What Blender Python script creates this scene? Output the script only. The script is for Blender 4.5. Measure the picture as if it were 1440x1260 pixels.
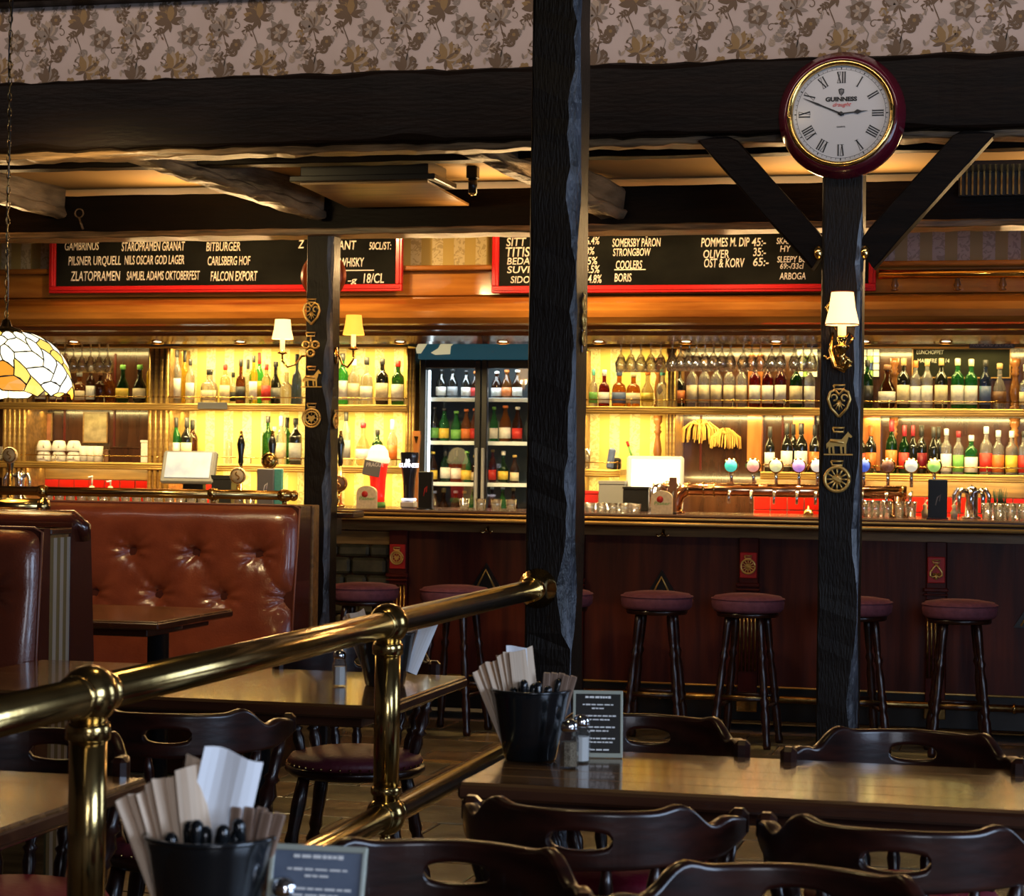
import bpy, bmesh, math, random
from mathutils import Vector, Matrix, noise
R = math.radians
PI = math.pi
sc = bpy.context.scene
C = sc.collection
for o in list(bpy.data.objects):
    bpy.data.objects.remove(o)

# ------------------------------------------------------------------ camera
FPX, CX, CY = 3000.0, 720.0, 630.0
YAW, ROLL, PITCH = R(14.0), 0.0135, 18.0 / 3000.0
CAM = Vector((0, 0, 1.4))
_F = Vector((-math.sin(YAW), math.cos(YAW), 0)); _R = Vector((math.cos(YAW), math.sin(YAW), 0)); _U = Vector((0, 0, 1))
_F2 = _F * math.cos(PITCH) + _U * math.sin(PITCH); _U2 = _U * math.cos(PITCH) - _F * math.sin(PITCH)
_Rc = _R * math.cos(ROLL) + _U2 * math.sin(ROLL); _Uc = _U2 * math.cos(ROLL) - _R * math.sin(ROLL)
cam_data = bpy.data.cameras.new('camera'); cam = bpy.data.objects.new('camera', cam_data); C.objects.link(cam)
cam.matrix_world = Matrix(((_Rc.x, _Uc.x, -_F2.x, CAM.x), (_Rc.y, _Uc.y, -_F2.y, CAM.y), (_Rc.z, _Uc.z, -_F2.z, CAM.z), (0, 0, 0, 1)))
cam_data.sensor_width = 36; cam_data.lens = 36 * FPX / 1440.0; cam_data.clip_start = 0.05; cam_data.clip_end = 60
cam_data.dof.use_dof = True; cam_data.dof.focus_distance = 7.6; cam_data.dof.aperture_fstop = 11
sc.camera = cam
def ray(px, py):
    return (_Rc * ((px - CX) / FPX) - _Uc * ((py - CY) / FPX) + _F2)
def at(px, py, Y):
    d = ray(px, py); return CAM + d * (Y / d.y)
def onz(px, py, z):
    d = ray(px, py); return CAM + d * ((z - CAM.z) / d.z)

# ------------------------------------------------------------------ world, light, exposure
sc.view_settings.view_transform = 'Standard'; sc.view_settings.look = 'None'
sc.view_settings.exposure = 0.0; sc.view_settings.gamma = 1.0; sc.view_settings.use_curve_mapping = False
sc.cycles.use_denoising = True
sc.cycles.max_bounces = 8; sc.cycles.glossy_bounces = 4; sc.cycles.transmission_bounces = 8; sc.cycles.transparent_max_bounces = 12
sc.cycles.caustics_reflective = False; sc.cycles.caustics_refractive = False; sc.cycles.sample_clamp_indirect = 4.0
W = bpy.data.worlds.new('world'); sc.world = W; W.use_nodes = True
W.node_tree.nodes['Background'].inputs[0].default_value = (0.45, 0.6, 1.0, 1); W.node_tree.nodes['Background'].inputs[1].default_value = 0.3

def light(kind, name, loc, power, col, target=None, **kw):
    d = bpy.data.lights.new(name, kind); d.energy = power; d.color = col
    for k, v in kw.items(): setattr(d, k, v)
    o = bpy.data.objects.new(name, d); C.objects.link(o); o.location = loc
    if target is not None:
        o.rotation_euler = (Vector(target) - Vector(loc)).to_track_quat('-Z', 'Y').to_euler()
    return o
WARM = (1.0, 0.62, 0.26); WARM2 = (1.0, 0.72, 0.32)
COOL = (0.55, 0.72, 1.0)
# daylight entering through the two windows of the right-hand wall and the one behind the camera
light('AREA', 'daylight_window', (2.5, 2.0, 1.8), 120, COOL, (0, 2.3, 1.3), shape='RECTANGLE', size=1.8, size_y=1.5)
light('AREA', 'daylight_window', (2.5, 6.4, 1.8), 40, COOL, (0, 6.4, 1.7), shape='RECTANGLE', size=1.5, size_y=1.5)
light('AREA', 'daylight_window', (1.2, -1.3, 1.9), 60, (0.8, 0.86, 1.0), (-0.3, 6, 1.9), shape='RECTANGLE', size=1.4, size_y=1.3)
# downlights in the bar canopy, strips below the shelves, spots above the canopy
for px in (-40, 100, 218, 335, 440, 560, 705, 840, 963, 1090, 1215, 1330, 1450):
    p = at(px, 478, 11.32)
    light('SPOT', 'canopy_downlight', (p.x, 11.33, 2.03), 60, WARM2, (p.x, 11.75, 1.1), spot_size=R(120), spot_blend=0.6, shadow_soft_size=0.03)
for (a_, b_, e) in ((0, 205, 1.1), (245, 400, 3.4), (470, 568, 3.4), (818, 932, 2.6), (955, 1140, 2.2), (1215, 1440, 2.0)):
    p, q = at(a_, 575, 12.4), at(b_, 575, 12.4)
    for zz, s in ((2.06, 2.4), (1.675, 2.2), (1.315, 1.6)):
        light('AREA', 'shelf_strip_light', ((p.x + q.x) / 2, 12.315, zz), e * s * (q.x - p.x) * 1.15, (1.0, 0.74, 0.28), ((p.x + q.x) / 2, 12.62, zz - .55), shape='RECTANGLE', size=(q.x - p.x), size_y=0.02)  # front row, added to light the bottle labels
        light('AREA', 'shelf_strip_light', ((p.x + q.x) / 2, 12.5, zz), e * s * (q.x - p.x) * 1.0, (1.0, 0.74, 0.22), ((p.x + q.x) / 2, 12.62, zz - 1), shape='RECTANGLE', size=(q.x - p.x), size_y=0.03)
for x, e in ((-4.6, 80), (-3.7, 110), (-2.55, 110), (-1.75, 110), (-0.6, 3)):
    light('SPOT', 'ceiling_spotlight', (x, 10.15, 2.72), e, WARM, (x - 0.1, 11.05, 2.25), spot_size=R(95), spot_blend=0.8, shadow_soft_size=0.04)
# unseen fill added to lift the wallpaper, then the guest room's ceiling lamps
light('AREA', 'ceiling_trough_light', (-2.2, 7.1, 3.41), 40, (1.0, 0.82, 0.70), (-2.2, 8.2, 3.25), shape='RECTANGLE', size=7.0, size_y=0.12)
light('AREA', 'guest_room_lamp', (-1.4, 4.6, 3.3), 7, WARM2, (-1.4, 4.6, 0), shape='DISK', size=0.3)
light('AREA', 'booth_lamp', (-3.9, 7.75, 2.55), 22, WARM2, (-3.9, 9.2, 0.6), shape='DISK', size=0.22)
light('AREA', 'guest_room_lamp', (-2.0, 8.7, 2.66), 4, WARM, (-2.0, 8.9, 0), shape='DISK', size=0.3)
for x in (-4.5, -2.9, -1.2, 0.2):   # unseen fill above the canopy, added to brighten the low ceiling
    light('AREA', 'ceiling_uplight', (x, 10.9, 2.44), 9, WARM, (x, 9.2, 2.75), shape='RECTANGLE', size=0.8, size_y=0.05)

for x in (-5.2, -3.9, -2.4, -0.9, 0.3):   # unseen fill by the back beam, added to lift the ochre ceiling
    light('AREA', 'ceiling_uplight', (x, 9.60, 2.47), 5.5, WARM, (x, 9.15, 2.75), shape='RECTANGLE', size=0.6, size_y=0.04)

# ------------------------------------------------------------------ materials
def mat(name, col, rough=0.5, metal=0.0, col2=None, scale=(8, 8, 8), detail=4, bump=0.0, bscale=None, emit=0.0, ecol=None,
        trans=0.0, coat=0.0, alpha=1.0, ior=1.45, ramp=(0.35, 0.65), sub=0.0):
    m = bpy.data.materials.new(name); m.use_nodes = True
    nt = m.node_tree; b = nt.nodes['Principled BSDF']
    b.inputs['Base Color'].default_value = (*col, 1); b.inputs['Roughness'].default_value = rough; b.inputs['Metallic'].default_value = metal
    b.inputs['IOR'].default_value = ior
    b.inputs['Transmission Weight'].default_value = trans; b.inputs['Coat Weight'].default_value = coat; b.inputs['Coat Roughness'].default_value = 0.08
    b.inputs['Alpha'].default_value = alpha
    if emit: b.inputs['Emission Color'].default_value = (*(ecol or col), 1); b.inputs['Emission Strength'].default_value = emit
    tc = None
    def coords(s):
        nonlocal tc
        if tc is None: tc = nt.nodes.new('ShaderNodeTexCoord')
        mp = nt.nodes.new('ShaderNodeMapping'); mp.inputs['Scale'].default_value = s
        nt.links.new(tc.outputs['Object'], mp.inputs[0]); return mp.outputs[0]
    if col2:
        n = nt.nodes.new('ShaderNodeTexNoise'); n.inputs['Scale'].default_value = 1.0; n.inputs['Detail'].default_value = detail
        nt.links.new(coords(scale), n.inputs['Vector'])
        r = nt.nodes.new('ShaderNodeValToRGB'); r.color_ramp.elements[0].position = ramp[0]; r.color_ramp.elements[1].position = ramp[1]
        r.color_ramp.elements[0].color = (*col, 1); r.color_ramp.elements[1].color = (*col2, 1)
        nt.links.new(n.outputs['Fac'], r.inputs[0]); nt.links.new(r.outputs[0], b.inputs['Base Color'])
    if bump:
        n2 = nt.nodes.new('ShaderNodeTexNoise'); n2.inputs['Scale'].default_value = 1.0; n2.inputs['Detail'].default_value = 6
        nt.links.new(coords(bscale or scale), n2.inputs['Vector'])
        bp = nt.nodes.new('ShaderNodeBump'); bp.inputs['Strength'].default_value = bump; bp.inputs['Distance'].default_value = 0.01
        nt.links.new(n2.outputs['Fac'], bp.inputs['Height']); nt.links.new(bp.outputs[0], b.inputs['Normal'])
    return m
M = {}
M['blackwood_z'] = mat('black tarred timber', (0.006, 0.0035, 0.0025), 0.42, col2=(0.008, 0.005, 0.003), scale=(30, 30, 3), bump=0.30, bscale=(160, 160, 30))
M['blackwood_x'] = mat('black tarred beam timber', (0.003, 0.0016, 0.001), 0.5, col2=(0.006, 0.003, 0.0018), scale=(3, 30, 30), bump=0.3, bscale=(14, 70, 70), coat=0.0)
M['bevelwood'] = mat('worn polished timber arris', (0.008, 0.009, 0.012), 0.3, col2=(0.09, 0.10, 0.125), scale=(30, 30, 5), detail=8, bump=1.0, bscale=(80, 80, 25), coat=0.25, ramp=(0.38, 0.68))  # worn bevel; its blue-grey patches are the window's glint put into the colour
M['joist'] = mat('hewn grey brown joist timber', (0.05, 0.036, 0.022), 0.5, col2=(0.22, 0.16, 0.10), scale=(9, 4, 14), bump=1.0, bscale=(30, 8, 40))
M['ledge'] = mat('worn timber edge', (0.05, 0.030, 0.015), 0.4, col2=(0.22, 0.13, 0.06), scale=(5, 40, 60), bump=0.6)
M['chairwood'] = mat('dark red brown polished wood', (0.008, 0.0018, 0.001), 0.3, col2=(0.028, 0.006, 0.003), scale=(9, 9, 40), bump=0.05, bscale=(20, 20, 60), coat=0.2)
M['tablewood'] = mat('brown polished table wood', (0.075, 0.030, 0.009), 0.2, col2=(0.20, 0.095, 0.03), scale=(2.2, 22, 10), detail=5, bump=0.05, bscale=(3, 60, 10), coat=0.6)
M['tableedge'] = mat('dark table edge wood', (0.03, 0.009, 0.004), 0.25, col2=(0.06, 0.02, 0.008), scale=(2, 30, 30), coat=0.4)
M['mahogany'] = mat('red mahogany panel', (0.026, 0.0028, 0.003), 0.45, col2=(0.085, 0.014, 0.005), scale=(14, 14, 1.3), detail=6, bump=0.08, bscale=(60, 60, 4))
M['reddark'] = mat('dark red pilaster wood', (0.045, 0.005, 0.004), 0.35, col2=(0.08, 0.01, 0.006), scale=(20, 20, 3))
M['oak'] = mat('oak brown trim wood', (0.13, 0.065, 0.018), 0.35, col2=(0.26, 0.14, 0.045), scale=(3, 40, 40), bump=0.1, coat=0.2)
M['canopy'] = mat('glossy amber veneer', (0.20, 0.058, 0.009), 0.18, col2=(0.62, 0.26, 0.04), scale=(1.3, 12, 12), detail=7, bump=0.04, bscale=(3, 30, 30), coat=0.7, ramp=(0.3, 0.7))
M['canopydark'] = mat('dark glossy cornice wood', (0.12, 0.03, 0.007), 0.2, col2=(0.22, 0.07, 0.015), scale=(2, 20, 20), coat=0.6)
M['brass'] = mat('polished brass', (0.86, 0.58, 0.20), 0.13, 1.0, col2=(0.55, 0.34, 0.10), scale=(6, 6, 6), bump=0.05, bscale=(30, 30, 30))
M['railbrass'] = mat('worn railing brass', (0.62, 0.44, 0.17), 0.17, 1.0, col2=(0.42, 0.28, 0.10), scale=(7, 7, 7), bump=0.03, bscale=(40, 40, 40))
M['darkbrass'] = mat('tarnished brass', (0.42, 0.27, 0.09), 0.25, 1.0, col2=(0.2, 0.12, 0.04), scale=(40, 40, 40))
M['gilt'] = mat('gilded moulding', (0.72, 0.47, 0.14), 0.34, 0.6, col2=(0.45, 0.27, 0.07), scale=(3, 60, 60))
M['copper'] = mat('polished copper', (0.80, 0.42, 0.22), 0.14, 1.0)
M['chrome'] = mat('chrome metal', (0.75, 0.75, 0.78), 0.12, 1.0)
M['leather'] = mat('red brown leather', (0.13, 0.027, 0.012), 0.24, col2=(0.19, 0.043, 0.018), scale=(7, 7, 7), bump=0.12, bscale=(120, 120, 120), coat=0.35)
M['leatherdark'] = mat('dark brown leather', (0.055, 0.012, 0.007), 0.25, bump=0.2, bscale=(30, 30, 12), coat=0.5)
M['stitch'] = mat('leather piping', (0.16, 0.05, 0.03), 0.35)
M['stoolfabric'] = mat('mauve stool upholstery', (0.12, 0.034, 0.05), 0.75, col2=(0.16, 0.048, 0.07), scale=(40, 40, 40), bump=0.2)
M['seatred'] = mat('crimson seat upholstery', (0.26, 0.008, 0.03), 0.6, bump=0.2, bscale=(60, 60, 60))
M['seatdark'] = mat('burgundy seat upholstery', (0.10, 0.014, 0.022), 0.5, bump=0.2, bscale=(60, 60, 60))
M['ceil'] = mat('ochre painted ceiling', (0.50, 0.31, 0.12), 0.7)
M['darkplaster'] = mat('dark ceiling paint', (0.05, 0.035, 0.025), 0.8)
M['plaster'] = mat('brown room wall paint', (0.14, 0.09, 0.06), 0.8)
M['black'] = mat('black plastic', (0.008, 0.008, 0.009), 0.3)
M['blackgloss'] = mat('black glazed plastic pot', (0.006, 0.007, 0.008), 0.2, coat=0.4)
M['blackmetal'] = mat('black painted metal', (0.008, 0.009, 0.011), 0.3, coat=0.3)
M['white'] = mat('white paper', (0.9, 0.9, 0.92), 0.8)
M['cream'] = mat('cream paper', (0.72, 0.63, 0.46), 0.8)
M['tan'] = mat('beige napkin paper', (0.62, 0.44, 0.30), 0.85, col2=(0.72, 0.55, 0.40), scale=(200, 200, 6))
M['porcelain'] = mat('white porcelain', (0.8, 0.76, 0.68), 0.2)
M['chalkboard'] = mat('black chalkboard', (0.005, 0.0055, 0.0045), 0.85, col2=(0.013, 0.014, 0.011), scale=(3, 3, 5), bump=0.05)
M['chalk'] = mat('chalk lettering', (0.95, 0.92, 0.78), 0.8)
M['redframe'] = mat('glossy red frame', (0.62, 0.018, 0.02), 0.25, coat=0.3)
M['redpaint'] = mat('red plaque paint', (0.40, 0.012, 0.01), 0.4)
M['clockrim'] = mat('burgundy clock rim', (0.07, 0.004, 0.012), 0.16, coat=0.8)
M['dial'] = mat('white clock dial', (0.50, 0.49, 0.48), 0.25, coat=0.3)
M['ink'] = mat('black print', (0.01, 0.01, 0.01), 0.5)
M['redink'] = mat('red script print', (0.55, 0.04, 0.04), 0.5)
M['whiteprint'] = mat('white print', (0.85, 0.83, 0.8), 0.6)
M['glow_shade'] = mat('lit lamp shade', (1.0, 0.72, 0.38), 0.8, emit=2.6, ecol=(1.0, 0.60, 0.22))
M['glow_shade_soft'] = mat('lit orange lamp shade', (1.0, 0.5, 0.12), 0.8, emit=1.6, ecol=(1.0, 0.42, 0.04))
M['candle'] = mat('lit candle tube', (1.0, 0.8, 0.45), 0.6, emit=1.4, ecol=(1.0, 0.66, 0.25))
M['bulb'] = mat('lit halogen lamp', (1, 0.9, 0.7), 0.5, emit=40, ecol=(1.0, 0.82, 0.5))
M['spotglass'] = mat('lit downlight lens', (1, 0.9, 0.7), 0.5, emit=7, ecol=(1.0, 0.8, 0.5))
M['screen'] = mat('lit till screen', (0.16, 0.18, 0.2), 0.3, emit=0.38, ecol=(0.80, 0.88, 0.95), col2=(0.35, 0.38, 0.36), scale=(8, 8, 8))
M['screenwhite'] = mat('white lit till screen', (1, 0.97, 0.85), 0.4, emit=1.6, ecol=(1.0, 0.93, 0.75))
M['grey'] = mat('grey plastic', (0.16, 0.16, 0.16), 0.35)
M['greylight'] = mat('light grey plastic', (0.45, 0.44, 0.42), 0.4)
M['fridgelight'] = mat('lit fridge tube', (0.85, 0.95, 1.0), 0.5, emit=2.4, ecol=(0.78, 0.93, 1.0))
M['fridgein'] = mat('fridge inner lining', (0.07, 0.09, 0.10), 0.4)
M['fridgeshelf'] = mat('white wire shelf', (0.6, 0.68, 0.72), 0.4)
M['teal'] = mat('teal sign panel', (0.02, 0.085, 0.11), 0.35, emit=0.35, ecol=(0.03, 0.12, 0.16))
M['redtile'] = mat('glazed red tile', (0.50, 0.012, 0.008), 0.15, coat=0.5)
M['grout'] = mat('grey grout', (0.18, 0.13, 0.1), 0.8)
M['slate'] = mat('brown slate floor tile', (0.085, 0.060, 0.032), 0.26, col2=(0.20, 0.135, 0.07), scale=(5, 5, 5), detail=7, bump=0.6, bscale=(9, 9, 9))
M['slate2'] = mat('olive slate floor tile', (0.065, 0.055, 0.032), 0.28, col2=(0.15, 0.125, 0.07), scale=(6, 4, 5), detail=7, bump=0.6, bscale=(9, 9, 9))
M['floorstrip'] = mat('ochre wood floor strip', (0.22, 0.12, 0.035), 0.35, col2=(0.3, 0.17, 0.05), scale=(3, 20, 3))
M['stonewall'] = mat('dark rubble stone', (0.025, 0.022, 0.012), 0.5, col2=(0.07, 0.06, 0.03), scale=(12, 12, 12), bump=0.6)
M['salt'] = mat('white salt', (0.75, 0.74, 0.7), 0.8)
M['pepper'] = mat('ground pepper', (0.10, 0.075, 0.045), 0.9, col2=(0.3, 0.24, 0.16), scale=(400, 400, 400))
M['copperlamp'] = mat('orange copper disc', (0.50, 0.085, 0.02), 0.35, metal=0.3)
M['wheat'] = mat('dried golden wheat', (0.62, 0.36, 0.08), 0.7)
M['plant'] = mat('dark green spikes', (0.01, 0.03, 0.01), 0.6)
M['reddrink'] = mat('lit red beer font', (0.75, 0.02, 0.01), 0.2, emit=0.7, ecol=(0.9, 0.02, 0.01), coat=0.5)
M['foam'] = mat('lit foam dome', (1.0, 0.85, 0.45), 0.4, emit=1.0, ecol=(1.0, 0.84, 0.45))
M['guinblack'] = mat('lit black beer font', (0.012, 0.012, 0.02), 0.15, coat=0.6)
M['glowprint'] = mat('lit white print', (0.8, 0.8, 1), 0.5, emit=2.2, ecol=(0.85, 0.85, 1.0))
M['backdark'] = mat('dark brown back panel', (0.024, 0.009, 0.005), 0.2, col2=(0.055, 0.021, 0.010), scale=(14, 14, 2), coat=0.4)
M['orangewood'] = mat('orange brown post', (0.38, 0.12, 0.03), 0.25, col2=(0.5, 0.18, 0.05), scale=(20, 20, 3), coat=0.3)
M['turned'] = mat('turned brown column', (0.20, 0.075, 0.02), 0.25, col2=(0.32, 0.13, 0.04), scale=(20, 20, 4), coat=0.4)
M['picture'] = mat('faded framed print', (0.16, 0.12, 0.07), 0.5, col2=(0.30, 0.24, 0.15), scale=(18, 18, 18))
M['picturered'] = mat('red toned print', (0.18, 0.06, 0.03), 0.5, col2=(0.35, 0.14, 0.07), scale=(12, 12, 12))
M['stripe_a'] = mat('beige striped wallpaper strip', (0.30, 0.27, 0.23), 0.7); M['stripe_b'] = mat('olive striped wallpaper strip', (0.13, 0.10, 0.04), 0.7)
for k_, v_ in (('blackwood_z', .22), ('blackwood_x', .1), ('mahogany', .3), ('chalkboard', .1), ('reddark', .3), ('backdark', .5)): M[k_].node_tree.nodes['Principled BSDF'].inputs['Specular IOR Level'].default_value = v_
def wp_mat(name, c1, c2, width, c3):
    m = mat(name, c1, 0.75); nt = m.node_tree; b = nt.nodes['Principled BSDF']
    tc = nt.nodes.new('ShaderNodeTexCoord'); sp = nt.nodes.new('ShaderNodeSeparateXYZ'); nt.links.new(tc.outputs['Object'], sp.inputs[0])
    mul = nt.nodes.new('ShaderNodeMath'); mul.operation = 'MULTIPLY'; mul.inputs[1].default_value = PI / width; nt.links.new(sp.outputs[0], mul.inputs[0])
    sn = nt.nodes.new('ShaderNodeMath'); sn.operation = 'SINE'; nt.links.new(mul.outputs[0], sn.inputs[0])
    gt = nt.nodes.new('ShaderNodeMath'); gt.operation = 'GREATER_THAN'; gt.inputs[1].default_value = 0.0; nt.links.new(sn.outputs[0], gt.inputs[0])
    n = nt.nodes.new('ShaderNodeTexNoise'); n.inputs['Scale'].default_value = 22; n.inputs['Distortion'].default_value = 2.5; nt.links.new(tc.outputs['Object'], n.inputs['Vector'])
    g2 = nt.nodes.new('ShaderNodeMath'); g2.operation = 'GREATER_THAN'; g2.inputs[1].default_value = 0.54; nt.links.new(n.outputs['Fac'], g2.inputs[0])
    mx = nt.nodes.new('ShaderNodeMix'); mx.data_type = 'RGBA'; mx.inputs[6].default_value = (*c1, 1); mx.inputs[7].default_value = (*c3, 1); nt.links.new(g2.outputs[0], mx.inputs[0])
    m2 = nt.nodes.new('ShaderNodeMix'); m2.data_type = 'RGBA'; m2.inputs[7].default_value = (*c2, 1)
    nt.links.new(mx.outputs[2], m2.inputs[6]); nt.links.new(gt.outputs[0], m2.inputs[0]); nt.links.new(m2.outputs[2], b.inputs['Base Color'])
    return m
M['wallpaper'] = wp_mat('cream striped wallpaper', (0.62, 0.53, 0.28), (0.50, 0.37, 0.10), 0.062, (0.44, 0.35, 0.16))
M['wallpapergrey'] = wp_mat('lilac and beige striped wallpaper', (0.40, 0.36, 0.40), (0.30, 0.25, 0.15), 0.064, (0.28, 0.25, 0.27))
M['paperbase'] = mat('pinkish grey wallpaper', (0.34, 0.265, 0.225), 0.85, col2=(0.38, 0.30, 0.26), scale=(4, 4, 4))
M['pr0'] = mat('wallpaper print brown', (0.10, 0.062, 0.035), 0.85)
M['pr1'] = mat('wallpaper print ochre', (0.19, 0.115, 0.045), 0.85)
M['pr2'] = mat('wallpaper print taupe', (0.18, 0.14, 0.11), 0.85)
M['pr3'] = mat('wallpaper print tan', (0.27, 0.20, 0.14), 0.85)
GL = {'clear': (0.93, 0.93, 0.90), 'green': (0.05, 0.42, 0.10), 'darkgreen': (0.02, 0.10, 0.025), 'amber': (0.50, 0.15, 0.02), 'brown': (0.12, 0.035, 0.010),
      'yellow': (0.90, 0.66, 0.06), 'pale': (0.92, 0.80, 0.45), 'red': (0.16, 0.01, 0.015), 'blue': (0.05, 0.08, 0.20)}
for k, c in GL.items(): M['g_' + k] = mat(k + ' bottle glass', c, 0.04, trans=0.88, ior=1.3, coat=0.2)
M['g_black'] = mat('black bottle glass', (0.008, 0.008, 0.006), 0.07, coat=0.5)
for k, c in {'white': (0.78, 0.75, 0.66), 'cream': (0.70, 0.58, 0.36), 'yellow': (0.72, 0.5, 0.06), 'red': (0.55, 0.03, 0.02), 'black': (0.02, 0.02, 0.02), 'green': (0.15, 0.4, 0.08),
             'blue': (0.08, 0.12, 0.25), 'orange': (0.6, 0.16, 0.03), 'teal': (0.1, 0.42, 0.36), 'grey': (0.3, 0.3, 0.3), 'gold': (0.5, 0.33, 0.08), 'wood': (0.5, 0.3, 0.12), 'silver': (0.6, 0.6, 0.6), 'brown': (0.16, 0.07, 0.03), 'dark red': (0.22, 0.01, 0.02)}.items():
    M['c_' + k] = mat(k + ' label or cap', c, 0.45, col2=tuple(v * 0.82 for v in c), scale=(60, 60, 60))
def pane_mat():
    m = bpy.data.materials.new('window pane glass'); m.use_nodes = True; nt = m.node_tree; nt.nodes.clear()
    o = nt.nodes.new('ShaderNodeOutputMaterial'); mx = nt.nodes.new('ShaderNodeMixShader'); t = nt.nodes.new('ShaderNodeBsdfTransparent'); g = nt.nodes.new('ShaderNodeBsdfGlossy')
    g.inputs['Roughness'].default_value = 0.03; mx.inputs[0].default_value = 0.07
    nt.links.new(t.outputs[0], mx.inputs[1]); nt.links.new(g.outputs[0], mx.inputs[2]); nt.links.new(mx.outputs[0], o.inputs[0]); return m
M['pane'] = pane_mat()
def tumbler_mat(name, spec=0.22, milk=0.10, col=(1, 1, 1)):
    m = bpy.data.materials.new(name); m.use_nodes = True; nt = m.node_tree; nt.nodes.clear()
    o = nt.nodes.new('ShaderNodeOutputMaterial'); mx = nt.nodes.new('ShaderNodeMixShader'); t = nt.nodes.new('ShaderNodeBsdfTransparent'); g = nt.nodes.new('ShaderNodeBsdfGlossy'); d = nt.nodes.new('ShaderNodeBsdfTranslucent'); m2 = nt.nodes.new('ShaderNodeMixShader')
    lw = nt.nodes.new('ShaderNodeLayerWeight'); lw.inputs[0].default_value = 0.35; ad = nt.nodes.new('ShaderNodeMath'); ad.operation = 'ADD'; ad.inputs[1].default_value = spec; nt.links.new(lw.outputs['Facing'], ad.inputs[0]); ad.use_clamp = True
    g.inputs['Roughness'].default_value = 0.06; t.inputs[0].default_value = (*col, 1); d.inputs[0].default_value = (0.9, 0.9, 0.88, 1)
    m2.inputs[0].default_value = milk; nt.links.new(t.outputs[0], m2.inputs[1]); nt.links.new(d.outputs[0], m2.inputs[2])
    nt.links.new(ad.outputs[0], mx.inputs[0]); nt.links.new(m2.outputs[0], mx.inputs[1]); nt.links.new(g.outputs[0], mx.inputs[2]); nt.links.new(mx.outputs[0], o.inputs[0]); return m
M['clearglass'] = tumbler_mat('clear drinking glass'); M['shakerglass'] = tumbler_mat('shaker glass', .03, .02)
M['embrass'] = mat('cast brass', (0.80, 0.50, 0.14), 0.34, 0.75, coat=0.3)

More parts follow.
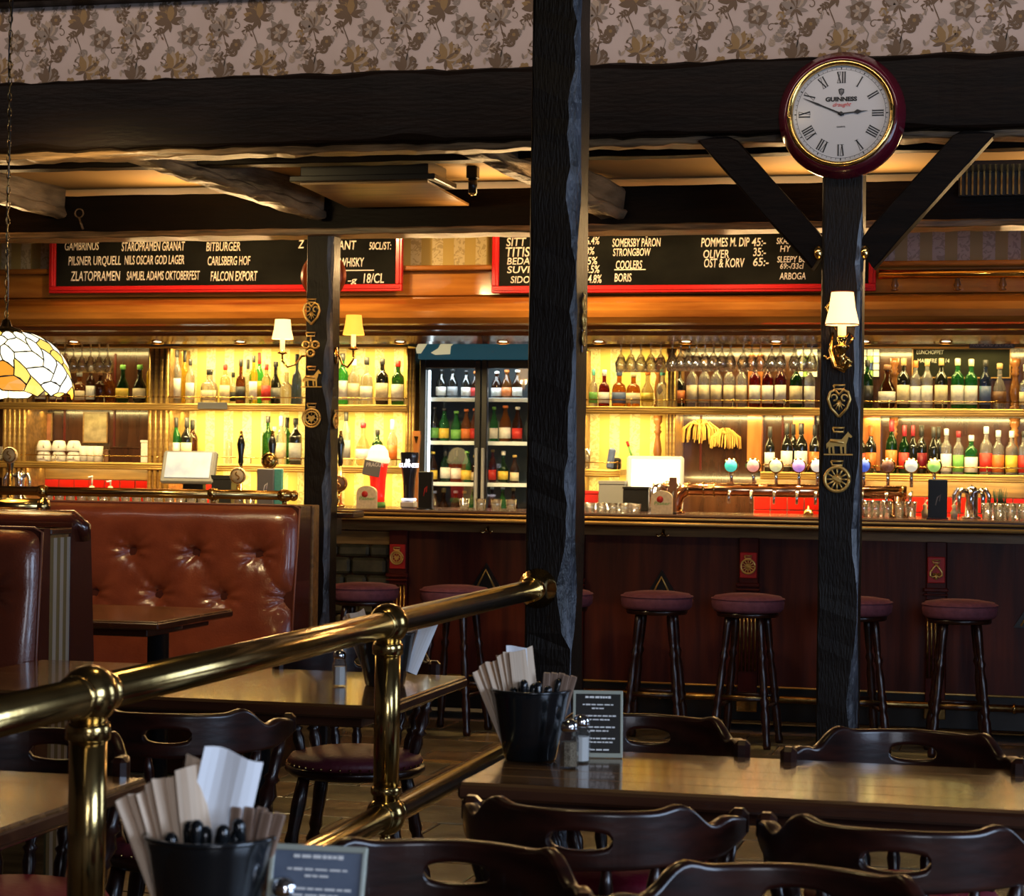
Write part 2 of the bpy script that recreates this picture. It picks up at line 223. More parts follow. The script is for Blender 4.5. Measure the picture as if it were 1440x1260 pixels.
# ------------------------------------------------------------------ mesh helpers
class MB:
    def __init__(s): s.v = []; s.f = []; s.mi = []; s.sm = []
    def add(s, vs, fs, mi=0, smooth=False, X=None):
        n = len(s.v)
        s.v += [tuple((X @ Vector(v)) if X is not None else v) for v in vs]
        for f in fs: s.f.append(tuple(i + n for i in f)); s.mi.append(mi); s.sm.append(smooth)
    def box(s, c, d, mi=0, b=0.0, X=None):
        hx, hy, hz = d[0] / 2, d[1] / 2, d[2] / 2
        T = Matrix.Translation(Vector(c)); T = (X @ T) if X is not None else T
        b = min(b, hx * .9, hy * .9, hz * .9)
        if b <= 0:
            vs = [(x, y, z) for x in (-hx, hx) for y in (-hy, hy) for z in (-hz, hz)]
            s.add(vs, [(0, 1, 3, 2), (4, 6, 7, 5), (0, 4, 5, 1), (2, 3, 7, 6), (0, 2, 6, 4), (1, 5, 7, 3)], mi, False, T); return
        vs = []; idx = {}
        for sx in (-1, 1):
            for sy in (-1, 1):
                for sz in (-1, 1):
                    for k in range(3):
                        p = [sx * (hx - (b if k != 0 else 0)), sy * (hy - (b if k != 1 else 0)), sz * (hz - (b if k != 2 else 0))]
                        idx[(sx, sy, sz, k)] = len(vs); vs.append(tuple(p))
        fs = []
        for k in range(3):
            o = [i for i in range(3) if i != k]
            for sg in (-1, 1):
                q = []
                for u, w in ((-1, -1), (1, -1), (1, 1), (-1, 1)):
                    t = [0, 0, 0]; t[k] = sg; t[o[0]] = u; t[o[1]] = w; q.append(idx[(*t, k)])
                fs.append(tuple(q))
            for u in (-1, 1):
                for w in (-1, 1):
                    def g(e, kk):
                        t = [0, 0, 0]; t[k] = e; t[o[0]] = u; t[o[1]] = w; return idx[(*t, kk)]
                    fs.append((g(-1, o[0]), g(1, o[0]), g(1, o[1]), g(-1, o[1])))
        for sx in (-1, 1):
            for sy in (-1, 1):
                for sz in (-1, 1): fs.append(tuple(idx[(sx, sy, sz, k)] for k in range(3)))
        s.add(vs, fs, mi, False, T)
    def bx(s, x0, x1, y0, y1, z0, z1, mi=0, b=0.0, X=None):
        s.box(((x0 + x1) / 2, (y0 + y1) / 2, (z0 + z1) / 2), (x1 - x0, y1 - y0, z1 - z0), mi, b, X)
    def lathe(s, prof, n=16, mi=0, X=None, smooth=True, sq=0.0, a0=0.0, a1=2 * PI, cap=True):
        full = abs(a1 - a0 - 2 * PI) < 1e-6; k = n if full else n + 1
        vs = []; fs = []
        for r, z in prof:
            for i in range(k):
                a = a0 + (a1 - a0) * i / n; m = 1.0
                if sq: m = 1 / (max(abs(math.cos(a)), abs(math.sin(a))) ** sq)
                vs.append((r * m * math.cos(a), r * m * math.sin(a), z))
        for j in range(len(prof) - 1):
            for i in range(n):
                i2 = (i + 1) % k
                fs.append((j * k + i, j * k + i2, (j + 1) * k + i2, (j + 1) * k + i))
        if full and cap:
            for j, r in ((0, prof[0][0]), (len(prof) - 1, prof[-1][0])):
                if r > 1e-5: fs.append(tuple(j * k + i for i in range(k)))
        s.add(vs, fs, mi, smooth, X)
    def tube(s, pts, r, n=10, mi=0, X=None, smooth=True, caps=True):
        pts = [Vector(p) for p in pts]; rs = r if isinstance(r, (list, tuple)) else [r] * len(pts)
        vs = []; up = None
        for i, p in enumerate(pts):
            t = (pts[min(i + 1, len(pts) - 1)] - pts[max(i - 1, 0)]).normalized()
            if up is None: up = Vector((0, 0, 1)) if abs(t.z) < .9 else Vector((1, 0, 0))
            sx = t.cross(up)
            if sx.length < 1e-4: up = Vector((1, 0, 0)); sx = t.cross(up)
            sx.normalize(); up = sx.cross(t).normalized()
            for j in range(n):
                a = 2 * PI * j / n; vs.append(tuple(p + (sx * math.cos(a) + up * math.sin(a)) * rs[i]))
        fs = [(i * n + j, i * n + (j + 1) % n, (i + 1) * n + (j + 1) % n, (i + 1) * n + j) for i in range(len(pts) - 1) for j in range(n)]
        if caps: fs += [tuple(range(n)), tuple((len(pts) - 1) * n + j for j in range(n))]
        s.add(vs, fs, mi, smooth, X)
    def loft(s, secs, mi=0, smooth=False, X=None, caps=True):
        n = len(secs[0]); vs = [tuple(p) for q in secs for p in q]
        fs = [(i * n + j, i * n + (j + 1) % n, (i + 1) * n + (j + 1) % n, (i + 1) * n + j) for i in range(len(secs) - 1) for j in range(n)]
        if caps and not smooth: fs += [tuple(range(n)), tuple((len(secs) - 1) * n + j for j in range(n))]
        s.add(vs, fs, mi, smooth, X)
        if caps and smooth: s.add(vs[:n], [tuple(range(n))], mi, False, X); s.add(vs[-n:], [tuple(range(n))], mi, False, X)
    def prism(s, poly, t, mi=0, X=None):      # poly in local x,z ; thickness along +y
        n = len(poly); vs = [(x, 0, z) for x, z in poly] + [(x, t, z) for x, z in poly]
        fs = [tuple(range(n)), tuple(range(2 * n - 1, n - 1, -1))] + [(i, (i + 1) % n, n + (i + 1) % n, n + i) for i in range(n)]
        s.add(vs, fs, mi, False, X)
    def mesh(s, name, mats):
        me = bpy.data.meshes.new(name); me.from_pydata([tuple(v) for v in s.v], [], s.f)
        for m in mats: me.materials.append(M[m] if isinstance(m, str) else m)
        me.polygons.foreach_set('material_index', s.mi); me.polygons.foreach_set('use_smooth', s.sm)
        bm = bmesh.new(); bm.from_mesh(me); bmesh.ops.recalc_face_normals(bm, faces=bm.faces); bm.to_mesh(me); bm.free()
        return me
    def build(s, name, mats, parent=None, world=False, loc=None):
        if isinstance(mats, str): mats = [mats]
        if world and parent is not None:
            w = wloc(parent); s.v = [(v[0] - w.x, v[1] - w.y, v[2] - w.z) for v in s.v]
        return obj(name, s.mesh(name, mats), parent, loc)
def wloc(o):
    v = Vector(o.location)
    while o.parent: o = o.parent; v += Vector(o.location)
    return v
def obj(name, me, parent=None, loc=None, rot=None):
    o = bpy.data.objects.new(name, me); C.objects.link(o)
    if parent is not None: o.parent = parent
    if loc is not None: o.location = loc
    if rot is not None: o.rotation_euler = rot
    return o
def tag(o, label=None, cat=None, group=None, kind=None):
    if label: o['label'] = label
    if cat: o['category'] = cat
    if group: o['group'] = group
    if kind: o['kind'] = kind
    return o
def thing(name, label, cat, loc=(0, 0, 0), rz=0, group=None, kind=None):
    o = bpy.data.objects.new(name, None); C.objects.link(o); o.location = loc; o.rotation_euler = (0, 0, rz); o.empty_display_size = 0.05
    return tag(o, label, cat, group, kind)
def struct(name, mb, m, parent=None):
    o = mb.build(name, m, parent, world=parent is not None)
    if parent is None: o['kind'] = 'structure'
    return o
def copy_tree(o, parent=None):
    c = o.copy(); C.objects.link(c); c.parent = parent
    for ch in list(o.children): copy_tree(ch, c)
    return c
def dup(o, loc, rz=0, label=None, group=None):
    c = copy_tree(o); c.location = loc; c.rotation_euler = (0, 0, rz)
    if label: c['label'] = label
    if group: c['group'] = group
    return c
def T(*a): return Matrix.Translation(Vector(a))
def RX(a): return Matrix.Rotation(a, 4, 'X')
def RY(a): return Matrix.Rotation(a, 4, 'Y')
def RZ(a): return Matrix.Rotation(a, 4, 'Z')
def text(s_, size, m, parent, loc, rot=(PI / 2, 0, 0), name='lettering', align='LEFT', shear=0.0, bold=0.0, ext=0.0006, sx=1.0):
    cu = bpy.data.curves.new('t', 'FONT'); cu.body = s_; cu.size = size; cu.align_x = align; cu.shear = shear; cu.offset = bold; cu.extrude = ext; cu.resolution_u = 3
    to = bpy.data.objects.new('t', cu); C.objects.link(to)
    me = bpy.data.meshes.new_from_object(to); bpy.data.objects.remove(to); bpy.data.curves.remove(cu)
    me.materials.clear(); me.materials.append(M[m])
    if sx != 1.0: me.transform(Matrix.Diagonal((sx, 1, 1, 1)))
    w = wloc(parent)
    return obj(name, me, parent, Vector(loc) - w, rot)
def ring_arc(c, r, a0, a1, n=16):
    return [(c[0] + r * math.cos(a0 + (a1 - a0) * i / n), c[1], c[2] + r * math.sin(a0 + (a1 - a0) * i / n)) for i in range(n + 1)]
def beam_mesh(p0, p1, w, h, seed=0, amp=0.006, chip=0.02, step=0.05, chamf=None, up=Vector((0, 0, 1)), end0=None):
    """hewn timber: rectangular section with chipped corners. returns MB in world coords"""
    p0, p1 = Vector(p0), Vector(p1); t = (p1 - p0); L = t.length; t.normalize()
    if abs(t.dot(up)) > 0.95: up = Vector((0, 1, 0))
    sx = t.cross(up).normalized(); su = sx.cross(t).normalized()
    N = max(4, int(L / step)); secs = []; cr = random.Random(seed)
    for i in range(N + 1):
        u = L * i / N; base = p0 + t * u; sec = []
        for k, (a, b) in enumerate(((1, -1), (1, 1), (-1, 1), (-1, -1))):
            nz = noise.noise(Vector((u * 3.1 + seed * 7.3, k * 5.7, seed))); nz2 = noise.noise(Vector((u * 11 + seed * 3, k * 9.1, 3.3)))
            c = chip * (0.45 + 0.8 * max(0, nz) * 1.6 + 0.35 * nz2)
            if chamf and k in chamf: c = chamf[k] * (0.7 + 1.9 * max(-0.4, nz) + 0.5 * nz2 + .25 * noise.noise(Vector((u * 27, k, seed))))
            c = max(0.003, min(c, w * .45, h * .45)); J = amp * nz2
            x, z = a * (w / 2 + amp * nz), b * (h / 2 + J)
            A, B = (x, z - b * c), (x - a * c, z)
            mid = (x - a * c * .38, z - b * c * .38)
            sec += [A, mid, B] if a * b < 0 and False else ([A, mid, B] if k in (1, 3) else [B, mid, A])
        secs.append([tuple(base + sx * q[0] + su * q[1]) for q in sec])
    mb = MB(); mb.loft(secs, 0, False)
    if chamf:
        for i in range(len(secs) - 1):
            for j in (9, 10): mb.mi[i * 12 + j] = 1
    return mb

# ------------------------------------------------------------------ SETTING
XL, XR, YN, YB = -6.6, 2.6, -1.6, 12.62
fl = MB(); fl.bx(XL - .1, XR + .1, YN, YB + .3, -0.12, -0.012); floor = fl.build('floor', ['grout']); floor['kind'] = 'structure'
rnd = random.Random(4)
tile_me = []
for k in range(6):
    m_ = MB(); m_.box((0, 0, 0), (0.385, 0.385, 0.03), 0, 0.004); me = m_.mesh('tile', ['slate' if k % 2 else 'slate2']); tile_me.append(me)
nt_ = 0
for i in range(13):
    for j in range(17):
        x = -4.4 + i * 0.392 + (0.196 if j % 2 else 0); y = 4.6 + j * 0.392
        if 8.96 < y < 9.12 or y > 11.1 or x > 0.7: continue
        o = obj('tile', tile_me[(i * 7 + j * 5) % 6], floor, (x, y, -0.015 + rnd.uniform(-.0015, .0015)), (rnd.uniform(-.006, .006), rnd.uniform(-.006, .006), (0, PI / 2, PI, -PI / 2)[(i + 2 * j) % 4])); nt_ += 1
m_ = MB(); m_.bx(-4.8, 0.9, 9.5, 9.56, -0.01, 0.004); m_.build('inlay_strip', 'floorstrip', floor)
w_ = MB(); w_.bx(XL - .1, XR + .1, YB, YB + .12, 0, 2.85); struct('wall_back', w_, 'wallpaper')
w_ = MB(); w_.bx(XL - .12, XL, YN, YB, 0, 3.5); struct('wall_left', w_, 'plaster')
w_ = MB(); w_.bx(XL, XR, YN - .12, YN, 0, 0.9); w_.bx(XL, 0.4, YN - .12, YN, .9, 3.5); w_.bx(2.0, XR, YN - .12, YN, .9, 3.5); w_.bx(.4, 2.0, YN - .12, YN, 2.7, 3.5)
struct('wall_front', w_, 'plaster')
w_ = MB(); w_.bx(XR, XR + .12, YN, YB, 0, .95); w_.bx(XR, XR + .12, YN, YB, 2.65, 3.5)
for a_, b_ in ((YN, 1.0), (3.0, 5.6), (7.2, YB)): w_.bx(XR, XR + .12, a_, b_, .95, 2.65)
struct('wall_right', w_, 'plaster')
def window(n, x0, x1, y0, y1, z0, z1):
    f = MB(); horiz = (x1 - x0) > (y1 - y0)
    def bar(a0, a1, c0, c1):
        if horiz: f.bx(a0, a1, y0, y1, c0, c1, 0, .004)
        else: f.bx(x0, x1, a0, a1, c0, c1, 0, .004)
    a, b = (x0, x1) if horiz else (y0, y1)
    bar(a, a + .07, z0, z1); bar(b - .07, b, z0, z1); bar(a + .07, b - .07, z0, z0 + .07); bar(a + .07, b - .07, z1 - .07, z1); bar((a + b) / 2 - .025, (a + b) / 2 + .025, z0 + .07, z1 - .07); bar(a + .07, b - .07, (z0 + z1) / 2 + .27, (z0 + z1) / 2 + .31)
    w = f.build('window_%d' % n, ['chairwood']); w['kind'] = 'structure'
    g = MB()
    if horiz: g.bx(x0 + .06, x1 - .06, (y0 + y1) / 2 - .004, (y0 + y1) / 2 + .004, z0 + .06, z1 - .06)
    else: g.bx((x0 + x1) / 2 - .004, (x0 + x1) / 2 + .004, y0 + .06, y1 - .06, z0 + .06, z1 - .06)
    g.build('pane', 'pane', w)
window(1, XR + .02, XR + .10, 1.0, 3.0, .95, 2.65); window(2, XR + .02, XR + .10, 5.6, 7.2, .95, 2.65); window(3, .4, 2.0, YN - .1, YN - .02, .9, 2.7)
# ceilings
w_ = MB(); w_.bx(XL, XR, YN, 8.4, 3.45, 3.55); struct('ceiling', w_, 'darkplaster')
w_ = MB(); w_.bx(XL, XR, 8.42, YB, 2.72, 2.8); struct('ceiling_low', w_, 'ceil')
# dropped wall with floral wallpaper above the front beam
wu = MB(); wu.bx(XL, XR, 8.22, 8.4, 2.9, 3.45); wall_up = wu.build('wall_upper', ['paperbase']); wall_up['kind'] = 'structure'
def floral():
    mb = MB(); y0 = 8.2185; layer = [0]
    def poly(pts, mi):
        layer[0] = (layer[0] + 1) % 23; y = y0 - layer[0] * 0.00004
        c = (sum(p[0] for p in pts) / len(pts), sum(p[1] for p in pts) / len(pts))
        vs = [(c[0], y, c[1])] + [(p[0], y, p[1]) for p in pts]; n = len(pts)
        mb.add(vs, [(0, 1 + i, 1 + (i + 1) % n) for i in range(n)], mi)
    def leaf(x, z, L, w, a, mi):
        ca, sa = math.cos(a), math.sin(a); pts = []
        for t, s_ in ((0, 0), (.2, .7), (.5, 1), (.8, .6), (1, 0), (.8, -.6), (.5, -1), (.2, -.7)):
            u, v = t * L, s_ * w * .5; pts.append((x + u * ca - v * sa, z + u * sa + v * ca))
        poly(pts, mi)
    def disc(x, z, r, mi, n=12, wob=0):
        poly([(x + r * (1 + wob * math.sin(i * 2.4)) * math.cos(2 * PI * i / n), z + r * (1 + wob * math.sin(i * 2.4)) * math.sin(2 * PI * i / n)) for i in range(n)], mi)
    def stem(pts, w, mi):
        for a, b in zip(pts[:-1], pts[1:]):
            d = Vector((b[0] - a[0], b[1] - a[1])); 
            if d.length < 1e-6: continue
            nrm = Vector((-d.y, d.x)).normalized() * w / 2
            poly([(a[0] - nrm.x, a[1] - nrm.y), (b[0] - nrm.x, b[1] - nrm.y), (b[0] + nrm.x, b[1] + nrm.y), (a[0] + nrm.x, a[1] + nrm.y)], mi)
    def fan(x, z, s_, a, m1, m2):
        for k in range(7): leaf(x, z, .062 * s_ * (1 - .04 * abs(k - 3)), .026 * s_, a + (k - 3) * .33, m1 if k % 2 else m2)
        for k in range(5): leaf(x, z, .040 * s_, .010 * s_, a + (k - 2) * .3, 0 if k % 2 else m2)
        for k in (-1, 1): leaf(x, z, .045 * s_, .016 * s_, a + k * 1.9, m2); leaf(x, z, .035 * s_, .012 * s_, a + k * 2.5, 0)
    def rose(x, z, s_, m1, m2):
        for k in range(9): leaf(x, z, .047 * s_, .026 * s_, k * 2 * PI / 9, m1)
        disc(x, z, .030 * s_, m2, 14, .12)
        for k in range(7): leaf(x, z, .024 * s_, .011 * s_, k * 2 * PI / 7 + .3, m1 if k % 2 else 3)
        disc(x, z, .008 * s_, 0)
    def daisy(x, z, s_, m1):
        for k in range(6): disc(x + .013 * s_ * math.cos(k * PI / 3), z + .013 * s_ * math.sin(k * PI / 3), .0085 * s_, m1, 8)
        disc(x, z, .006 * s_, 1, 8)
    def spray(x, z, s_, a, n, m1):
        ca, sa = math.cos(a), math.sin(a); stem([(x, z), (x + n * .016 * s_ * ca, z + n * .016 * s_ * sa)], .0028, m1)
        for k in range(n):
            px_, pz_ = x + k * .016 * s_ * ca, z + k * .016 * s_ * sa
            for sg in (-1, 1): leaf(px_, pz_, (.034 - .003 * k) * s_, .013 * s_, a + sg * .75, m1)
        leaf(x + n * .016 * s_ * ca, z + n * .016 * s_ * sa, .03 * s_, .012 * s_, a, m1)
    def curl(x, z, r, a, m1, sg=1):
        stem([(x + r * (1 - k * .075) * math.cos(a + sg * k * .5) , z + r * (1 - k * .075) * math.sin(a + sg * k * .5)) for k in range(11)], .0035, m1)
        leaf(x + r * math.cos(a), z + r * math.sin(a), .02, .008, a - 1, m1)
    P, Q = 0.392, 0.40
    _sp, _cu, _da = spray, curl, daisy
    for i in range(-1, 20):
        for j in range(-1, 2):
            X = -5.1 + i * P; Z = 3.20 + j * Q
            r_ = random.Random(5)
            for k in range(34):   # fine pale foliage between the large flowers
                qx, qz, qa = X + r_.uniform(-.2, .19), Z + r_.uniform(-.27, .12), r_.uniform(0, 6.28)
                if k % 3 == 0: spray(qx, qz, .62, qa, 3, 3 if k % 2 else 2)
                elif k % 3 == 1: curl(qx, qz, .012, qa, 3 if k % 2 else 0); leaf(qx, qz, .026, .010, qa, 2)
                else: leaf(qx, qz, .030, .012, qa, 3); leaf(qx, qz, .026, .010, qa + .9, 2)
            if j != 0 and not (j == -1 or j == 1): continue
            fan(X, Z, 1.3, 2.2, 1, 0); fan(X + .012, Z - .195, 1.3, .9, 3, 1)
            rose(X + .085, Z - .065, 1.25, 2, 0); fan(X - .16, Z - .045, 1.15, 1.7, 3, 2); fan(X - .16, Z - .235, 1.15, 1.4, 2, 0); rose(X + .10, Z - .245, .8, 1, 0)
            spray(X - .235, Z + .005, 1, .9, 4, 0); spray(X - .10, Z - .15, 1, 2.3, 3, 0); spray(X + .17, Z - .03, .9, -.2, 4, 0)
            spray(X + .02, Z - .11, .8, -2.6, 3, 2); spray(X - .20, Z - .16, .9, .2, 3, 0); spray(X + .16, Z - .17, .9, 1.1, 4, 2)
            daisy(X - .125, Z + .025, 1.2, 0); daisy(X - .10, Z - .105, 1.2, 0); daisy(X - .055, Z - .24, 1.1, 1); daisy(X + .05, Z - .155, 1.1, 0); daisy(X + .155, Z + .05, 1.0, 2); spray(X - .05, Z + .05, .9, .6, 3, 0); spray(X + .06, Z + .02, .8, 2.0, 3, 2); spray(X - .11, Z - .20, .8, 3.0, 3, 0); spray(X + .06, Z - .19, .8, -.4, 3, 0); spray(X - .19, Z + .07, .8, 2.4, 3, 2); daisy(X + .03, Z + .075, .9, 0); daisy(X - .215, Z - .07, .9, 1); daisy(X + .19, Z - .10, .9, 0); spray(X + .12, Z - .20, .8, 2.7, 2, 0); spray(X - .03, Z - .03, .7, 3.6, 3, 0)
            for c_ in ((-.06, -.06, .02, 0, 0, 1), (-.03, -.17, .018, 2, 0, -1), (.14, -.115, .018, 1, 0, 1), (.055, .035, .018, 3, 0, -1), (-.185, -.115, .018, 5, 2, 1), (.03, -.25, .015, 1, 0, 1), (-.10, -.03, .02, 2, 0, -1)):
                curl(X + c_[0], Z + c_[1], c_[2], c_[3], c_[4], c_[5])
            stem([(X, Z), (X - .03, Z - .05), (X - .01, Z - .10), (X + .012, Z - .195)], .004, 0); stem([(X - .16, Z - .05), (X - .14, Z - .12), (X - .16, Z - .23)], .004, 0); stem([(X + .085, Z - .1), (X + .12, Z - .15), (X + .10, Z - .22)], .004, 2)
    # keep only what lies on the wall
    keep = [k for k, f in enumerate(mb.f) if all(2.93 < mb.v[i][2] < 3.44 for i in f)]
    mb.f = [mb.f[k] for k in keep]; mb.mi = [mb.mi[k] for k in keep]; mb.sm = [False] * len(keep)
    me = bpy.data.meshes.new('floral_print'); me.from_pydata(mb.v, [], mb.f)
    for m in ('pr0', 'pr1', 'pr2', 'pr3'): me.materials.append(M[m])
    me.polygons.foreach_set('material_index', mb.mi); o = obj('floral_print', me, wall_up); o['kind'] = 'stuff'
floral()
t_ = MB(); t_.bx(XL, XR, 8.08, 8.217, 3.28, 3.44, 0, .01); struct('trim_1', t_, 'blackwood_x')

# ------------------------------------------------------------------ TIMBERS
def timber(name, label, p0, p1, w, h, m='blackwood_x', seed=1, **kw):
    mb = beam_mesh(p0, p1, w, h, seed, **kw); base = Vector(p0)
    t = thing(name, label, 'beam' if 'pillar' not in name else 'pillar', base)
    mb.build('timber', m, t, world=True); return t
ybf = 8.20
fb = timber('front_beam', 'massive black hewn ceiling beam under the floral wallpaper', (XL + .05, 8.28, 2.815), (XR - .05, 8.28, 2.815), .22, .29, seed=3, chip=.03, amp=.012, step=.06)
m_ = beam_mesh((XL + .05, 8.285, 2.66), (XR - .05, 8.285, 2.66), .12, .035, 23, chip=.012, amp=.012, step=.04); m_.build('worn_lower_edge', 'ledge', fb, world=True)
bb = timber('back_beam', 'dark rear ceiling beam above the chalkboards', (XL + .05, 9.82, 2.585), (XR - .05, 9.82, 2.585), .24, .19, seed=5, chip=.012, amp=.004, step=.1)
m_ = beam_mesh((XL + .05, 9.80, 2.487), (XR - .05, 9.80, 2.487), .22, .032, 25, chip=.008, amp=.006, step=.05); m_.build('worn_lower_edge', 'ledge', bb, world=True)
sb = timber('secondary_beam', 'thin dark ceiling beam running just behind the front beam', (XL + .05, 8.78, 2.70), (XR - .05, 8.78, 2.70), .10, .05, seed=8, chip=.01, amp=.005, step=.08)
# joists, hewn and ragged on their lower right edge
def joist(px0, py0, px1, py1, lab, seed):
    p = onz(px0, py0, 2.60); q = onz(px1, py1, 2.55)
    a = at(px0, py0, 8.42); b = at(px1, py1, 9.68)
    t = thing('ceiling_joist', lab, 'beam', (a.x, a.y, a.z), 0, 'rough joists between the ceiling beams')
    mb = beam_mesh((a.x, 8.42, a.z + .07), (b.x, 9.68, b.z + .07), .13, .15, seed, amp=.012, chip=.03, step=.04); mb.build('timber', 'joist', t, world=True)
    mb = beam_mesh((a.x + .05, 8.46, a.z + .01), (b.x + .05, 9.66, b.z + .01), .06, .05, seed + 3, amp=.022, chip=.02, step=.035); mb.build('ragged_edge', 'joist', t, world=True)
joist(190, 225, 440, 305, 'ragged hewn joist running back towards the left pillar', 11)
joist(650, 208, 860, 306, 'hewn joist partly hidden behind the tall centre pillar', 12)
joist(-150, 245, 75, 302, 'hewn joist at the far left beside the lamp chain', 13)
# pillars
pc = Vector((-1.505, 6.62, 0))
cp = thing('centre_pillar', 'tall black hewn timber pillar in the middle holding the brass rail', 'pillar', pc)
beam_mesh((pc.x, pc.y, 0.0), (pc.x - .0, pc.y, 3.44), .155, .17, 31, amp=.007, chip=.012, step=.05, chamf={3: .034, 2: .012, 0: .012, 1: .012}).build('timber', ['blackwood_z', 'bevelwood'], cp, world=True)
a = at(1180, 700, 8.2); XRP = a.x
rp = thing('right_pillar', 'black timber pillar below the round clock', 'pillar', (XRP, 8.28, 0))
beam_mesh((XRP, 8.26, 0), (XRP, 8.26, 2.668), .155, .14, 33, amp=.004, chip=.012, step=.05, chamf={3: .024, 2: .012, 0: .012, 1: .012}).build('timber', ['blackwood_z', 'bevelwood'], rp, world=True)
for sg in (-1, 1):
    q = (XRP + sg * .075, 8.26, 2.19) if sg < 0 else (XRP + sg * .075, 8.26, 2.19)
    e = (XRP + sg * .52, 8.26, 2.69)
    mb = beam_mesh(q, e, .11, .115, 35 + sg, amp=.003, chip=.012, step=.05)
    mb.v = [(v[0], v[1], min(v[2], 2.668)) if True else v for v in mb.v]
    mb.v = [((max(v[0], XRP + .073) if sg > 0 else min(v[0], XRP - .073)), v[1], v[2]) for v in mb.v]
    mb.build('diagonal_brace', 'blackwood_x', rp, world=True)
    m_ = MB(); m_.lathe([(0, -.006), (.014, -.004), (.018, .0), (.014, .01), (0, .016)], 12, 0, T(XRP + sg * .088, 8.175, 2.21) @ RX(PI / 2) @ Matrix.Diagonal((1, 1.6, 1, 1))); m_.build('brass_cap', 'brass', rp, world=True)
a = at(445, 700, 9.74); XLP = a.x
lp = thing('left_pillar', 'slim black timber pillar at the end of the red leather bench', 'pillar', (XLP, 9.8, 0))
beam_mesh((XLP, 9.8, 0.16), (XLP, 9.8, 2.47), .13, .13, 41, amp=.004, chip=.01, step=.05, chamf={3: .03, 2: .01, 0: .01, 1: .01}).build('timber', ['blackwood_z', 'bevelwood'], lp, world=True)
m_ = MB(); m_.box((XLP, 9.8, .08), (.15, .15, .16), 0, .008); m_.build('plinth', 'black', lp, world=True)
# eye hook and old ribbon on the back beam
p = at(112, 300, 9.69)
m_ = MB(); m_.tube(ring_arc((0, 0, 0), .022, 0, 2 * PI, 14), .004, 6); m_.tube([(0.0, 0, -.02), (.012, -.005, -.05), (.022, 0, -.08)], .006, 6)
o = m_.build('rope_loop', 'ledge', None, loc=(p.x, 9.685, p.z)); tag(o, 'small twisted rope loop hanging on the back beam at the left', 'rope')
# ceiling unit, small spot, grille
p = at(420, 240, 8.98); q = at(600, 240, 8.98); X0, X1 = p.x, q.x
t = thing('ceiling_unit', 'flat black ceiling box with slanted plywood underside between joists', 'vent', ((X0 + X1) / 2, 9.15, 2.62))
m_ = MB(); m_.bx(X0, X1, 9.0, 9.3, 2.655, 2.72, 0, .004); m_.bx(X0 - .04, X1 + .04, 8.97, 9.33, 2.63, 2.655, 0, .003); m_.build('housing', 'black', t, world=True)
m_ = MB(); m_.add([(X0, 9.0, 2.628), (X1, 9.0, 2.628), (X1 + .02, 9.62, 2.60), (X0 + .02, 9.62, 2.60), (X0, 9.0, 2.618), (X1, 9.0, 2.618), (X1 + .02, 9.62, 2.59), (X0 + .02, 9.62, 2.59)], [(0, 1, 2, 3), (7, 6, 5, 4), (0, 4, 5, 1), (1, 5, 6, 2), (2, 6, 7, 3), (3, 7, 4, 0)]); m_.build('flap', 'oak', t, world=True)
p = at(665, 240, 9.25)
t = thing('ceiling_spot', 'small black spot lamp under the yellow ceiling', 'lamp', (p.x, 9.25, 2.6))
m_ = MB(); m_.bx(p.x - .025, p.x + .025, 9.225, 9.275, 2.665, 2.72, 0, .004); m_.lathe([(0, 2.60), (.02, 2.60), (.022, 2.67), (0, 2.67)], 12, 0, T(p.x, 9.25, 0)); m_.build('body', 'black', t, world=True)
m_ = MB(); m_.lathe([(0, 2.59), (.015, 2.593), (.018, 2.6), (0, 2.6)], 12, 0, T(p.x, 9.25, 0)); m_.build('lens', 'brass', t, world=True)
p = at(1345, 240, 9.4); 
t = thing('ceiling_grille', 'ribbed black ceiling grille at the upper right', 'vent', (p.x + .35, 9.4, 2.62))
m_ = MB(); m_.bx(p.x, p.x + .9, 9.40, 9.66, 2.705, 2.72); m_.bx(p.x, p.x + .9, 9.64, 9.66, 2.6, 2.72); m_.build('backing', 'black', t, world=True)
me = None
for i in range(36):
    if me is None:
        m_ = MB(); m_.box((0, 0, 0), (.008, .02, .11)); me = m_.mesh('slat', ['darkbrass'])
    obj('slat', me, t, Vector((p.x + .012 + i * .025, 9.62, 2.655)) - wloc(t))

# ------------------------------------------------------------------ BAR CANOPY AND CHALKBOARDS
def dpt(px, Y): p = at(px, 640, Y); return (p - CAM).dot(_F)
def pxm(px, Y): return FPX / dpt(px, Y)
XC0, XC1 = -6.5, 1.2
def extrude_x(prof, x0, x1, mi=0, smooth=False, mb=None):
    mb = mb or MB(); mb.loft([[(x0, y, z) for y, z in prof], [(x1, y, z) for y, z in prof]], mi, smooth); return mb
can = thing('bar_canopy', 'glossy amber wooden canopy hanging over the bar with recessed lights', 'canopy', (-2.8, 11.2, 2.04))
prof = [(11.16, 2.292), (11.03, 2.268), (10.975, 2.235), (10.95, 2.195), (10.955, 2.16), (10.985, 2.13), (11.03, 2.118), (11.1, 2.118), (11.2, 2.16), (11.2, 2.292)]
extrude_x(prof, XC0, XC1, smooth=False).build('cornice', 'canopy', can, world=True)
extrude_x([(11.04, 2.118), (11.045, 2.10), (11.10, 2.088), (11.11, 2.072), (11.30, 2.052), (11.42, 2.045), (11.42, 2.118)], XC0, XC1).build('cove_moulding', 'canopydark', can, world=True)
m_ = MB(); m_.bx(XC0, XC1, 11.36, YB, 2.42, 2.45); m_.build('soffit', 'canopydark', can, world=True)
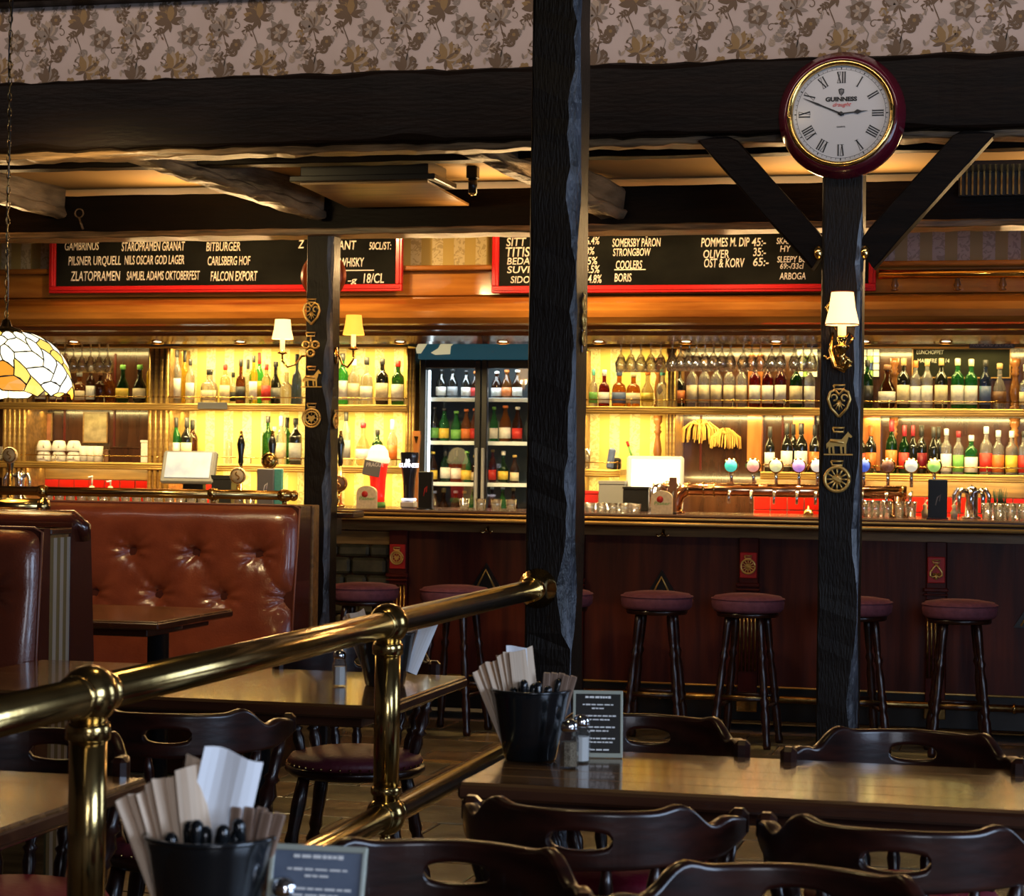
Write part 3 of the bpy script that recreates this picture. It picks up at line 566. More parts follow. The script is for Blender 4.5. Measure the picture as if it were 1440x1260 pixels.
m_ = MB(); m_.bx(XC0, XC1, 11.14, 11.2, 2.292, 2.425, 0, .004); m_.bx(XC0, XC1, 11.08, 11.22, 2.425, 2.452, 0, .006); m_.build('fascia_board', 'canopy', can, world=True)
xa = at(1236, 400, 11.0).x
w_ = MB(); w_.bx(XC0, xa, 11.3, 11.36, 2.13, 2.72); struct('wall_bulkhead', w_, 'wallpaper')
w_ = MB(); w_.bx(xa, XC1, 11.3, 11.36, 2.13, 2.72); struct('wall_bulkhead_right', w_, 'wallpapergrey')
me = None
for px in (-40, 100, 218, 335, 440, 560, 705, 840, 963, 1090, 1215, 1330, 1450):
    p = at(px, 478, 11.3)
    m_ = MB(); m_.lathe([(0, 0), (.024, 0), (.024, .003), (0, .003)], 14); o = m_.build('downlight_lens', 'spotglass', can, loc=Vector((p.x, 11.335, 2.043)) - wloc(can))
    m_ = MB(); m_.lathe([(.024, -.004), (.034, -.004), (.036, .004), (.024, .004)], 16, cap=False); m_.build('trim_ring', 'brass', o)
# brass gallery above the canopy at the right
gr = thing('canopy_gallery', 'fat brass rail on turned posts above the canopy at the right', 'rail', (xa + .8, 11.02, 2.29))
m_ = MB(); za = at(1340, 385, 11.0).z; m_.tube([(xa, 11.0, za), (XC1, 11.0, za)], .024, 14); m_.build('rail', 'brass', gr, world=True)
for px in (1258, 1346, 1410, 1455):
    p = at(px, 400, 11.0); m_ = MB(); m_.lathe([(.012, 2.293), (.02, 2.297), (.010, 2.305), (.02, 2.32), (.011, 2.35), (.018, za - .02)], 10, 0, T(p.x, 11.02, 0)); m_.build('post', 'turned', gr, world=True)
m_ = MB(); m_.bx(xa, XC1, 11.225, 11.24, 2.30, 2.45); m_.build('back_board', 'backdark', gr, world=True)

def textfit(s_, px0, px1, yb, cap, m, parent, Y, name='lettering', shear=0.12, bold=0.0):
    p, q = at(px0, yb, Y), at(px1, yb, Y); h = cap / pxm((px0 + px1) / 2, Y)
    o = text(s_, 1.0, m, parent, (p.x, Y, p.z), name=name, shear=shear, bold=bold, ext=0.0)
    xs = [v.co.x for v in o.data.vertices]; ys = [v.co.y for v in o.data.vertices]
    if not xs: return o
    o.data.transform(Matrix.Translation((-min(xs), 0, 0))); w = max(xs) - min(xs)
    o.data.transform(Matrix.Diagonal(((q.x - p.x) / w, h / 0.73, 1, 1)))
    me_ = o.data; bm = bmesh.new(); bm.from_mesh(me_); r = bmesh.ops.extrude_face_region(bm, geom=bm.faces[:]); bmesh.ops.translate(bm, verts=[g for g in r['geom'] if isinstance(g, bmesh.types.BMVert)], vec=(0, 0, .0006)); bm.to_mesh(me_); bm.free()
    return o
def chalkboard(px0, px1, label, lines, underl):
    Y = 11.06; a = at(px0, 410, Y); b = at(px1, 410, Y); z0, z1 = at((px0 + px1) / 2, 411, Y).z, 2.665
    t = thing('chalkboard', label, 'menu board', ((a.x + b.x) / 2, Y, z0), 0, 'chalk menus above the bar')
    m_ = MB(); m_.bx(a.x + .02, b.x - .02, Y, Y + .012, z0 + .02, z1 - .02); m_.build('slate_panel', 'chalkboard', t, world=True)
    for (x0, x1, c0, c1) in ((a.x, b.x, z0, z0 + .038), (a.x, b.x, z1 - .038, z1), (a.x, a.x + .038, z0 + .038, z1 - .038), (b.x - .038, b.x, z0 + .038, z1 - .038)):
        m_ = MB(); m_.bx(x0, x1, Y - .016, Y + .016, c0, c1, 0, .004)
        if x1 - x0 > .1: m_.bx(x0 + .01, x1 - .01, Y - .024, Y - .014, c0 + .013, c0 + .025, 0, .003)
        else: m_.bx(x0 + .013, x0 + .025, Y - .024, Y - .014, c0, c1, 0, .003)
        m_.build('frame_strip', 'redframe', t, world=True)
    for (s_, x0, x1, y, c) in lines: textfit(s_, x0, x1, y, c, 'chalk', t, Y - .001, bold=0.012)
    for (x0, x1, y) in underl:
        p, q = at(x0, y, Y), at(x1, y, Y); m_ = MB(); m_.bx(p.x, q.x, Y - .0015, Y - .0002, p.z, p.z + .005); m_.build('underline', 'chalk', t, world=True)
    return t
L1 = [('GAMBRINUS', 91, 139, 352, 12), ('PILSNER URQUELL', 96, 170, 373, 13), ('ZLATOPRAMEN', 99, 169, 395, 14), ('STAROPRAMEN GRANAT', 171, 260, 353, 13), ('NILS OSCAR GOD LAGER', 175, 259, 372, 13),
      ('SAMUEL ADAMS OKTOBERFEST', 178, 281, 394, 13), ('BITBURGER', 290, 338, 353, 13), ('CARLSBERG HOF', 292, 352, 373, 13), ('FALCON EXPORT', 296, 362, 395, 14),
      ('Z', 419, 428, 349, 12), ('ZANT', 468, 501, 351, 13), ('50CL/ST:', 519, 550, 351, 11), ('WHISKY', 478, 512, 375, 13), ('-g', 489, 502, 398, 9), ('18/CL', 511, 540, 398, 14)]
chalkboard(70, 566, 'left chalkboard of beer names in a glossy red frame', L1, [(482, 526, 381)])
L2 = [('SITT', 712, 740, 346, 12), ('TITIS', 711, 745, 361, 14), ('BEDA', 713, 745, 372, 10), ('SUVI', 713, 745, 384, 10), ('SIDO', 718, 745, 398, 10), ('ND 6.4%', 806, 843, 344, 11), ('6.8%', 815, 836, 358, 11), ('4.5%', 817, 840, 372, 11), ('MS 4.5%', 806, 843, 384, 11), ('RDS 4.8%', 806, 846, 398, 12),
      ('SOMERSBY PÄRON', 861, 929, 347, 12), ('STRONGBOW', 862, 915, 360, 11), ('COOLERS', 866, 903, 378, 12), ('BORIS', 864, 888, 396, 12),
      ('POMMES M. DIP', 986, 1054, 347, 13), ('45:-', 1057, 1077, 346, 12), ('OLIVER', 989, 1025, 363, 12), ('35:-', 1059, 1077, 360, 12), ('OST & KORV', 990, 1047, 376, 13), ('65:-', 1059, 1081, 374, 12),
      ('SKÅLA MED', 1092, 1136, 343, 9), ('HY   565:-', 1097, 1143, 354, 9), ('SLEEPY BULL', 1093, 1143, 369, 9), ('69:-/33cl', 1097, 1130, 378, 8), ('ARBOGA', 1096, 1133, 393, 10)]
chalkboard(692, 1232, 'right chalkboard of ciders and snacks, red frame, behind centre pillar', L2, [(864, 908, 380)])
p = at(455, 388, 10.1)
p = at(455, 388, 9.965); t = thing('hanging_disc', 'round orange copper disc hanging behind the left pillar', 'ornament', (p.x, 9.965, p.z))
m_ = MB(); m_.lathe([(0, -.03), (.05, -.028), (.095, -.015), (.118, 0), (.095, .02), (0, .03)], 32, 0, RX(PI / 2)); m_.build('disc', 'copperlamp', t)
m_ = MB(); m_.tube([(0, 0, .11), (0, -.02, 2.46 - p.z), (0, -.04, 2.52 - p.z)], .004, 6); m_.build('hanger', 'blackmetal', t)

# ------------------------------------------------------------------ BACK BAR
bk = thing('back_bar', 'lit back bar with gilded shelves, fluted pilasters and wallpapered bays', 'shelf unit', (-2.8, 12.45, 0))
SH = {'top': 2.112, 'up': 1.725, 'low': 1.355}
YS = 12.28
def shelf(px0, px1, zt, name='shelf', rail=True):
    a, b = at(px0, 600, YS).x, at(px1, 600, YS).x
    m_ = MB(); m_.bx(a, b, YS + .012, YB - .002, zt - .03, zt)
    s_ = m_.build(name, 'oak', bk, world=True)
    m_ = MB(); m_.bx(a, b, YS, YS + .013, zt - .042, zt + .002, 0, .003)
    for dz in (-.034, -.022, -.008): m_.tube([(a, YS, zt + dz), (b, YS, zt + dz)], .005, 6)
    o = m_.build('moulding', 'gilt', s_); o.data.transform(Matrix.Translation(-wloc(s_)))
    if rail:
        m_ = MB(); m_.tube([(a, YS + .015, zt + .042), (b, YS + .015, zt + .042)], .0035, 6)
        n = max(1, int((b - a) / .3))
        for i in range(n + 1):
            x = a + .02 + (b - a - .04) * i / n; m_.lathe([(.005, 0), (.003, .012), (.005, .025), (.003, .034), (.006, .04), (.002, .05)], 6, 0, T(x, YS + .015, zt))
        o = m_.build('gallery_rail', 'brass', s_); o.data.transform(Matrix.Translation(-wloc(s_)))
    return s_
XE = 1640
for a, b in ((-60, 572), (812, XE)):
    shelf(a, b, SH['up'])
for a, b in ((-60, 572), (812, 873), (1070, XE)): shelf(a, b, SH['low'])
for a, b in ((-60, 572),): shelf(a, b, SH['top'], rail=False)
for a, b in ((812, XE),): shelf(a, b, SH['top'], rail=True)
def board(px0, px1, z0, z1, m, name, y=YB - .03, th=.025):
    a, b = at(px0, 600, y).x, at(px1, 600, y).x; mm = MB(); mm.bx(a, b, y, y + th, z0, z1, 0, .002); return mm.build(name, m, bk, world=True)
board(-60, 208, .9, 2.42, 'backdark', 'back_panel'); board(950, XE, .9, 2.42, 'backdark', 'back_panel')  # stand for mirrors; the dim room's reflection is painted as dark brown
for px, y in ((90, 0), (160, 0), (985, 0), (1100, 0), (1190, 0)): board(px - 1, px + 2, 1.36, 2.05, 'reddark', 'panel_strip', YB - .036, .008)
def pilaster(px0, px1, z0=.95, z1=2.068, nfl=4, Y=12.30):
    a, b = at(px0, 600, Y).x, at(px1, 600, Y).x; mm = MB(); mm.bx(a, b, Y, YB - .002, z0, z1); o = mm.build('pilaster', 'oak', bk, world=True)
    for i in range(nfl):
        x = a + (b - a) * (i + .5) / nfl; mm = MB(); mm.tube([(x, Y, z0), (x, Y, z1)], (b - a) / nfl * .36, 8); mm.build('flute', 'gilt', o, world=True)
pilaster(208, 238); pilaster(570, 583, nfl=3); pilaster(803, 814, nfl=3); pilaster(936, 950, nfl=3); pilaster(4, 38, nfl=5)
board(1051, 1071, 1.36, 2.05, 'orangewood', 'post', 12.5, .08); board(1115, 1145, 1.37, 1.70, 'orangewood', 'post', 12.52, .06); board(1205, 1238, 1.37, 1.69, 'orangewood', 'post', 12.52, .06)
def turned(px, z0, z1, r, m='turned', parent=bk, Y=12.45, name='turned_column'):
    p = at(px, 600, Y); L = z1 - z0
    pr = [(1, 0), (1, .06), (.6, .08), (.9, .11), (.6, .14), (.75, .2), (1, .34), (.8, .48), (.55, .6), (.6, .66), (.95, .7), (.6, .74), (.8, .78), (.55, .82), (1, .88), (1, 1)]
    mm = MB(); mm.lathe([(r * a, z0 + b * L) for a, b in pr], 14, 0, T(p.x, Y, 0)); return mm.build(name, m, parent, world=True)
for px, r in ((925, .026), (1257, .026), (1427, .03)): turned(px, 1.727, 2.02, r); turned(px, 1.36, 1.68, r)
# wheat sheaves hung in front of the right panel
for px, py, s_, lb in ((985, 598, 1.0, 'left dried wheat bunch hanging on the brown back panel'), (1020, 610, .8, 'right smaller dried wheat bunch hanging on brown back panel')):
    p = at(px, py, 12.55); mm = MB(); rr = random.Random(px)
    for i in range(46):
        a = rr.uniform(-1.35, 1.35); L = rr.uniform(.10, .15) * s_
        pts = [(0, rr.uniform(-.01, .0), 0), (math.sin(a) * L * .45, rr.uniform(-.02, .01), .035 * math.cos(a)), (math.sin(a) * L * .8, rr.uniform(-.02, .01), -.02), (math.sin(a) * L * .85, rr.uniform(-.02, .01), -L * .75)]
        mm.tube(pts, [.002, .003, .004, .002], 4, caps=False)
    o = mm.build('wheat_bunch', 'wheat', None, loc=(p.x, 12.55, p.z)); tag(o, lb, 'dried wheat', 'wheat bunches on the back bar')
# pictures, stained glass, small chalk sign
def framed(px0, px1, py0, py1, m, label, name='framed_picture', cat='picture', Y=YB - .045):
    a, b = at(px0, py1, Y), at(px1, py0, Y); t = thing(name, label, cat, ((a.x + b.x) / 2, Y, a.z))
    mm = MB(); mm.bx(a.x, b.x, Y, Y + .01, a.z, b.z); mm.build('print', m, t, world=True)
    mm = MB(); f = .008
    for q in ((a.x - f, b.x + f, a.z - f, a.z), (a.x - f, b.x + f, b.z, b.z + f), (a.x - f, a.x, a.z, b.z), (b.x, b.x + f, a.z, b.z)): mm.bx(q[0], q[1], Y - .004, Y + .012, q[2], q[3], 0, .002)
    mm.build('frame', 'oak', t, world=True); return t
framed(48, 72, 582, 618, 'picturered', 'red toned framed picture behind the left lower shelf'); framed(118, 150, 581, 621, 'picture', 'pale framed picture behind the left lower shelf, beside brown panel')
framed(1284, 1420, 491, 530, 'chalkboard', 'small chalkboard with lunch notice behind the whisky bottles', 'lunch_board', 'menu board')
lb = bpy.data.objects['lunch_board']; textfit('LUNCHOPPET', 1289, 1327, 498, 6, 'c_grey', lb, YB - .0465); textfit('MAN-FRE 11-14', 1290, 1335, 510, 6, 'c_grey', lb, YB - .0465)
M['st_y'] = mat('pale yellow stained pane', (0.8, 0.75, 0.45), 0.2, emit=0.45, ecol=(0.85, 0.8, 0.5)); M['st_g'] = mat('green stained pane', (0.35, 0.65, 0.12), 0.2, emit=0.4, ecol=(0.4, 0.7, 0.12)); M['st_b'] = mat('blue stained pane', (0.1, 0.15, 0.4), 0.2, emit=0.1)
for (px0, px1, lb_) in ((1120, 1150, 'leaded glass panel left of the right pillar above the bottles'), (1210, 1237, 'leaded glass panel just right of the right pillar above bottles')):
    Y = YB - .05; a, b = at(px0, 530, Y), at(px1, 491, Y); t = thing('stained_glass', lb_, 'leaded glass', ((a.x + b.x) / 2, Y, a.z), 0, 'leaded glass panels of the back bar')
    nx, nz = 3, 4; dx, dz = (b.x - a.x) / nx, (b.z - a.z) / nz
    for i in range(nx):
        for j in range(nz):
            mm = MB(); mm.bx(a.x + i * dx + .001, a.x + (i + 1) * dx - .001, Y, Y + .006, a.z + j * dz + .001, a.z + (j + 1) * dz - .001); mm.build('pane', 'st_g' if (j in (2, 0) and (i + j) % 2) else ('st_b' if (i == 1 and j == 1) else 'st_y'), t, world=True)
    mm = MB()
    for i in range(nx + 1): mm.bx(a.x + i * dx - .002, a.x + i * dx + .002, Y - .004, Y + .004, a.z, b.z)
    for j in range(nz + 1): mm.bx(a.x, b.x, Y - .004, Y + .004, a.z + j * dz - .002, a.z + j * dz + .002)
    mm.tube([(a.x + dx * 1.5, Y - .005, a.z + .01), (a.x + dx * 1.9, Y - .005, (a.z + b.z) / 2), (a.x + dx * 1.5, Y - .005, b.z - .01), (a.x + dx * 1.1, Y - .005, (a.z + b.z) / 2), (a.x + dx * 1.5, Y - .005, a.z + .01)], .002, 4)
    mm.build('leading', 'blackmetal', t, world=True)
# splashback with red tiles, ochre board
board(-60, 300, 1.245, 1.315, 'oak', 'ochre_board', YB - .06); board(1065, XE, 1.225, 1.315, 'oak', 'ochre_board', YB - .06)
def tiles(px0, px1, zs):
    Y = YB - .05; a, b = at(px0, 690, Y).x, at(px1, 690, Y).x
    g_ = MB(); g_.bx(a, b, Y, Y + .04, zs[0], zs[-1]); sp_ = g_.build('splashback', 'grout', bk, world=True); n = int((b - a) / .098); w = (b - a) / n; me = None
    for j in range(len(zs) - 1):
        m_ = MB(); m_.box((0, 0, 0), (w - .006, .012, zs[j + 1] - zs[j] - .006), 0, .002); me = m_.mesh('tile', ['redtile'])
        for i in range(n): obj('tile', me, sp_, Vector((a + (i + .5) * w, Y - .004, (zs[j] + zs[j + 1]) / 2)) - wloc(sp_))
tiles(20, 300, (1.06, 1.152, 1.244)); tiles(1060, 1475, (1.04, 1.132, 1.224))
# shelf name tags
def shelf_tag(px0, px1, py0, py1, txt, lab, Y):
    a, b = at(px0, py1, Y), at(px1, py0, Y); t = thing('shelf_tag', lab, 'label', ((a.x + b.x) / 2, Y, a.z)); mm = MB(); mm.bx(a.x, b.x, Y - .004, Y, a.z, b.z, 0, .001); mm.build('card', 'grey', t, world=True)
    if txt: textfit(txt, px0 + 2, px1 - 2, py1 - 3, py1 - py0 - 5, 'whiteprint', t, Y - .0045)
shelf_tag(1363, 1427, 478, 490, 'HIGHLAND SPEYSIDE', 'grey shelf card reading highland speyside on the top shelf', YS - .012)
shelf_tag(278, 320, 566, 575, '', 'grey shelf card on the upper shelf left of left pillar', YS - .012); shelf_tag(212, 253, 480, 487, 'CLUBJAR', 'grey shelf card at the top of the left fluted pilaster', YS - .012)
shelf_tag(1135, 1150, 474, 489, 'HIGH', 'small grey shelf card hidden partly by the right pillar', YS - .012)

# ------------------------------------------------------------------ BOTTLES
PROF = {'wine': [(.86, 0), (1, .015), (1, .56), (.93, .62), (.5, .72), (.36, .77), (.34, .95), (.40, .955), (.40, .985), (.30, 1)],
        'spirit': [(.9, 0), (1, .015), (1, .60), (.92, .66), (.5, .73), (.36, .78), (.34, .92), (.36, .99), (.3, 1)],
        'squat': [(.9, 0), (1, .02), (1.0, .48), (.85, .60), (.45, .66), (.36, .70), (.34, .88), (.36, .99), (.3, 1)],
        'round': [(.7, 0), (.95, .06), (1, .30), (.95, .46), (.6, .60), (.36, .68), (.32, .9), (.38, .99), (.3, 1)],
        'beer': [(.88, 0), (1, .02), (1, .50), (.9, .60), (.5, .76), (.38, .84), (.36, .94), (.44, .95), (.44, .99), (.3, 1)]}
_bc = {}
def bottle_parts(kind, g, lab, cap, w, h):
    key = (kind, g, lab, cap, round(w, 3), round(h, 3))
    if key in _bc: return _bc[key]
    r = w / 2; pr = PROF[kind]; sq = .55 if kind == 'squat' and w > .09 else 0
    m1 = MB(); m1.lathe([(0, .001)] + [(a * r, b * h + .001) for a, b in pr] + [(0, h)], 16, sq=sq); out = [('body', m1.mesh('body', ['g_' + g]), Vector())]
    if lab:
        m2 = MB(); z0, z1 = {'wine': (.14, .46), 'spirit': (.10, .48), 'squat': (.10, .40), 'round': (.14, .4), 'beer': (.12, .42)}[kind]
        rr = r * 1.015; m2.lathe([(rr, z0 * h), (rr + .0008, z0 * h), (rr + .0008, z1 * h), (rr, z1 * h)], 12, 0, None, True, sq, PI * 1.08, PI * 1.92); 
        m2.f = m2.f; out.append(('label', m2.mesh('label', ['c_' + lab]), Vector()))
    if cap:
        m3 = MB(); c0 = {'wine': .80, 'spirit': .88, 'squat': .86, 'round': .9, 'beer': .955}[kind]; rc = r * .43 if kind != 'beer' else r * .5
        m3.lathe([(rc * .92, c0 * h), (rc, c0 * h + .002), (rc, h * 1.0 + .004), (rc * .8, h + .007), (0, h + .007)], 12); out.append(('cap', m3.mesh('cap', ['c_' + cap]), Vector()))
    _bc[key] = out; return out
ORD = ['first', 'second', 'third', 'fourth', 'fifth', 'sixth', 'seventh', 'eighth', 'ninth', 'tenth', 'eleventh', 'twelfth', 'thirteenth', 'fourteenth', 'fifteenth', 'sixteenth', 'seventeenth', 'eighteenth', 'nineteenth', 'twentieth']
def row(bottles, zb, Y, where, group, name='bottle', xshift=0):
    ls = sorted(bottles, key=lambda b: b[0])
    prev = None
    for i, (px, yt, w, kind, g, lab, cap) in enumerate(ls):
        yy = Y + (0.0 if prev is None or px - prev > w * .92 else .085 if not alt else 0.0); alt = yy > Y; prev = px
        p = at(px, yt, yy); h = p.z - zb - .007; ww = w / pxm(px, yy)
        gd = {'darkgreen': 'dark-green', 'black': 'black'}.get(g, g)
        nm = {'round': 'bulbous', 'squat': 'squat', 'wine': 'wine', 'spirit': 'spirit', 'beer': 'beer'}[kind]
        lbtxt = '%s %s bottle%s, %s from left %s' % (gd, nm, (' with %s label' % lab.replace(' ', '-')) if lab else '', ORD[i], where)
        t = thing(name, lbtxt, 'bottle', (p.x, yy, zb), 0, group)
        for pn, me, v in bottle_parts(kind, g, lab, cap, round(ww, 3), round(h, 3)): obj(pn, me, t, v)
B = []
UL = SH['up'] + .002; LL = SH['low'] + .002; YB1 = 12.39
row([(8, 510, 17, 'spirit', 'brown', 'white', 'black'), (35, 515, 18, 'squat', 'brown', 'white', 'black'), (58, 512, 16, 'spirit', 'brown', 'white', 'black'), (80, 516, 18, 'squat', 'red', 'white', 'black'),
     (112, 522, 19, 'squat', 'amber', 'cream', 'grey'), (128, 515, 13, 'spirit', 'brown', 'white', 'white'), (141, 520, 14, 'squat', 'brown', None, 'brown'), (154, 507, 19, 'round', 'amber', None, 'black'),
     (173, 513, 19, 'round', 'darkgreen', 'yellow', 'green'), (197, 513, 19, 'round', 'black', 'cream', 'green')], UL, YB1, 'on upper shelf in dark left bay', 'spirits on the upper shelf, dark left bay')
row([(213, 498, 14, 'wine', 'yellow', None, 'yellow')], UL, 12.33 + .02, 'in front of the gilt fluted pilaster', 'spirits on the upper shelf, dark left bay')
row([(236, 508, 13, 'spirit', 'pale', 'white', 'black'), (249, 492, 14, 'spirit', 'clear', 'white', 'black'), (260, 493, 12, 'wine', 'yellow', None, 'black'), (268, 505, 13, 'spirit', 'clear', 'white', 'black'), (295, 519, 22, 'squat', 'clear', 'cream', 'black'),
     (317, 512, 15, 'spirit', 'pale', 'cream', 'red'), (328, 523, 13, 'squat', 'clear', 'black', 'black'), (339, 505, 14, 'squat', 'brown', 'black', 'black'), (349, 505, 11, 'wine', 'clear', None, 'black'), (357, 500, 12, 'spirit', 'yellow', 'white', 'black'),
     (365, 496, 13, 'wine', 'green', 'yellow', 'red'), (375, 512, 14, 'spirit', 'pale', 'red', 'red'), (388, 508, 17, 'round', 'black', 'grey', 'black'), (403, 522, 18, 'squat', 'clear', None, None), (418, 498, 14, 'squat', 'blue', None, 'black')],
    UL, YB1, 'on upper shelf of the yellow bay', 'spirits on the upper shelf, yellow bay')
row([(482, 497, 17, 'spirit', 'green', 'white', 'black'), (498, 505, 17, 'spirit', 'clear', 'cream', 'white'), (516, 502, 18, 'squat', 'clear', 'white', 'black'), (538, 504, 18, 'spirit', 'black', 'cream', 'black'), (560, 507, 18, 'spirit', 'darkgreen', 'white', 'red')],
    UL, YB1, 'on upper shelf right of left pillar', 'spirits on the upper shelf right of the left pillar')
row([(219, 582, 15, 'spirit', 'darkgreen', 'cream', 'white'), (248, 587, 14, 'wine', 'green', 'white', 'black'), (263, 587, 16, 'wine', 'black', 'cream', 'black'), (271, 590, 15, 'wine', 'brown', None, 'black'), (322, 605, 10, 'spirit', 'clear', None, None)],
    LL, YB1, 'on lower shelf behind the till', 'bottles on the lower shelf behind the grey till')
row([(377, 585, 16, 'spirit', 'darkgreen', None, 'black'), (386, 600, 12, 'round', 'clear', None, 'silver'), (396, 585, 15, 'wine', 'clear', 'cream', 'silver'), (404, 587, 14, 'wine', 'darkgreen', None, 'black'), (416, 588, 18, 'spirit', 'black', 'grey', 'black')],
    LL, YB1, 'on lower shelf left of left pillar', 'bottles on the lower shelf left of the left pillar')
row([(467, 625, 11, 'squat', 'clear', None, None), (487, 575, 14, 'wine', 'clear', 'grey', 'darkgreen' if False else 'black'), (511, 594, 20, 'round', 'pale', 'white', 'dark red'), (531, 604, 16, 'spirit', 'darkgreen', None, 'black'), (552, 590, 15, 'wine', 'clear', 'orange', 'white')],
    LL, YB1, 'on lower shelf right of left pillar', 'bottles on the lower shelf right of the left pillar')
row([(818, 518, 12, 'spirit', 'pale', 'cream', 'white'), (835, 519, 12, 'squat', 'clear', 'green', 'teal'), (850, 520, 16, 'squat', 'red', 'white', 'silver'), (871, 520, 20, 'squat', 'amber', 'blue', 'blue'), (891, 522, 20, 'squat', 'amber', 'cream', 'cream'), (911, 521, 18, 'round', 'pale', 'yellow', 'orange'), (932, 519, 18, 'squat', 'clear', None, 'teal')],
    UL, YB1, 'on upper shelf right of centre pillar', 'spirits on the upper shelf right of the centre pillar')
row([(955, 512, 19, 'squat', 'black', 'orange', 'black'), (974, 506, 16, 'spirit', 'clear', 'cream', 'wood'), (991, 506, 16, 'spirit', 'clear', 'cream', 'wood'), (1008, 506, 16, 'spirit', 'clear', 'cream', 'wood'), (1026, 506, 16, 'spirit', 'clear', 'cream', 'wood'), (1043, 506, 16, 'spirit', 'clear', 'cream', 'wood'),
     (1062, 506, 16, 'spirit', 'red', 'white', 'black'), (1080, 506, 16, 'spirit', 'red', 'white', 'black'), (1098, 505, 16, 'spirit', 'red', 'white', 'black'), (1120, 508, 18, 'spirit', 'darkgreen', 'cream', 'black'), (1139, 508, 15, 'spirit', 'clear', 'white', 'white')],
    UL, YB1, 'on upper shelf below hanging glasses', 'spirits on the upper shelf below the hanging glasses')
row([(1220, 506, 17, 'spirit', 'darkgreen', 'black', 'black'), (1248, 513, 24, 'round', 'brown', 'white', 'brown'), (1271, 504, 18, 'spirit', 'black', 'cream', 'wood'), (1288, 507, 15, 'spirit', 'clear', 'white', 'orange'), (1304, 505, 16, 'spirit', 'clear', 'white', 'wood'), (1324, 504, 18, 'spirit', 'black', 'cream', 'wood'),
     (1347, 504, 18, 'spirit', 'green', 'white', 'cream'), (1366, 505, 18, 'spirit', 'green', 'white', 'cream'), (1386, 506, 16, 'spirit', 'blue', 'blue', 'black'), (1406, 511, 19, 'round', 'clear', 'brown', 'wood'), (1443, 512, 18, 'squat', 'clear', 'cream', 'silver')],
    UL, YB1, 'on upper shelf right of right pillar', 'whiskies on the upper shelf right of the right pillar')
row([(1083, 600, 14, 'wine', 'black', 'white', 'black'), (1107, 595, 16, 'wine', 'black', 'white', 'black'), (1116, 596, 14, 'wine', 'black', None, 'black'), (1127, 595, 18, 'wine', 'black', 'white', 'black'), (1146, 597, 15, 'wine', 'black', 'orange', 'black')],
    LL - .01, YB1, 'on lower shelf left of right pillar', 'wine bottles on the lower shelf left of the right pillar')
row([(1211, 600, 13, 'wine', 'black', 'red', 'black'), (1225, 598, 16, 'wine', 'black', 'orange', 'orange'), (1254, 590, 16, 'wine', 'darkgreen', 'orange', 'dark red'), (1272, 598, 15, 'wine', 'darkgreen', 'red', 'dark red'), (1284, 598, 13, 'wine', 'black', None, 'dark red'), (1296, 598, 16, 'wine', 'black', 'dark red', 'black'), (1313, 600, 15, 'wine', 'black', None, 'black'), (1320, 600, 14, 'wine', 'black', None, 'black'),
     (1331, 603, 15, 'spirit', 'clear', 'white', 'silver'), (1348, 606, 15, 'spirit', 'clear', 'green', 'dark red'), (1366, 612, 18, 'spirit', 'green', 'white', 'silver'), (1387, 600, 17, 'spirit', 'clear', 'red', 'silver'), (1404, 605, 17, 'spirit', 'clear', 'orange', 'silver'), (1423, 606, 17, 'spirit', 'clear', 'yellow', 'white'), (1440, 606, 15, 'spirit', 'clear', 'red', 'black')],
    LL - .01, YB1, 'on lower shelf right of right pillar', 'bottles on the lower shelf right of the right pillar')
row([(1222, 412, 15, 'spirit', 'brown', 'white', None), (1244, 412, 16, 'spirit', 'brown', 'cream', None), (1262, 453, 15, 'spirit', 'brown', None, None), (1283, 412, 15, 'spirit', 'pale', 'cream', None), (1300, 412, 15, 'spirit', 'pale', 'cream', None), (1317, 412, 16, 'spirit', 'amber', 'cream', None), (1343, 412, 15, 'spirit', 'brown', 'white', None), (1368, 412, 15, 'spirit', 'amber', 'cream', None), (1395, 412, 18, 'spirit', 'brown', 'cream', None), (1420, 412, 18, 'spirit', 'amber', 'white', None)],
    SH['top'] + .002, 12.39, 'on top shelf tucked under the canopy', 'bottles on the top shelf under the canopy')

# ------------------------------------------------------------------ FRIDGE
YF = 12.18
xf0, xf1 = at(590, 600, YF).x, at(590, 600, YF).x + .76
fr = thing('drinks_fridge', 'black two-door drinks fridge with lit shelves of bottles', 'fridge', ((xf0 + xf1) / 2, YF + .2, 0))
zt = at(650, 506, YF).z
m_ = MB(); m_.bx(xf0, xf0 + .03, YF + .02, YB - .01, .1, zt); m_.bx(xf1 - .03, xf1, YF + .02, YB - .01, .1, zt); m_.bx(xf0, xf1, YF + .02, YB - .01, zt - .03, zt); m_.bx(xf0, xf1, YF, YB - .01, 0, .1); m_.build('casing', 'black', fr, world=True)
m_ = MB(); m_.bx(xf0 + .03, xf1 - .03, YB - .03, YB - .012, .1, zt - .03); m_.build('rear_lining', 'fridgein', fr, world=True)
zsh = [at(640, y, YF + .05).z for y in (560, 621, 679, 737)]
for i, z in enumerate(zsh):
    m_ = MB(); m_.bx(xf0 + .05, xf1 - .05, YF + .06, YB - .04, z - .012, z - .004); m_.bx(xf0 + .05, xf1 - .05, YF + .05, YF + .06, z - .02, z + .004, 0, .002); m_.build('shelf', 'fridgeshelf', fr, world=True)
xm = xf0 + .38
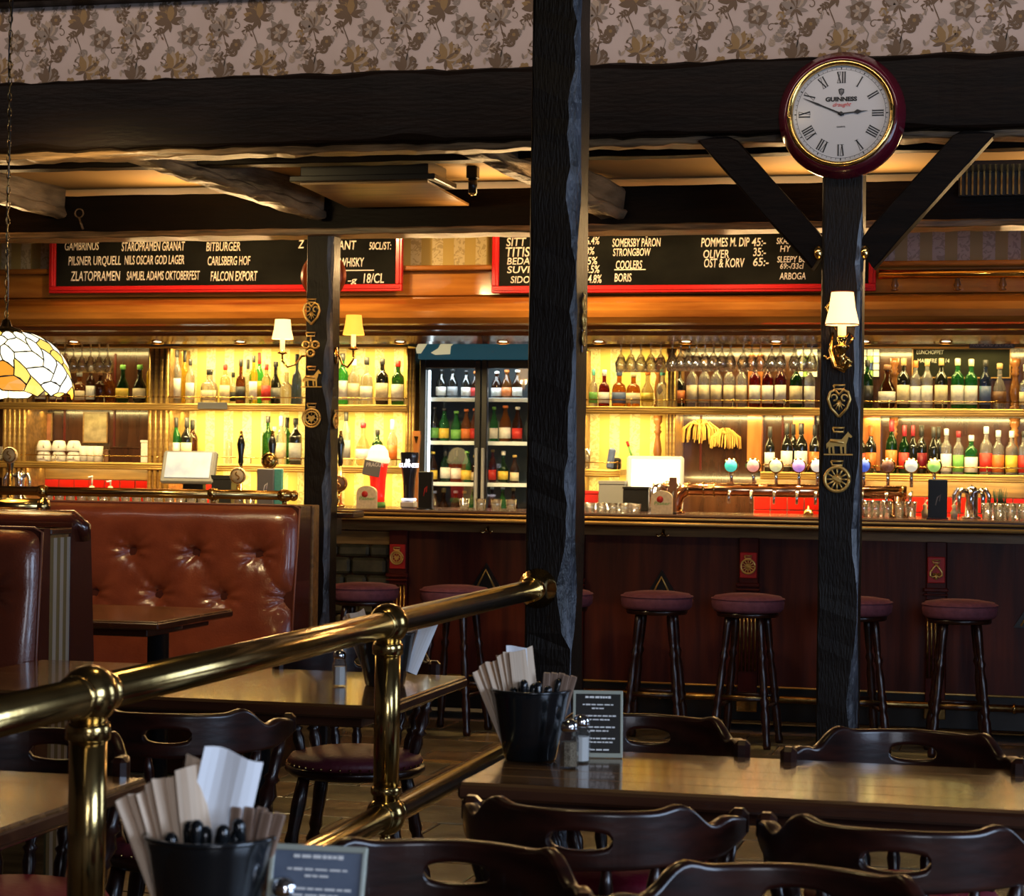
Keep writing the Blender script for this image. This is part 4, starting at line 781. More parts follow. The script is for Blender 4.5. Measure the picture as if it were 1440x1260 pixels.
for x0, x1, sd in ((xf0, xm, 1), (xm, xf1, -1)):
    m_ = MB(); w = .038; m_.bx(x0 + .002, x0 + w, YF - .02, YF + .018, .1, zt, 0, .004); m_.bx(x1 - w, x1 - .002, YF - .02, YF + .018, .1, zt, 0, .004); m_.bx(x0 + w, x1 - w, YF - .02, YF + .018, zt - .05, zt, 0, .004); m_.bx(x0 + w, x1 - w, YF - .02, YF + .018, .1, .16, 0, .004)
    d = m_.build('door', 'black', fr, world=True)
    m_ = MB(); m_.bx(x0 + w - .003, x1 - w + .003, YF - .003, YF + .003, .155, zt - .045); m_.build('glass', 'pane', d, world=True)
    hx = xm - .028 * sd if False else (x1 - .02 if sd == 1 else x0 + .02); m_ = MB(); m_.bx(hx - .009, hx + .009, YF - .045, YF - .02, zt - .90, zt - .52, 0, .006); m_.build('handle', 'grey', d, world=True)
for x in (xf0 + .047, xf1 - .047):
    m_ = MB(); m_.bx(x - .008, x + .008, YF + .03, YF + .045, .2, zt - .06, 0, .004); m_.build('light_tube', 'fridgelight', fr, world=True)
light('AREA', 'fridge_light', (xm, YF + .06, zt - .05), 2.2, (0.75, 0.92, 1.0), (xm, YF + .35, 1.2), shape='RECTANGLE', size=.6, size_y=.04)
m_ = MB(); zp = at(650, 478, YF).z; m_.bx(xf0 - .01, xf1 + .01, YF - .02, YB - .01, zt + .003, 2.12, 0, .003); m_.build('header_sign', 'teal', fr, world=True)
def decal(pts, Y, m, name, parent, t=.0025):
    P_ = [at(x, y, Y) for x, y in pts]; mm = MB(); mm.prism([(q.x, q.z) for q in P_], t); mm.v = [(a, Y - t + b, c) for a, b, c in mm.v]; return mm.build(name, m, parent, world=True)
M['signcream'] = mat('cream sign print', (0.8, 0.72, 0.4), 0.5, emit=0.5, ecol=(0.85, 0.78, 0.45))
decal([(590, 480), (603, 480), (598, 488), (592, 497), (586, 497), (585, 490)], YF - .022, 'signcream', 'printed_shape', fr); decal([(622, 480), (642, 480), (634, 487), (633, 498), (612, 499), (606, 496), (616, 490)], YF - .022, 'signcream', 'printed_shape', fr)
def fr_row(k, items):
    zb = zsh[k] - .003
    row(items, zb, YF + .13, 'on fridge shelf %s' % ['one from the top', 'two from the top', 'three from the top', 'four from the top'][k], 'bottles on fridge shelf ' + ['one', 'two', 'three', 'four'][k])
fr_row(0, [(621, 519, 15, 'beer', 'black', 'white', 'black'), (637, 518, 15, 'beer', 'black', 'grey', 'black'), (656, 520, 14, 'beer', 'black', 'white', 'black'), (669, 522, 13, 'beer', 'brown', 'red', 'orange'), (699, 522, 15, 'beer', 'brown', 'white', 'white'), (713, 520, 15, 'beer', 'amber', 'orange', 'orange'), (728, 520, 15, 'beer', 'brown', 'white', 'white')])
fr_row(1, [(611, 572, 14, 'beer', 'black', 'green', 'black'), (625, 574, 15, 'beer', 'green', 'yellow', 'black'), (642, 578, 15, 'beer', 'green', 'green', 'green'), (656, 575, 14, 'beer', 'amber', 'orange', 'orange'), (668, 574, 13, 'beer', 'amber', 'red', 'orange'), (695, 572, 12, 'beer', 'green', 'white', 'green'), (711, 570, 17, 'beer', 'amber', 'white', 'orange'), (728, 572, 15, 'beer', 'brown', 'red', 'white')])
fr_row(2, [(609, 635, 14, 'beer', 'brown', 'yellow', 'yellow'), (627, 630, 15, 'wine', 'darkgreen', 'white', 'black'), (642, 632, 15, 'wine', 'darkgreen', 'white', 'black'), (657, 634, 16, 'beer', 'green', 'yellow', 'green'), (668, 640, 11, 'beer', 'brown', 'cream', 'gold'), (693, 632, 11, 'beer', 'red', 'red', 'gold'), (708, 634, 15, 'round', 'darkgreen', 'yellow', 'white'), (724, 640, 13, 'beer', 'brown', 'cream', 'gold')])
fr_row(3, [(611, 690, 14, 'beer', 'brown', 'silver', 'silver'), (624, 686, 16, 'round', 'brown', 'gold', 'gold'), (641, 690, 14, 'beer', 'brown', 'white', 'white'), (653, 690, 13, 'beer', 'black', 'yellow', 'gold'), (665, 684, 11, 'beer', 'green', 'white', 'silver'), (692, 684, 11, 'beer', 'red', 'red', 'silver'), (707, 684, 13, 'beer', 'green', 'white', 'white'), (722, 686, 13, 'beer', 'brown', 'white', 'gold')])

# ------------------------------------------------------------------ GLASSES, CROCKERY, TILLS BEHIND THE BAR
def glass_mesh(r, h, foot=False):
    mm = MB()
    if foot: mm.lathe([(0, 0), (r * .85, 0), (r * .85, .003), (.006, .010), (.005, h * .45), (r * .6, h * .55), (r, h * .75), (r * .85, h), (r * .80, h), (r * .93, h * .75), (r * .5, h * .57), (0, h * .55)], 14)
    else: mm.lathe([(0, 0), (r * .8, 0), (r, h), (r * .93, h), (r * .72, .008), (0, .008)], 14)
    return mm.mesh('glass', ['clearglass'])
# hanging stemmed glasses, held upside down in racks under the canopy
gm = glass_mesh(.034, .19, True)
def hang(pxs, Y, label, group, zt=2.10, h=.19):
    a, b = at(min(pxs) - 8, 600, Y).x, at(max(pxs) + 8, 600, Y).x
    mm = MB()
    for dy in (-.018, .018): mm.bx(a, b, Y + dy - .004, Y + dy + .004, zt - .014, zt - .008)
    for x in (a + .02, b - .02): mm.bx(x - .004, x + .004, Y - .022, Y + .022, zt - .014, zt + .006)
    o = mm.build('glass_rack', 'brass', None); tag(o, label[1], 'glass rack', 'glass racks under the canopy')
    for i, px in enumerate(pxs):
        p = at(px, 600, Y); g = obj('stem_glass', gm, None, (p.x, Y, zt - .004), (PI, 0, 0)); tag(g, label[0] + ', ' + ORD[i] + ' from left', 'glass', group)
hang([872, 886, 900, 914, 928], 11.78, ('stemmed glass hanging upside down at left end of the racks', 'brass glass rack right of the centre pillar'), 'hanging glasses nearest the centre pillar')
hang([944, 956, 968], 11.62, ('clear stemmed glass in the first longer hanging bunch', 'short brass glass rack above the black bottle'), 'hanging glasses, first bunch')
hang([978, 990, 1002, 1014, 1026], 11.62, ('clear stemmed glass hanging above the wood-capped bottles', 'brass glass rack above the wood-capped bottles'), 'hanging glasses above the wood-capped bottles')
hang([1044, 1056, 1068, 1084, 1096], 11.62, ('clear stemmed glass hanging above the red wine-coloured bottles', 'brass glass rack above the red bottles'), 'hanging glasses above the red bottles')
hang([1116, 1128, 1140], 11.62, ('clear stemmed glass hanging beside the right pillar', 'brass glass rack beside the right pillar'), 'hanging glasses beside the right pillar')
hang([78, 90, 102, 114, 126, 138, 150], 12.1, ('clear glass hanging in front of the dark left bay', 'long brass glass rack in front of the dark left bay'), 'hanging glasses at the left')
# plates and cups
pl = MB(); pl.lathe([(0, 0), (.06, 0), (.095, .012), (.098, .014), (.09, .014), (.058, .004), (0, .004)], 24); plm = pl.mesh('plate', ['porcelain'])
for i in range(9):
    p = at(34, 640, 12.45); o = obj('plate', plm, None, (p.x, 12.44, LL + i * .0095)); tag(o, 'white plate at the left end of lower shelf, %s from stack bottom' % ORD[i], 'plate', 'stacked white plates')
for i in range(9):
    p = at(4, 640, 12.45); o = obj('plate', plm, None, (p.x, 12.44, LL + i * .0095)); tag(o, 'white plate in the stack at the frame edge, %s from bottom' % ORD[i], 'plate', 'stacked white plates at the frame edge')
cm = MB(); cm.lathe([(.045, 0), (.047, .002), (.046, .03), (.034, .062), (.02, .066), (0, .066)], 18); cupm = cm.mesh('bowl', ['porcelain']); hm = MB(); hm.tube([(.04, 0, .02), (.062, 0, .03), (.06, 0, .045), (.038, 0, .05)], .004, 6); hmm = hm.mesh('handle', ['porcelain'])
for i, px in enumerate((62, 83, 104)):
    p = at(px, 640, 12.38); t = thing('cup', ['left', 'middle', 'right'][i] + ' of three upturned white cups on the lower shelf', 'cup', (p.x, 12.38, LL), -1.2, 'upturned white cups')
    obj('bowl', cupm, t); obj('handle', hmm, t)
    t = thing('cup', ['left', 'middle', 'right'][i] + ' upturned white cup stacked on another', 'cup', (p.x, 12.38, LL + .067), -1.2, 'upturned white cups')
    obj('bowl', cupm, t, scale) if False else obj('bowl', cupm, t); obj('handle', hmm, t)
ccm = MB(); ccm.lathe([(0, 0), (.026, 0), (.032, .1), (.029, .1), (.024, .004), (0, .004)], 14); ccmm = ccm.mesh('paper_cup', ['c_white'])
for i, px in enumerate((118, 128, 138)):
    p = at(px, 640, 12.38); o = obj('paper_cup', ccmm, None, (p.x, 12.38, LL)); tag(o, ['left', 'middle', 'right'][i] + ' of three white paper cups beside upturned cups', 'paper cup', 'white paper cups')
def carton(px0, px1, yt, m, name, label, cat, zb=LL, Y=12.40, d=.1, bev=.004):
    a, b = at(px0, yt, Y), at(px1, yt, Y); t = thing(name, label, cat, ((a.x + b.x) / 2, Y, zb)); w = b.x - a.x; h = a.z - zb
    mm = MB(); mm.box((0, d / 2, h * .45), (w, d, h * .9), 0, bev); mm.build('box', m, t); mm = MB(); mm.box((0, d / 2, h * .95), (w + .006, d + .006, h * .1), 0, .002); mm.build('lid', m, t); return t
carton(142, 152, 632, 'c_brown', 'storage_box', 'small brown box beside the white paper cups', 'box')
carton(154, 198, 628, 'backdark', 'storage_box', 'wide dark box on the lower shelf under the picture', 'box')
carton(198, 210, 619, 'c_white', 'carton', 'upright white carton beside the dark storage box', 'carton', d=.05)
# tills
def till(px0, px1, py0, py1, scr, body, label, Y, tilt, rz=0.0):
    a, b = at(px0, py1, Y), at(px1, py0, Y); w, h = b.x - a.x, b.z - a.z; zb = .98
    t = thing('till', label, 'till', ((a.x + b.x) / 2, Y, zb), rz); X = T(0, 0, a.z - zb) @ RX(tilt)
    mm = MB()
    mm.box((0, .03, h / 2), (w, .045, h), 0, .012, X); mm.build('monitor', body, t)
    mm = MB(); mm.box((.005, .004, h / 2 + .01), (w * .84, .006, h * .78), 0, .001, X); mm.build('screen', scr, t)
    mm = MB(); mm.box((0, .12, (a.z - zb) * .5 + .04), (.14, .06, (a.z - zb) + .06), 0, .01); mm.box((0, .12, .015), (w * .6, .2, .03), 0, .008); mm.build('stand', 'black', t); return t
till(220, 300, 632, 678, 'screen', 'grey', 'grey till monitor tilted back on the bar in the yellow bay', 12.0, -.25, -.12)
till(879, 960, 640, 716, 'screenwhite', 'greylight', 'brightly lit white till screen right of the centre pillar', 11.85, -.16, .06)
t = carton(297, 325, 668, 'black', 'receipt_printer', 'dark receipt printer beside the grey till', 'printer', zb=1.03, Y=12.0)
t = carton(842, 878, 676, 'grey', 'receipt_printer', 'grey receipt printer beside the white till', 'printer', zb=1.1, Y=11.8, d=.14); t = carton(876, 912, 684, 'black', 'card_terminal', 'black card box in front of the white till', 'terminal', zb=1.132, Y=11.55, d=.10)
c_ = MB(); p = at(825, 690, 11.9); carton(818, 841, 690, 'redpaint', 'red_box', 'small red box on the back counter right of centre pillar', 'box', zb=1.05, Y=11.95)
carton(1160 - 90, 1103, 702, 'redpaint', 'red_box', 'red carton under the copper beer font', 'box', zb=1.05, Y=11.9) if False else None
# back counter that carries the tills
m_ = MB(); m_.bx(at(-60, 600, 12.0).x, at(575, 600, 12.0).x, 11.95, YB - .07, .92, .978, 0, .004); m_.build('back_counter', 'oak', bk, world=True)
m_ = MB(); m_.bx(at(812, 600, 12.0).x, XC1, 11.95, YB - .07, .92, .978, 0, .004); m_.build('back_counter', 'oak', bk, world=True)
m_ = MB(); m_.bx(at(-60, 600, 12.0).x, at(575, 600, 12.0).x, 12.0, YB - .07, 0, .92); m_.bx(at(812, 600, 12.0).x, XC1, 12.0, YB - .07, 0, .92); m_.build('base_cabinet', 'backdark', bk, world=True)
# phone with cradle, pen, shakers on the short shelf
p = at(857, 640, 12.38); t = thing('phone', 'dark cordless phone standing in its cradle on the short shelf', 'phone', (p.x, 12.38, LL))
m_ = MB(); m_.box((0, 0, .065), (.042, .025, .125), 0, .01, RY(.15)); m_.build('handset', 'c_blue', t); m_ = MB(); m_.box((.03, .03, .035), (.07, .05, .07), 0, .01); m_.build('cradle', 'black', t)
for i, px in enumerate((808, 816, 826)):
    p = at(px, 640, 12.38); o = obj('bar_glass', glass_mesh(.022, .12), None, (p.x, 12.38, LL)); tag(o, ['left', 'middle', 'right'][i] + ' tall glass on the short shelf beside the phone', 'glass', 'tall glasses beside the phone')
p = at(886, 628, 12.1); t = thing('pen', 'red and green marker pen leaning above the white till', 'pen', (p.x, 12.1, p.z)); m_ = MB(); m_.tube([(-.018, 0, .03), (-.008, 0, 0)], .008, 8); m_.build('cap', 'c_red', t); m_ = MB(); m_.tube([(-.008, 0, 0), (.012, 0, -.06)], .007, 8); m_.build('barrel', 'c_green', t)

# ------------------------------------------------------------------ BAR COUNTER
YE = 11.0
bar = thing('bar_counter', 'long bar counter with red mahogany front, gilt edges and brass foot rail', 'bar', (-2.8, 11.3, 0))
BX0, BX1 = -6.45, 1.15
m_ = MB(); m_.bx(BX0, BX1, YE, 11.72, 1.10, 1.13, 0, .008); m_.build('worktop', 'tableedge', bar, world=True)
for z, m, r in ((1.112, 'gilt', .008), (1.084, 'gilt', .011)):
    m_ = MB(); m_.tube([(BX0, YE + .006, z - .004), (BX1, YE + .006, z - .004)], r, 8); m_.build('edge_bead', m, bar, world=True)
m_ = MB(); m_.bx(BX0, BX1, YE + .01, YE + .1, 1.062, 1.10, 0, .006); m_.build('edge_moulding', 'tableedge', bar, world=True)
m_ = MB(); m_.bx(BX0, BX1, 11.2, 11.28, 1.01, 1.062); m_.build('apron', 'oak', bar, world=True)
m_ = MB(); m_.bx(BX0, BX1, 11.25, 11.6, .05, 1.02); m_.build('carcass', 'backdark', bar, world=True)
pil = [at(px, 800, 11.2).x for px in (560, 808, 1053, 1317, 1600)]
for a, b in zip(pil[:-1], pil[1:]):
    m_ = MB(); m_.bx(a + .05, min(b - .05, BX1), 11.225, 11.255, .23, 1.012, 0, .003); m_.build('panel', 'mahogany', bar, world=True)
xs_ = pil[0] - .055
m_ = MB(); m_.bx(BX0, xs_, 11.225, 11.255, .93, 1.0); m_.build('apron_board', 'oak', bar, world=True)
sr = random.Random(9); z = .1
while z < .92:
    x = at(455, 800, 11.2).x - .5; hh = sr.uniform(.08, .14); hh = min(hh, .93 - z)
    while x < xs_:
        w = sr.uniform(.12, .26); m_ = MB(); x2 = min(x + w, xs_); 
        if x2 - x > .03 and hh > .03: m_.box(((x + x2) / 2, 11.235, z + hh / 2), (x2 - x - .008, .05 + sr.uniform(0, .03), hh - .008), 0, .014); m_.build('stone', 'stonewall', bar, world=True)
        x = x2
    z += hh
def ems(kind, s_=1.0, m='brass', thick=.006):
    """horse brass emblem around origin in the x,z plane, facing -y"""
    mm = MB()
    mm.tube([(-.022 * s_, 0, .066 * s_), (.022 * s_, 0, .066 * s_), (.018 * s_, 0, .050 * s_), (-.018 * s_, 0, .050 * s_), (-.022 * s_, 0, .066 * s_)], .0045 * s_, 6)
    if kind == 'heart':
        pts = [(0, 0, -.055), (-.03, 0, -.022), (-.042, 0, .012), (-.034, 0, .04), (-.016, 0, .048), (0, 0, .03), (.016, 0, .048), (.034, 0, .04), (.042, 0, .012), (.03, 0, -.022), (0, 0, -.055)]
        mm.tube([(a * s_, b, c * s_) for a, b, c in pts], .006 * s_, 6)
        for sg in (-1, 1): mm.tube([(sg * (.02 + .012 * math.cos(k * .7)) * s_, 0, (.018 + .012 * math.sin(k * .7)) * s_) for k in range(8)], .0042 * s_, 5)
        for k in range(5): mm.tube([(0, 0, .0), (.024 * math.cos(-PI / 2 + (k - 2) * .55) * s_, 0, .03 * math.sin(-PI / 2 + (k - 2) * .55) * s_)], [.004 * s_, .002 * s_], 5)
        mm.lathe([(0, -.004), (.01 * s_, 0), (0, .004)], 8, 0, RX(PI / 2))
    elif kind == 'trefoil':
        for cx_, cz_ in ((-.022, .01), (.022, .01), (0, -.028)): mm.tube([((cx_ + .016 * math.cos(k * PI / 6)) * s_, 0, (cz_ + .016 * math.sin(k * PI / 6)) * s_) for k in range(13)], .006 * s_, 6)
        mm.lathe([(0, -.006), (.009 * s_, 0), (0, .006)], 10, 0, RX(PI / 2)); mm.tube([(0, 0, .01 * s_), (0, 0, .05 * s_)], .004 * s_, 6)
        for cx_, cz_ in ((-.022, .01), (.022, .01), (0, -.028)): mm.lathe([(0, -.004), (.006 * s_, 0), (0, .004)], 8, 0, T(cx_ * s_, 0, cz_ * s_) @ RX(PI / 2))
    elif kind == 'horse':
        body = [(-.038, .012), (-.03, .024), (-.01, .022), (.012, .022), (.022, .034), (.032, .046), (.036, .052), (.040, .046), (.052, .034), (.048, .028), (.038, .032), (.034, .016), (.030, .004), (.030, -.032), (.023, -.032), (.022, -.006), (.014, -.006), (.016, -.032), (.009, -.032), (.006, -.004), (-.016, -.004), (-.014, -.032), (-.021, -.032), (-.024, -.006), (-.030, -.01), (-.029, -.032), (-.036, -.032), (-.038, -.004), (-.044, -.014), (-.046, .004)]
        mm.prism([(a * s_, b * s_) for a, b in body], thick, 0, T(0, -thick / 2, 0)); mm.box((0, 0, -.036 * s_), (.11 * s_, .006, .006 * s_), 0, .001)
        mm.tube([(-.03 * s_, -.004, .016 * s_), (.02 * s_, -.006, .010 * s_)], .006 * s_, 6)
    elif kind == 'wheel':
        mm.tube([(.044 * math.cos(k * PI / 12) * s_, 0, .044 * math.sin(k * PI / 12) * s_) for k in range(25)], .0068 * s_, 6)
        for k in range(12): mm.tube([(.012 * math.cos(k * PI / 6) * s_, 0, .012 * math.sin(k * PI / 6) * s_), (.042 * math.cos(k * PI / 6) * s_, 0, .042 * math.sin(k * PI / 6) * s_)], .0036 * s_, 5)
        mm.lathe([(0, -.008), (.016 * s_, -.003), (.018 * s_, .003), (0, .003)], 12, 0, RX(PI / 2)); mm.box((0, -.004, .0), (.035 * s_, .006, .014 * s_), 0, .003, RY(.5))
    elif kind == 'disc':
        mm.tube([(.042 * math.cos(k * PI / 12) * s_, 0, .042 * math.sin(k * PI / 12) * s_) for k in range(25)], .005 * s_, 6); mm.tube([(.03 * math.cos(k * PI / 12) * s_, 0, .03 * math.sin(k * PI / 12) * s_) for k in range(25)], .0042 * s_, 6)
        for k in range(24): mm.lathe([(0, -.004), (.0032 * s_, 0), (0, .004)], 5, 0, T(.0365 * math.cos(k * PI / 12) * s_, -.001, .0365 * math.sin(k * PI / 12) * s_) @ RX(PI / 2))
        mm.prism([(0, -.02 * s_), (-.017 * s_, 0), (-.014 * s_, .012 * s_), (-.006 * s_, .013 * s_), (0, .006 * s_), (.006 * s_, .013 * s_), (.014 * s_, .012 * s_), (.017 * s_, 0)], .007, 0, T(0, -.0035, 0))
        for k in range(8): mm.tube([(.014 * math.cos(k * PI / 4) * s_, 0, .014 * math.sin(k * PI / 4) * s_), (.03 * math.cos(k * PI / 4) * s_, 0, .03 * math.sin(k * PI / 4) * s_)], .002 * s_, 4)
    elif kind == 'spade':
        pts = [(0, 0, .042), (-.016, 0, .02), (-.034, 0, -.004), (-.036, 0, -.026), (-.02, 0, -.036), (0, 0, -.026), (.02, 0, -.036), (.036, 0, -.026), (.034, 0, -.004), (.016, 0, .02), (0, 0, .042)]
        mm.tube([(a * s_, b, c * s_) for a, b, c in pts], .007 * s_, 6); mm.tube([(0, 0, -.02 * s_), (0, 0, -.05 * s_)], [.006 * s_, .012 * s_], 6)
        for sg in (-1, 0, 1): mm.lathe([(0, -.006), (.009 * s_, 0), (0, .006)], 8, 0, T(sg * .016 * s_, 0, -.018 * s_) @ RX(PI / 2))
    return mm
for i, x in enumerate(pil[:-1]):
    m_ = MB(); m_.bx(x - .05, x + .05, 11.19, 11.26, .10, 1.012, 0, .003); o = m_.build('pilaster', 'reddark', bar, world=True)
    m_ = MB(); m_.bx(x - .062, x + .062, 11.165, 11.2, .755, .775, 0, .004); m_.bx(x - .062, x + .062, 11.165, 11.2, .735, .745, 0, .003); m_.build('ledge', 'reddark', o, world=True)
    m_ = MB(); m_.bx(x - .045, x + .045, 11.176, 11.19, .80, .935, 0, .004); m_.build('plaque', 'redpaint', o, world=True)
    for q in range(5):
        m_ = MB(); xx = x - .04 + q * .02; m_.tube([(xx, 11.186, .31), (xx, 11.186, .715)], .0062, 8); m_.build('flute', 'darkbrass', o, world=True)
    m_ = ems(['disc', 'disc', 'wheel', 'spade'][i], .85, 'brass'); m_.v = [(a + x, b + 11.168, c + .862) for a, b, c in m_.v]; m_.build('brass_emblem', 'embrass', o, world=True)
    m_ = MB(); m_.bx(x - .055, x + .055, 11.17, 11.2, .10, .16, 0, .004); m_.build('base_cap', 'darkbrass' if i != 2 else 'brass', o, world=True)
for px, py in ((686, 745), (933, 750), (471, 738), (1192, 756)):
    p = at(px, py, 11.19); m_ = MB()
    m_.lathe([(0, -.004), (.010, 0), (0, .008)], 8, 0, T(p.x, 11.194, p.z + .012) @ RX(PI / 2))
    for sg in (-1, 1): m_.tube([(p.x, 11.19, p.z + .01), (p.x + sg * .012, 11.175, p.z - .01), (p.x + sg * .024, 11.165, p.z - .016), (p.x + sg * .034, 11.16, p.z - .004)], .0045, 6)
    m_.tube([(p.x, 11.19, p.z + .01), (p.x, 11.165, p.z - .008), (p.x, 11.15, p.z + .006)], .004, 6); m_.build('coat_hook', 'brass', bar, world=True)
for px, py in ((683, 792), (930, 802), (1450, 845)):
    p = at(px, py, 11.2); 
    m_ = MB(); s_ = .14; m_.prism([(-s_ * .62, -s_), (s_ * .62, -s_), (0, 0)], .012, 0, T(p.x, 11.212, p.z)); o = m_.build('triangle_plaque', 'black', bar, world=True)
    m_ = MB(); m_.tube([(p.x - .048, 11.208, p.z - .13), (p.x, 11.208, p.z - .035), (p.x + .048, 11.208, p.z - .13)], .006, 6); m_.build('gold_chevron', 'embrass', o, world=True)
m_ = MB(); m_.bx(BX0, BX1, 11.215, 11.26, .05, .225, 0, .004); m_.build('plinth', 'black', bar, world=True)
m_ = MB(); m_.tube([(xs_, 11.213, .228), (BX1, 11.213, .228)], .006, 8); m_.build('base_bead', 'gilt', bar, world=True)
m_ = MB(); m_.tube([(at(455, 900, 11).x, 11.05, .185), (BX1, 11.05, .185)], .019, 12); fr_ = m_.build('foot_rail', 'darkbrass', bar, world=True)
for x in (pil[0] + .4, pil[1] + .5, pil[2] + .4, pil[3] + .4):
    m_ = MB(); m_.tube([(x, 11.05, .185), (x, 11.21, .15)], .012, 8); m_.lathe([(.025, -.006), (.025, .006)], 14, 0, T(x, 11.05, .185) @ RY(PI / 2)); m_.build('bracket', 'brass', fr_, world=True)
# end ledge at the left pillar
a, b = at(408, 716, 10.0), at(508, 716, 10.0)
t = thing('drinks_ledge', 'short dark wooden ledge running past the left pillar', 'ledge', ((a.x + b.x) / 2, 10.0, a.z - .02)); m_ = MB(); m_.bx(a.x, b.x, 9.875, 10.05, a.z - .035, a.z, 0, .006); m_.build('board', 'tableedge', t, world=True); m_ = MB(); m_.tube([(a.x, 9.873, a.z - .012), (b.x, 9.873, a.z - .012)], .006, 6); m_.build('bead', 'darkbrass', t, world=True)
m_ = MB(); m_.bx(XLP - .03, XLP + .03, 9.94, 10.04, a.z - .12, a.z - .035, 0, .004); m_.build('support_block', 'black', t, world=True)

# ------------------------------------------------------------------ ON THE BAR
ZB = 1.131
def lay(px, Y, z=ZB): p = at(px, 700, Y); return (p.x, Y, z)
def badge_disc(r, m, rim='brass', t=.018):
    mm = MB(); mm.lathe([(0, -t / 2), (r * .86, -t / 2), (r, -t / 4), (r, t / 2), (0, t / 2)], 24, 0, RX(PI / 2)); return mm
def face(r, y): mm = MB(); mm.lathe([(0, 0), (r, 0), (r, .002), (0, .003)], 24, 0, T(0, y, 0) @ RX(PI / 2)); return mm
# copper beer font with eight lit medallions
Yt = 11.35; a = at(955, 690, Yt); b = at(1275, 695, Yt); zc = at(1100, 690, Yt).z
t = thing('copper_beer_font', 'long horizontal copper beer font on the bar, curved down at its left', 'beer tap', ((a.x + b.x) / 2, Yt, ZB))
m_ = MB(); m_.tube([(a.x - .02, Yt, ZB), (a.x - .02, Yt, ZB + .05), (a.x, Yt, zc - .03), (a.x + .04, Yt, zc), (a.x + .1, Yt, zc), (b.x, Yt, zc)], .036, 18); m_.lathe([(.05, 0), (.052, .006), (.04, .012), (.036, .02)], 18, 0, T(a.x - .02, Yt, ZB)); m_.build('pipe', 'copper', t, world=True)
m_ = MB(); m_.lathe([(.052, 0), (.05, .008), (.036, .014), (.036, zc - ZB - .02)], 18, 0, T(b.x - .04, Yt, ZB)); m_.build('leg', 'copper', t, world=True)
for px in (968, 990, 1005, 1180, 1270):
    p = at(px, 690, Yt); m_ = MB(); m_.lathe([(.037, -.006), (.041, -.003), (.041, .003), (.037, .006)], 18, 0, T(p.x, Yt, zc) @ RY(PI / 2)); m_.build('collar', 'brass', t, world=True)
tap_c = {1029: ('teal', (0.05, 0.75, 0.6)), 1060: ('pink', (0.9, 0.35, 0.3)), 1092: ('pale green', (0.75, 0.8, 0.4)), 1124: ('violet', (0.55, 0.3, 0.85)), 1215: ('blue', (0.05, 0.12, 0.7)), 1249: ('brown', (0.12, 0.04, 0.02)), 1282: ('cream', (0.85, 0.82, 0.6)), 1314: ('green', (0.35, 0.75, 0.15)), 1150: ('white', (0.9, 0.85, 0.75))}
for px, (cn, c) in sorted(tap_c.items()):
    p = at(px, 655, Yt); mm_ = mat('lit %s medallion' % cn, c, 0.3, col2=tuple(min(1, v * 1.6 + .12) for v in c), scale=(45, 45, 45), emit=0.55, ecol=c); M['med_' + cn] = mm_
    g = badge_disc(.040, None); g.v = [(v[0] + p.x, v[1] + Yt - .02, v[2] + p.z) for v in g.v]; o = g.build('medallion', 'brass', t, world=True)
    g = face(.033, 0); g.v = [(v[0] + p.x, v[1] + Yt - .031, v[2] + p.z) for v in g.v]; g.build('lit_face', 'med_' + cn, o, world=True)
    m_ = MB(); m_.tube([(p.x, Yt, zc + .03), (p.x, Yt - .015, p.z - .035)], .009, 8); m_.build('stem', 'chrome', o, world=True)
    m_ = MB(); m_.tube([(p.x, Yt - .03, zc), (p.x, Yt - .09, zc - .01), (p.x, Yt - .1, zc - .07)], [.012, .01, .007], 8); m_.build('spout', 'chrome', o, world=True)
# row of hanging nozzles: built as spouts above; chrome tap cluster at the right
for (px, lb, n) in ((1366, 'shiny chrome tap tower at the right of the bar', 5), (938, 'shiny curved chrome tap cluster beside the copper font', 4), (28, 'glittering chrome tap at the left end of bar', 4)):
    Y = 11.4 if px > 100 else 11.5; p = lay(px, Y); t = thing('chrome_tap', lb, 'beer tap', p)
    m_ = MB(); m_.lathe([(.05, 0), (.05, .008), (.034, .015), (.03, .10), (.036, .13), (.028, .16), (0, .175)], 18); m_.build('body', 'chrome' if px != 938 else 'copper', t)
    for k in range(n):
        a = -PI / 2 + (k - (n - 1) / 2) * .75; m_ = MB(); r1 = .03
        m_.tube([(r1 * math.cos(a), r1 * math.sin(a), .14), (.075 * math.cos(a), .075 * math.sin(a), .15), (.09 * math.cos(a), .09 * math.sin(a), .12), (.088 * math.cos(a), .088 * math.sin(a), .03)], [.011, .013, .012, .009], 8); m_.build('spout', 'chrome', t)
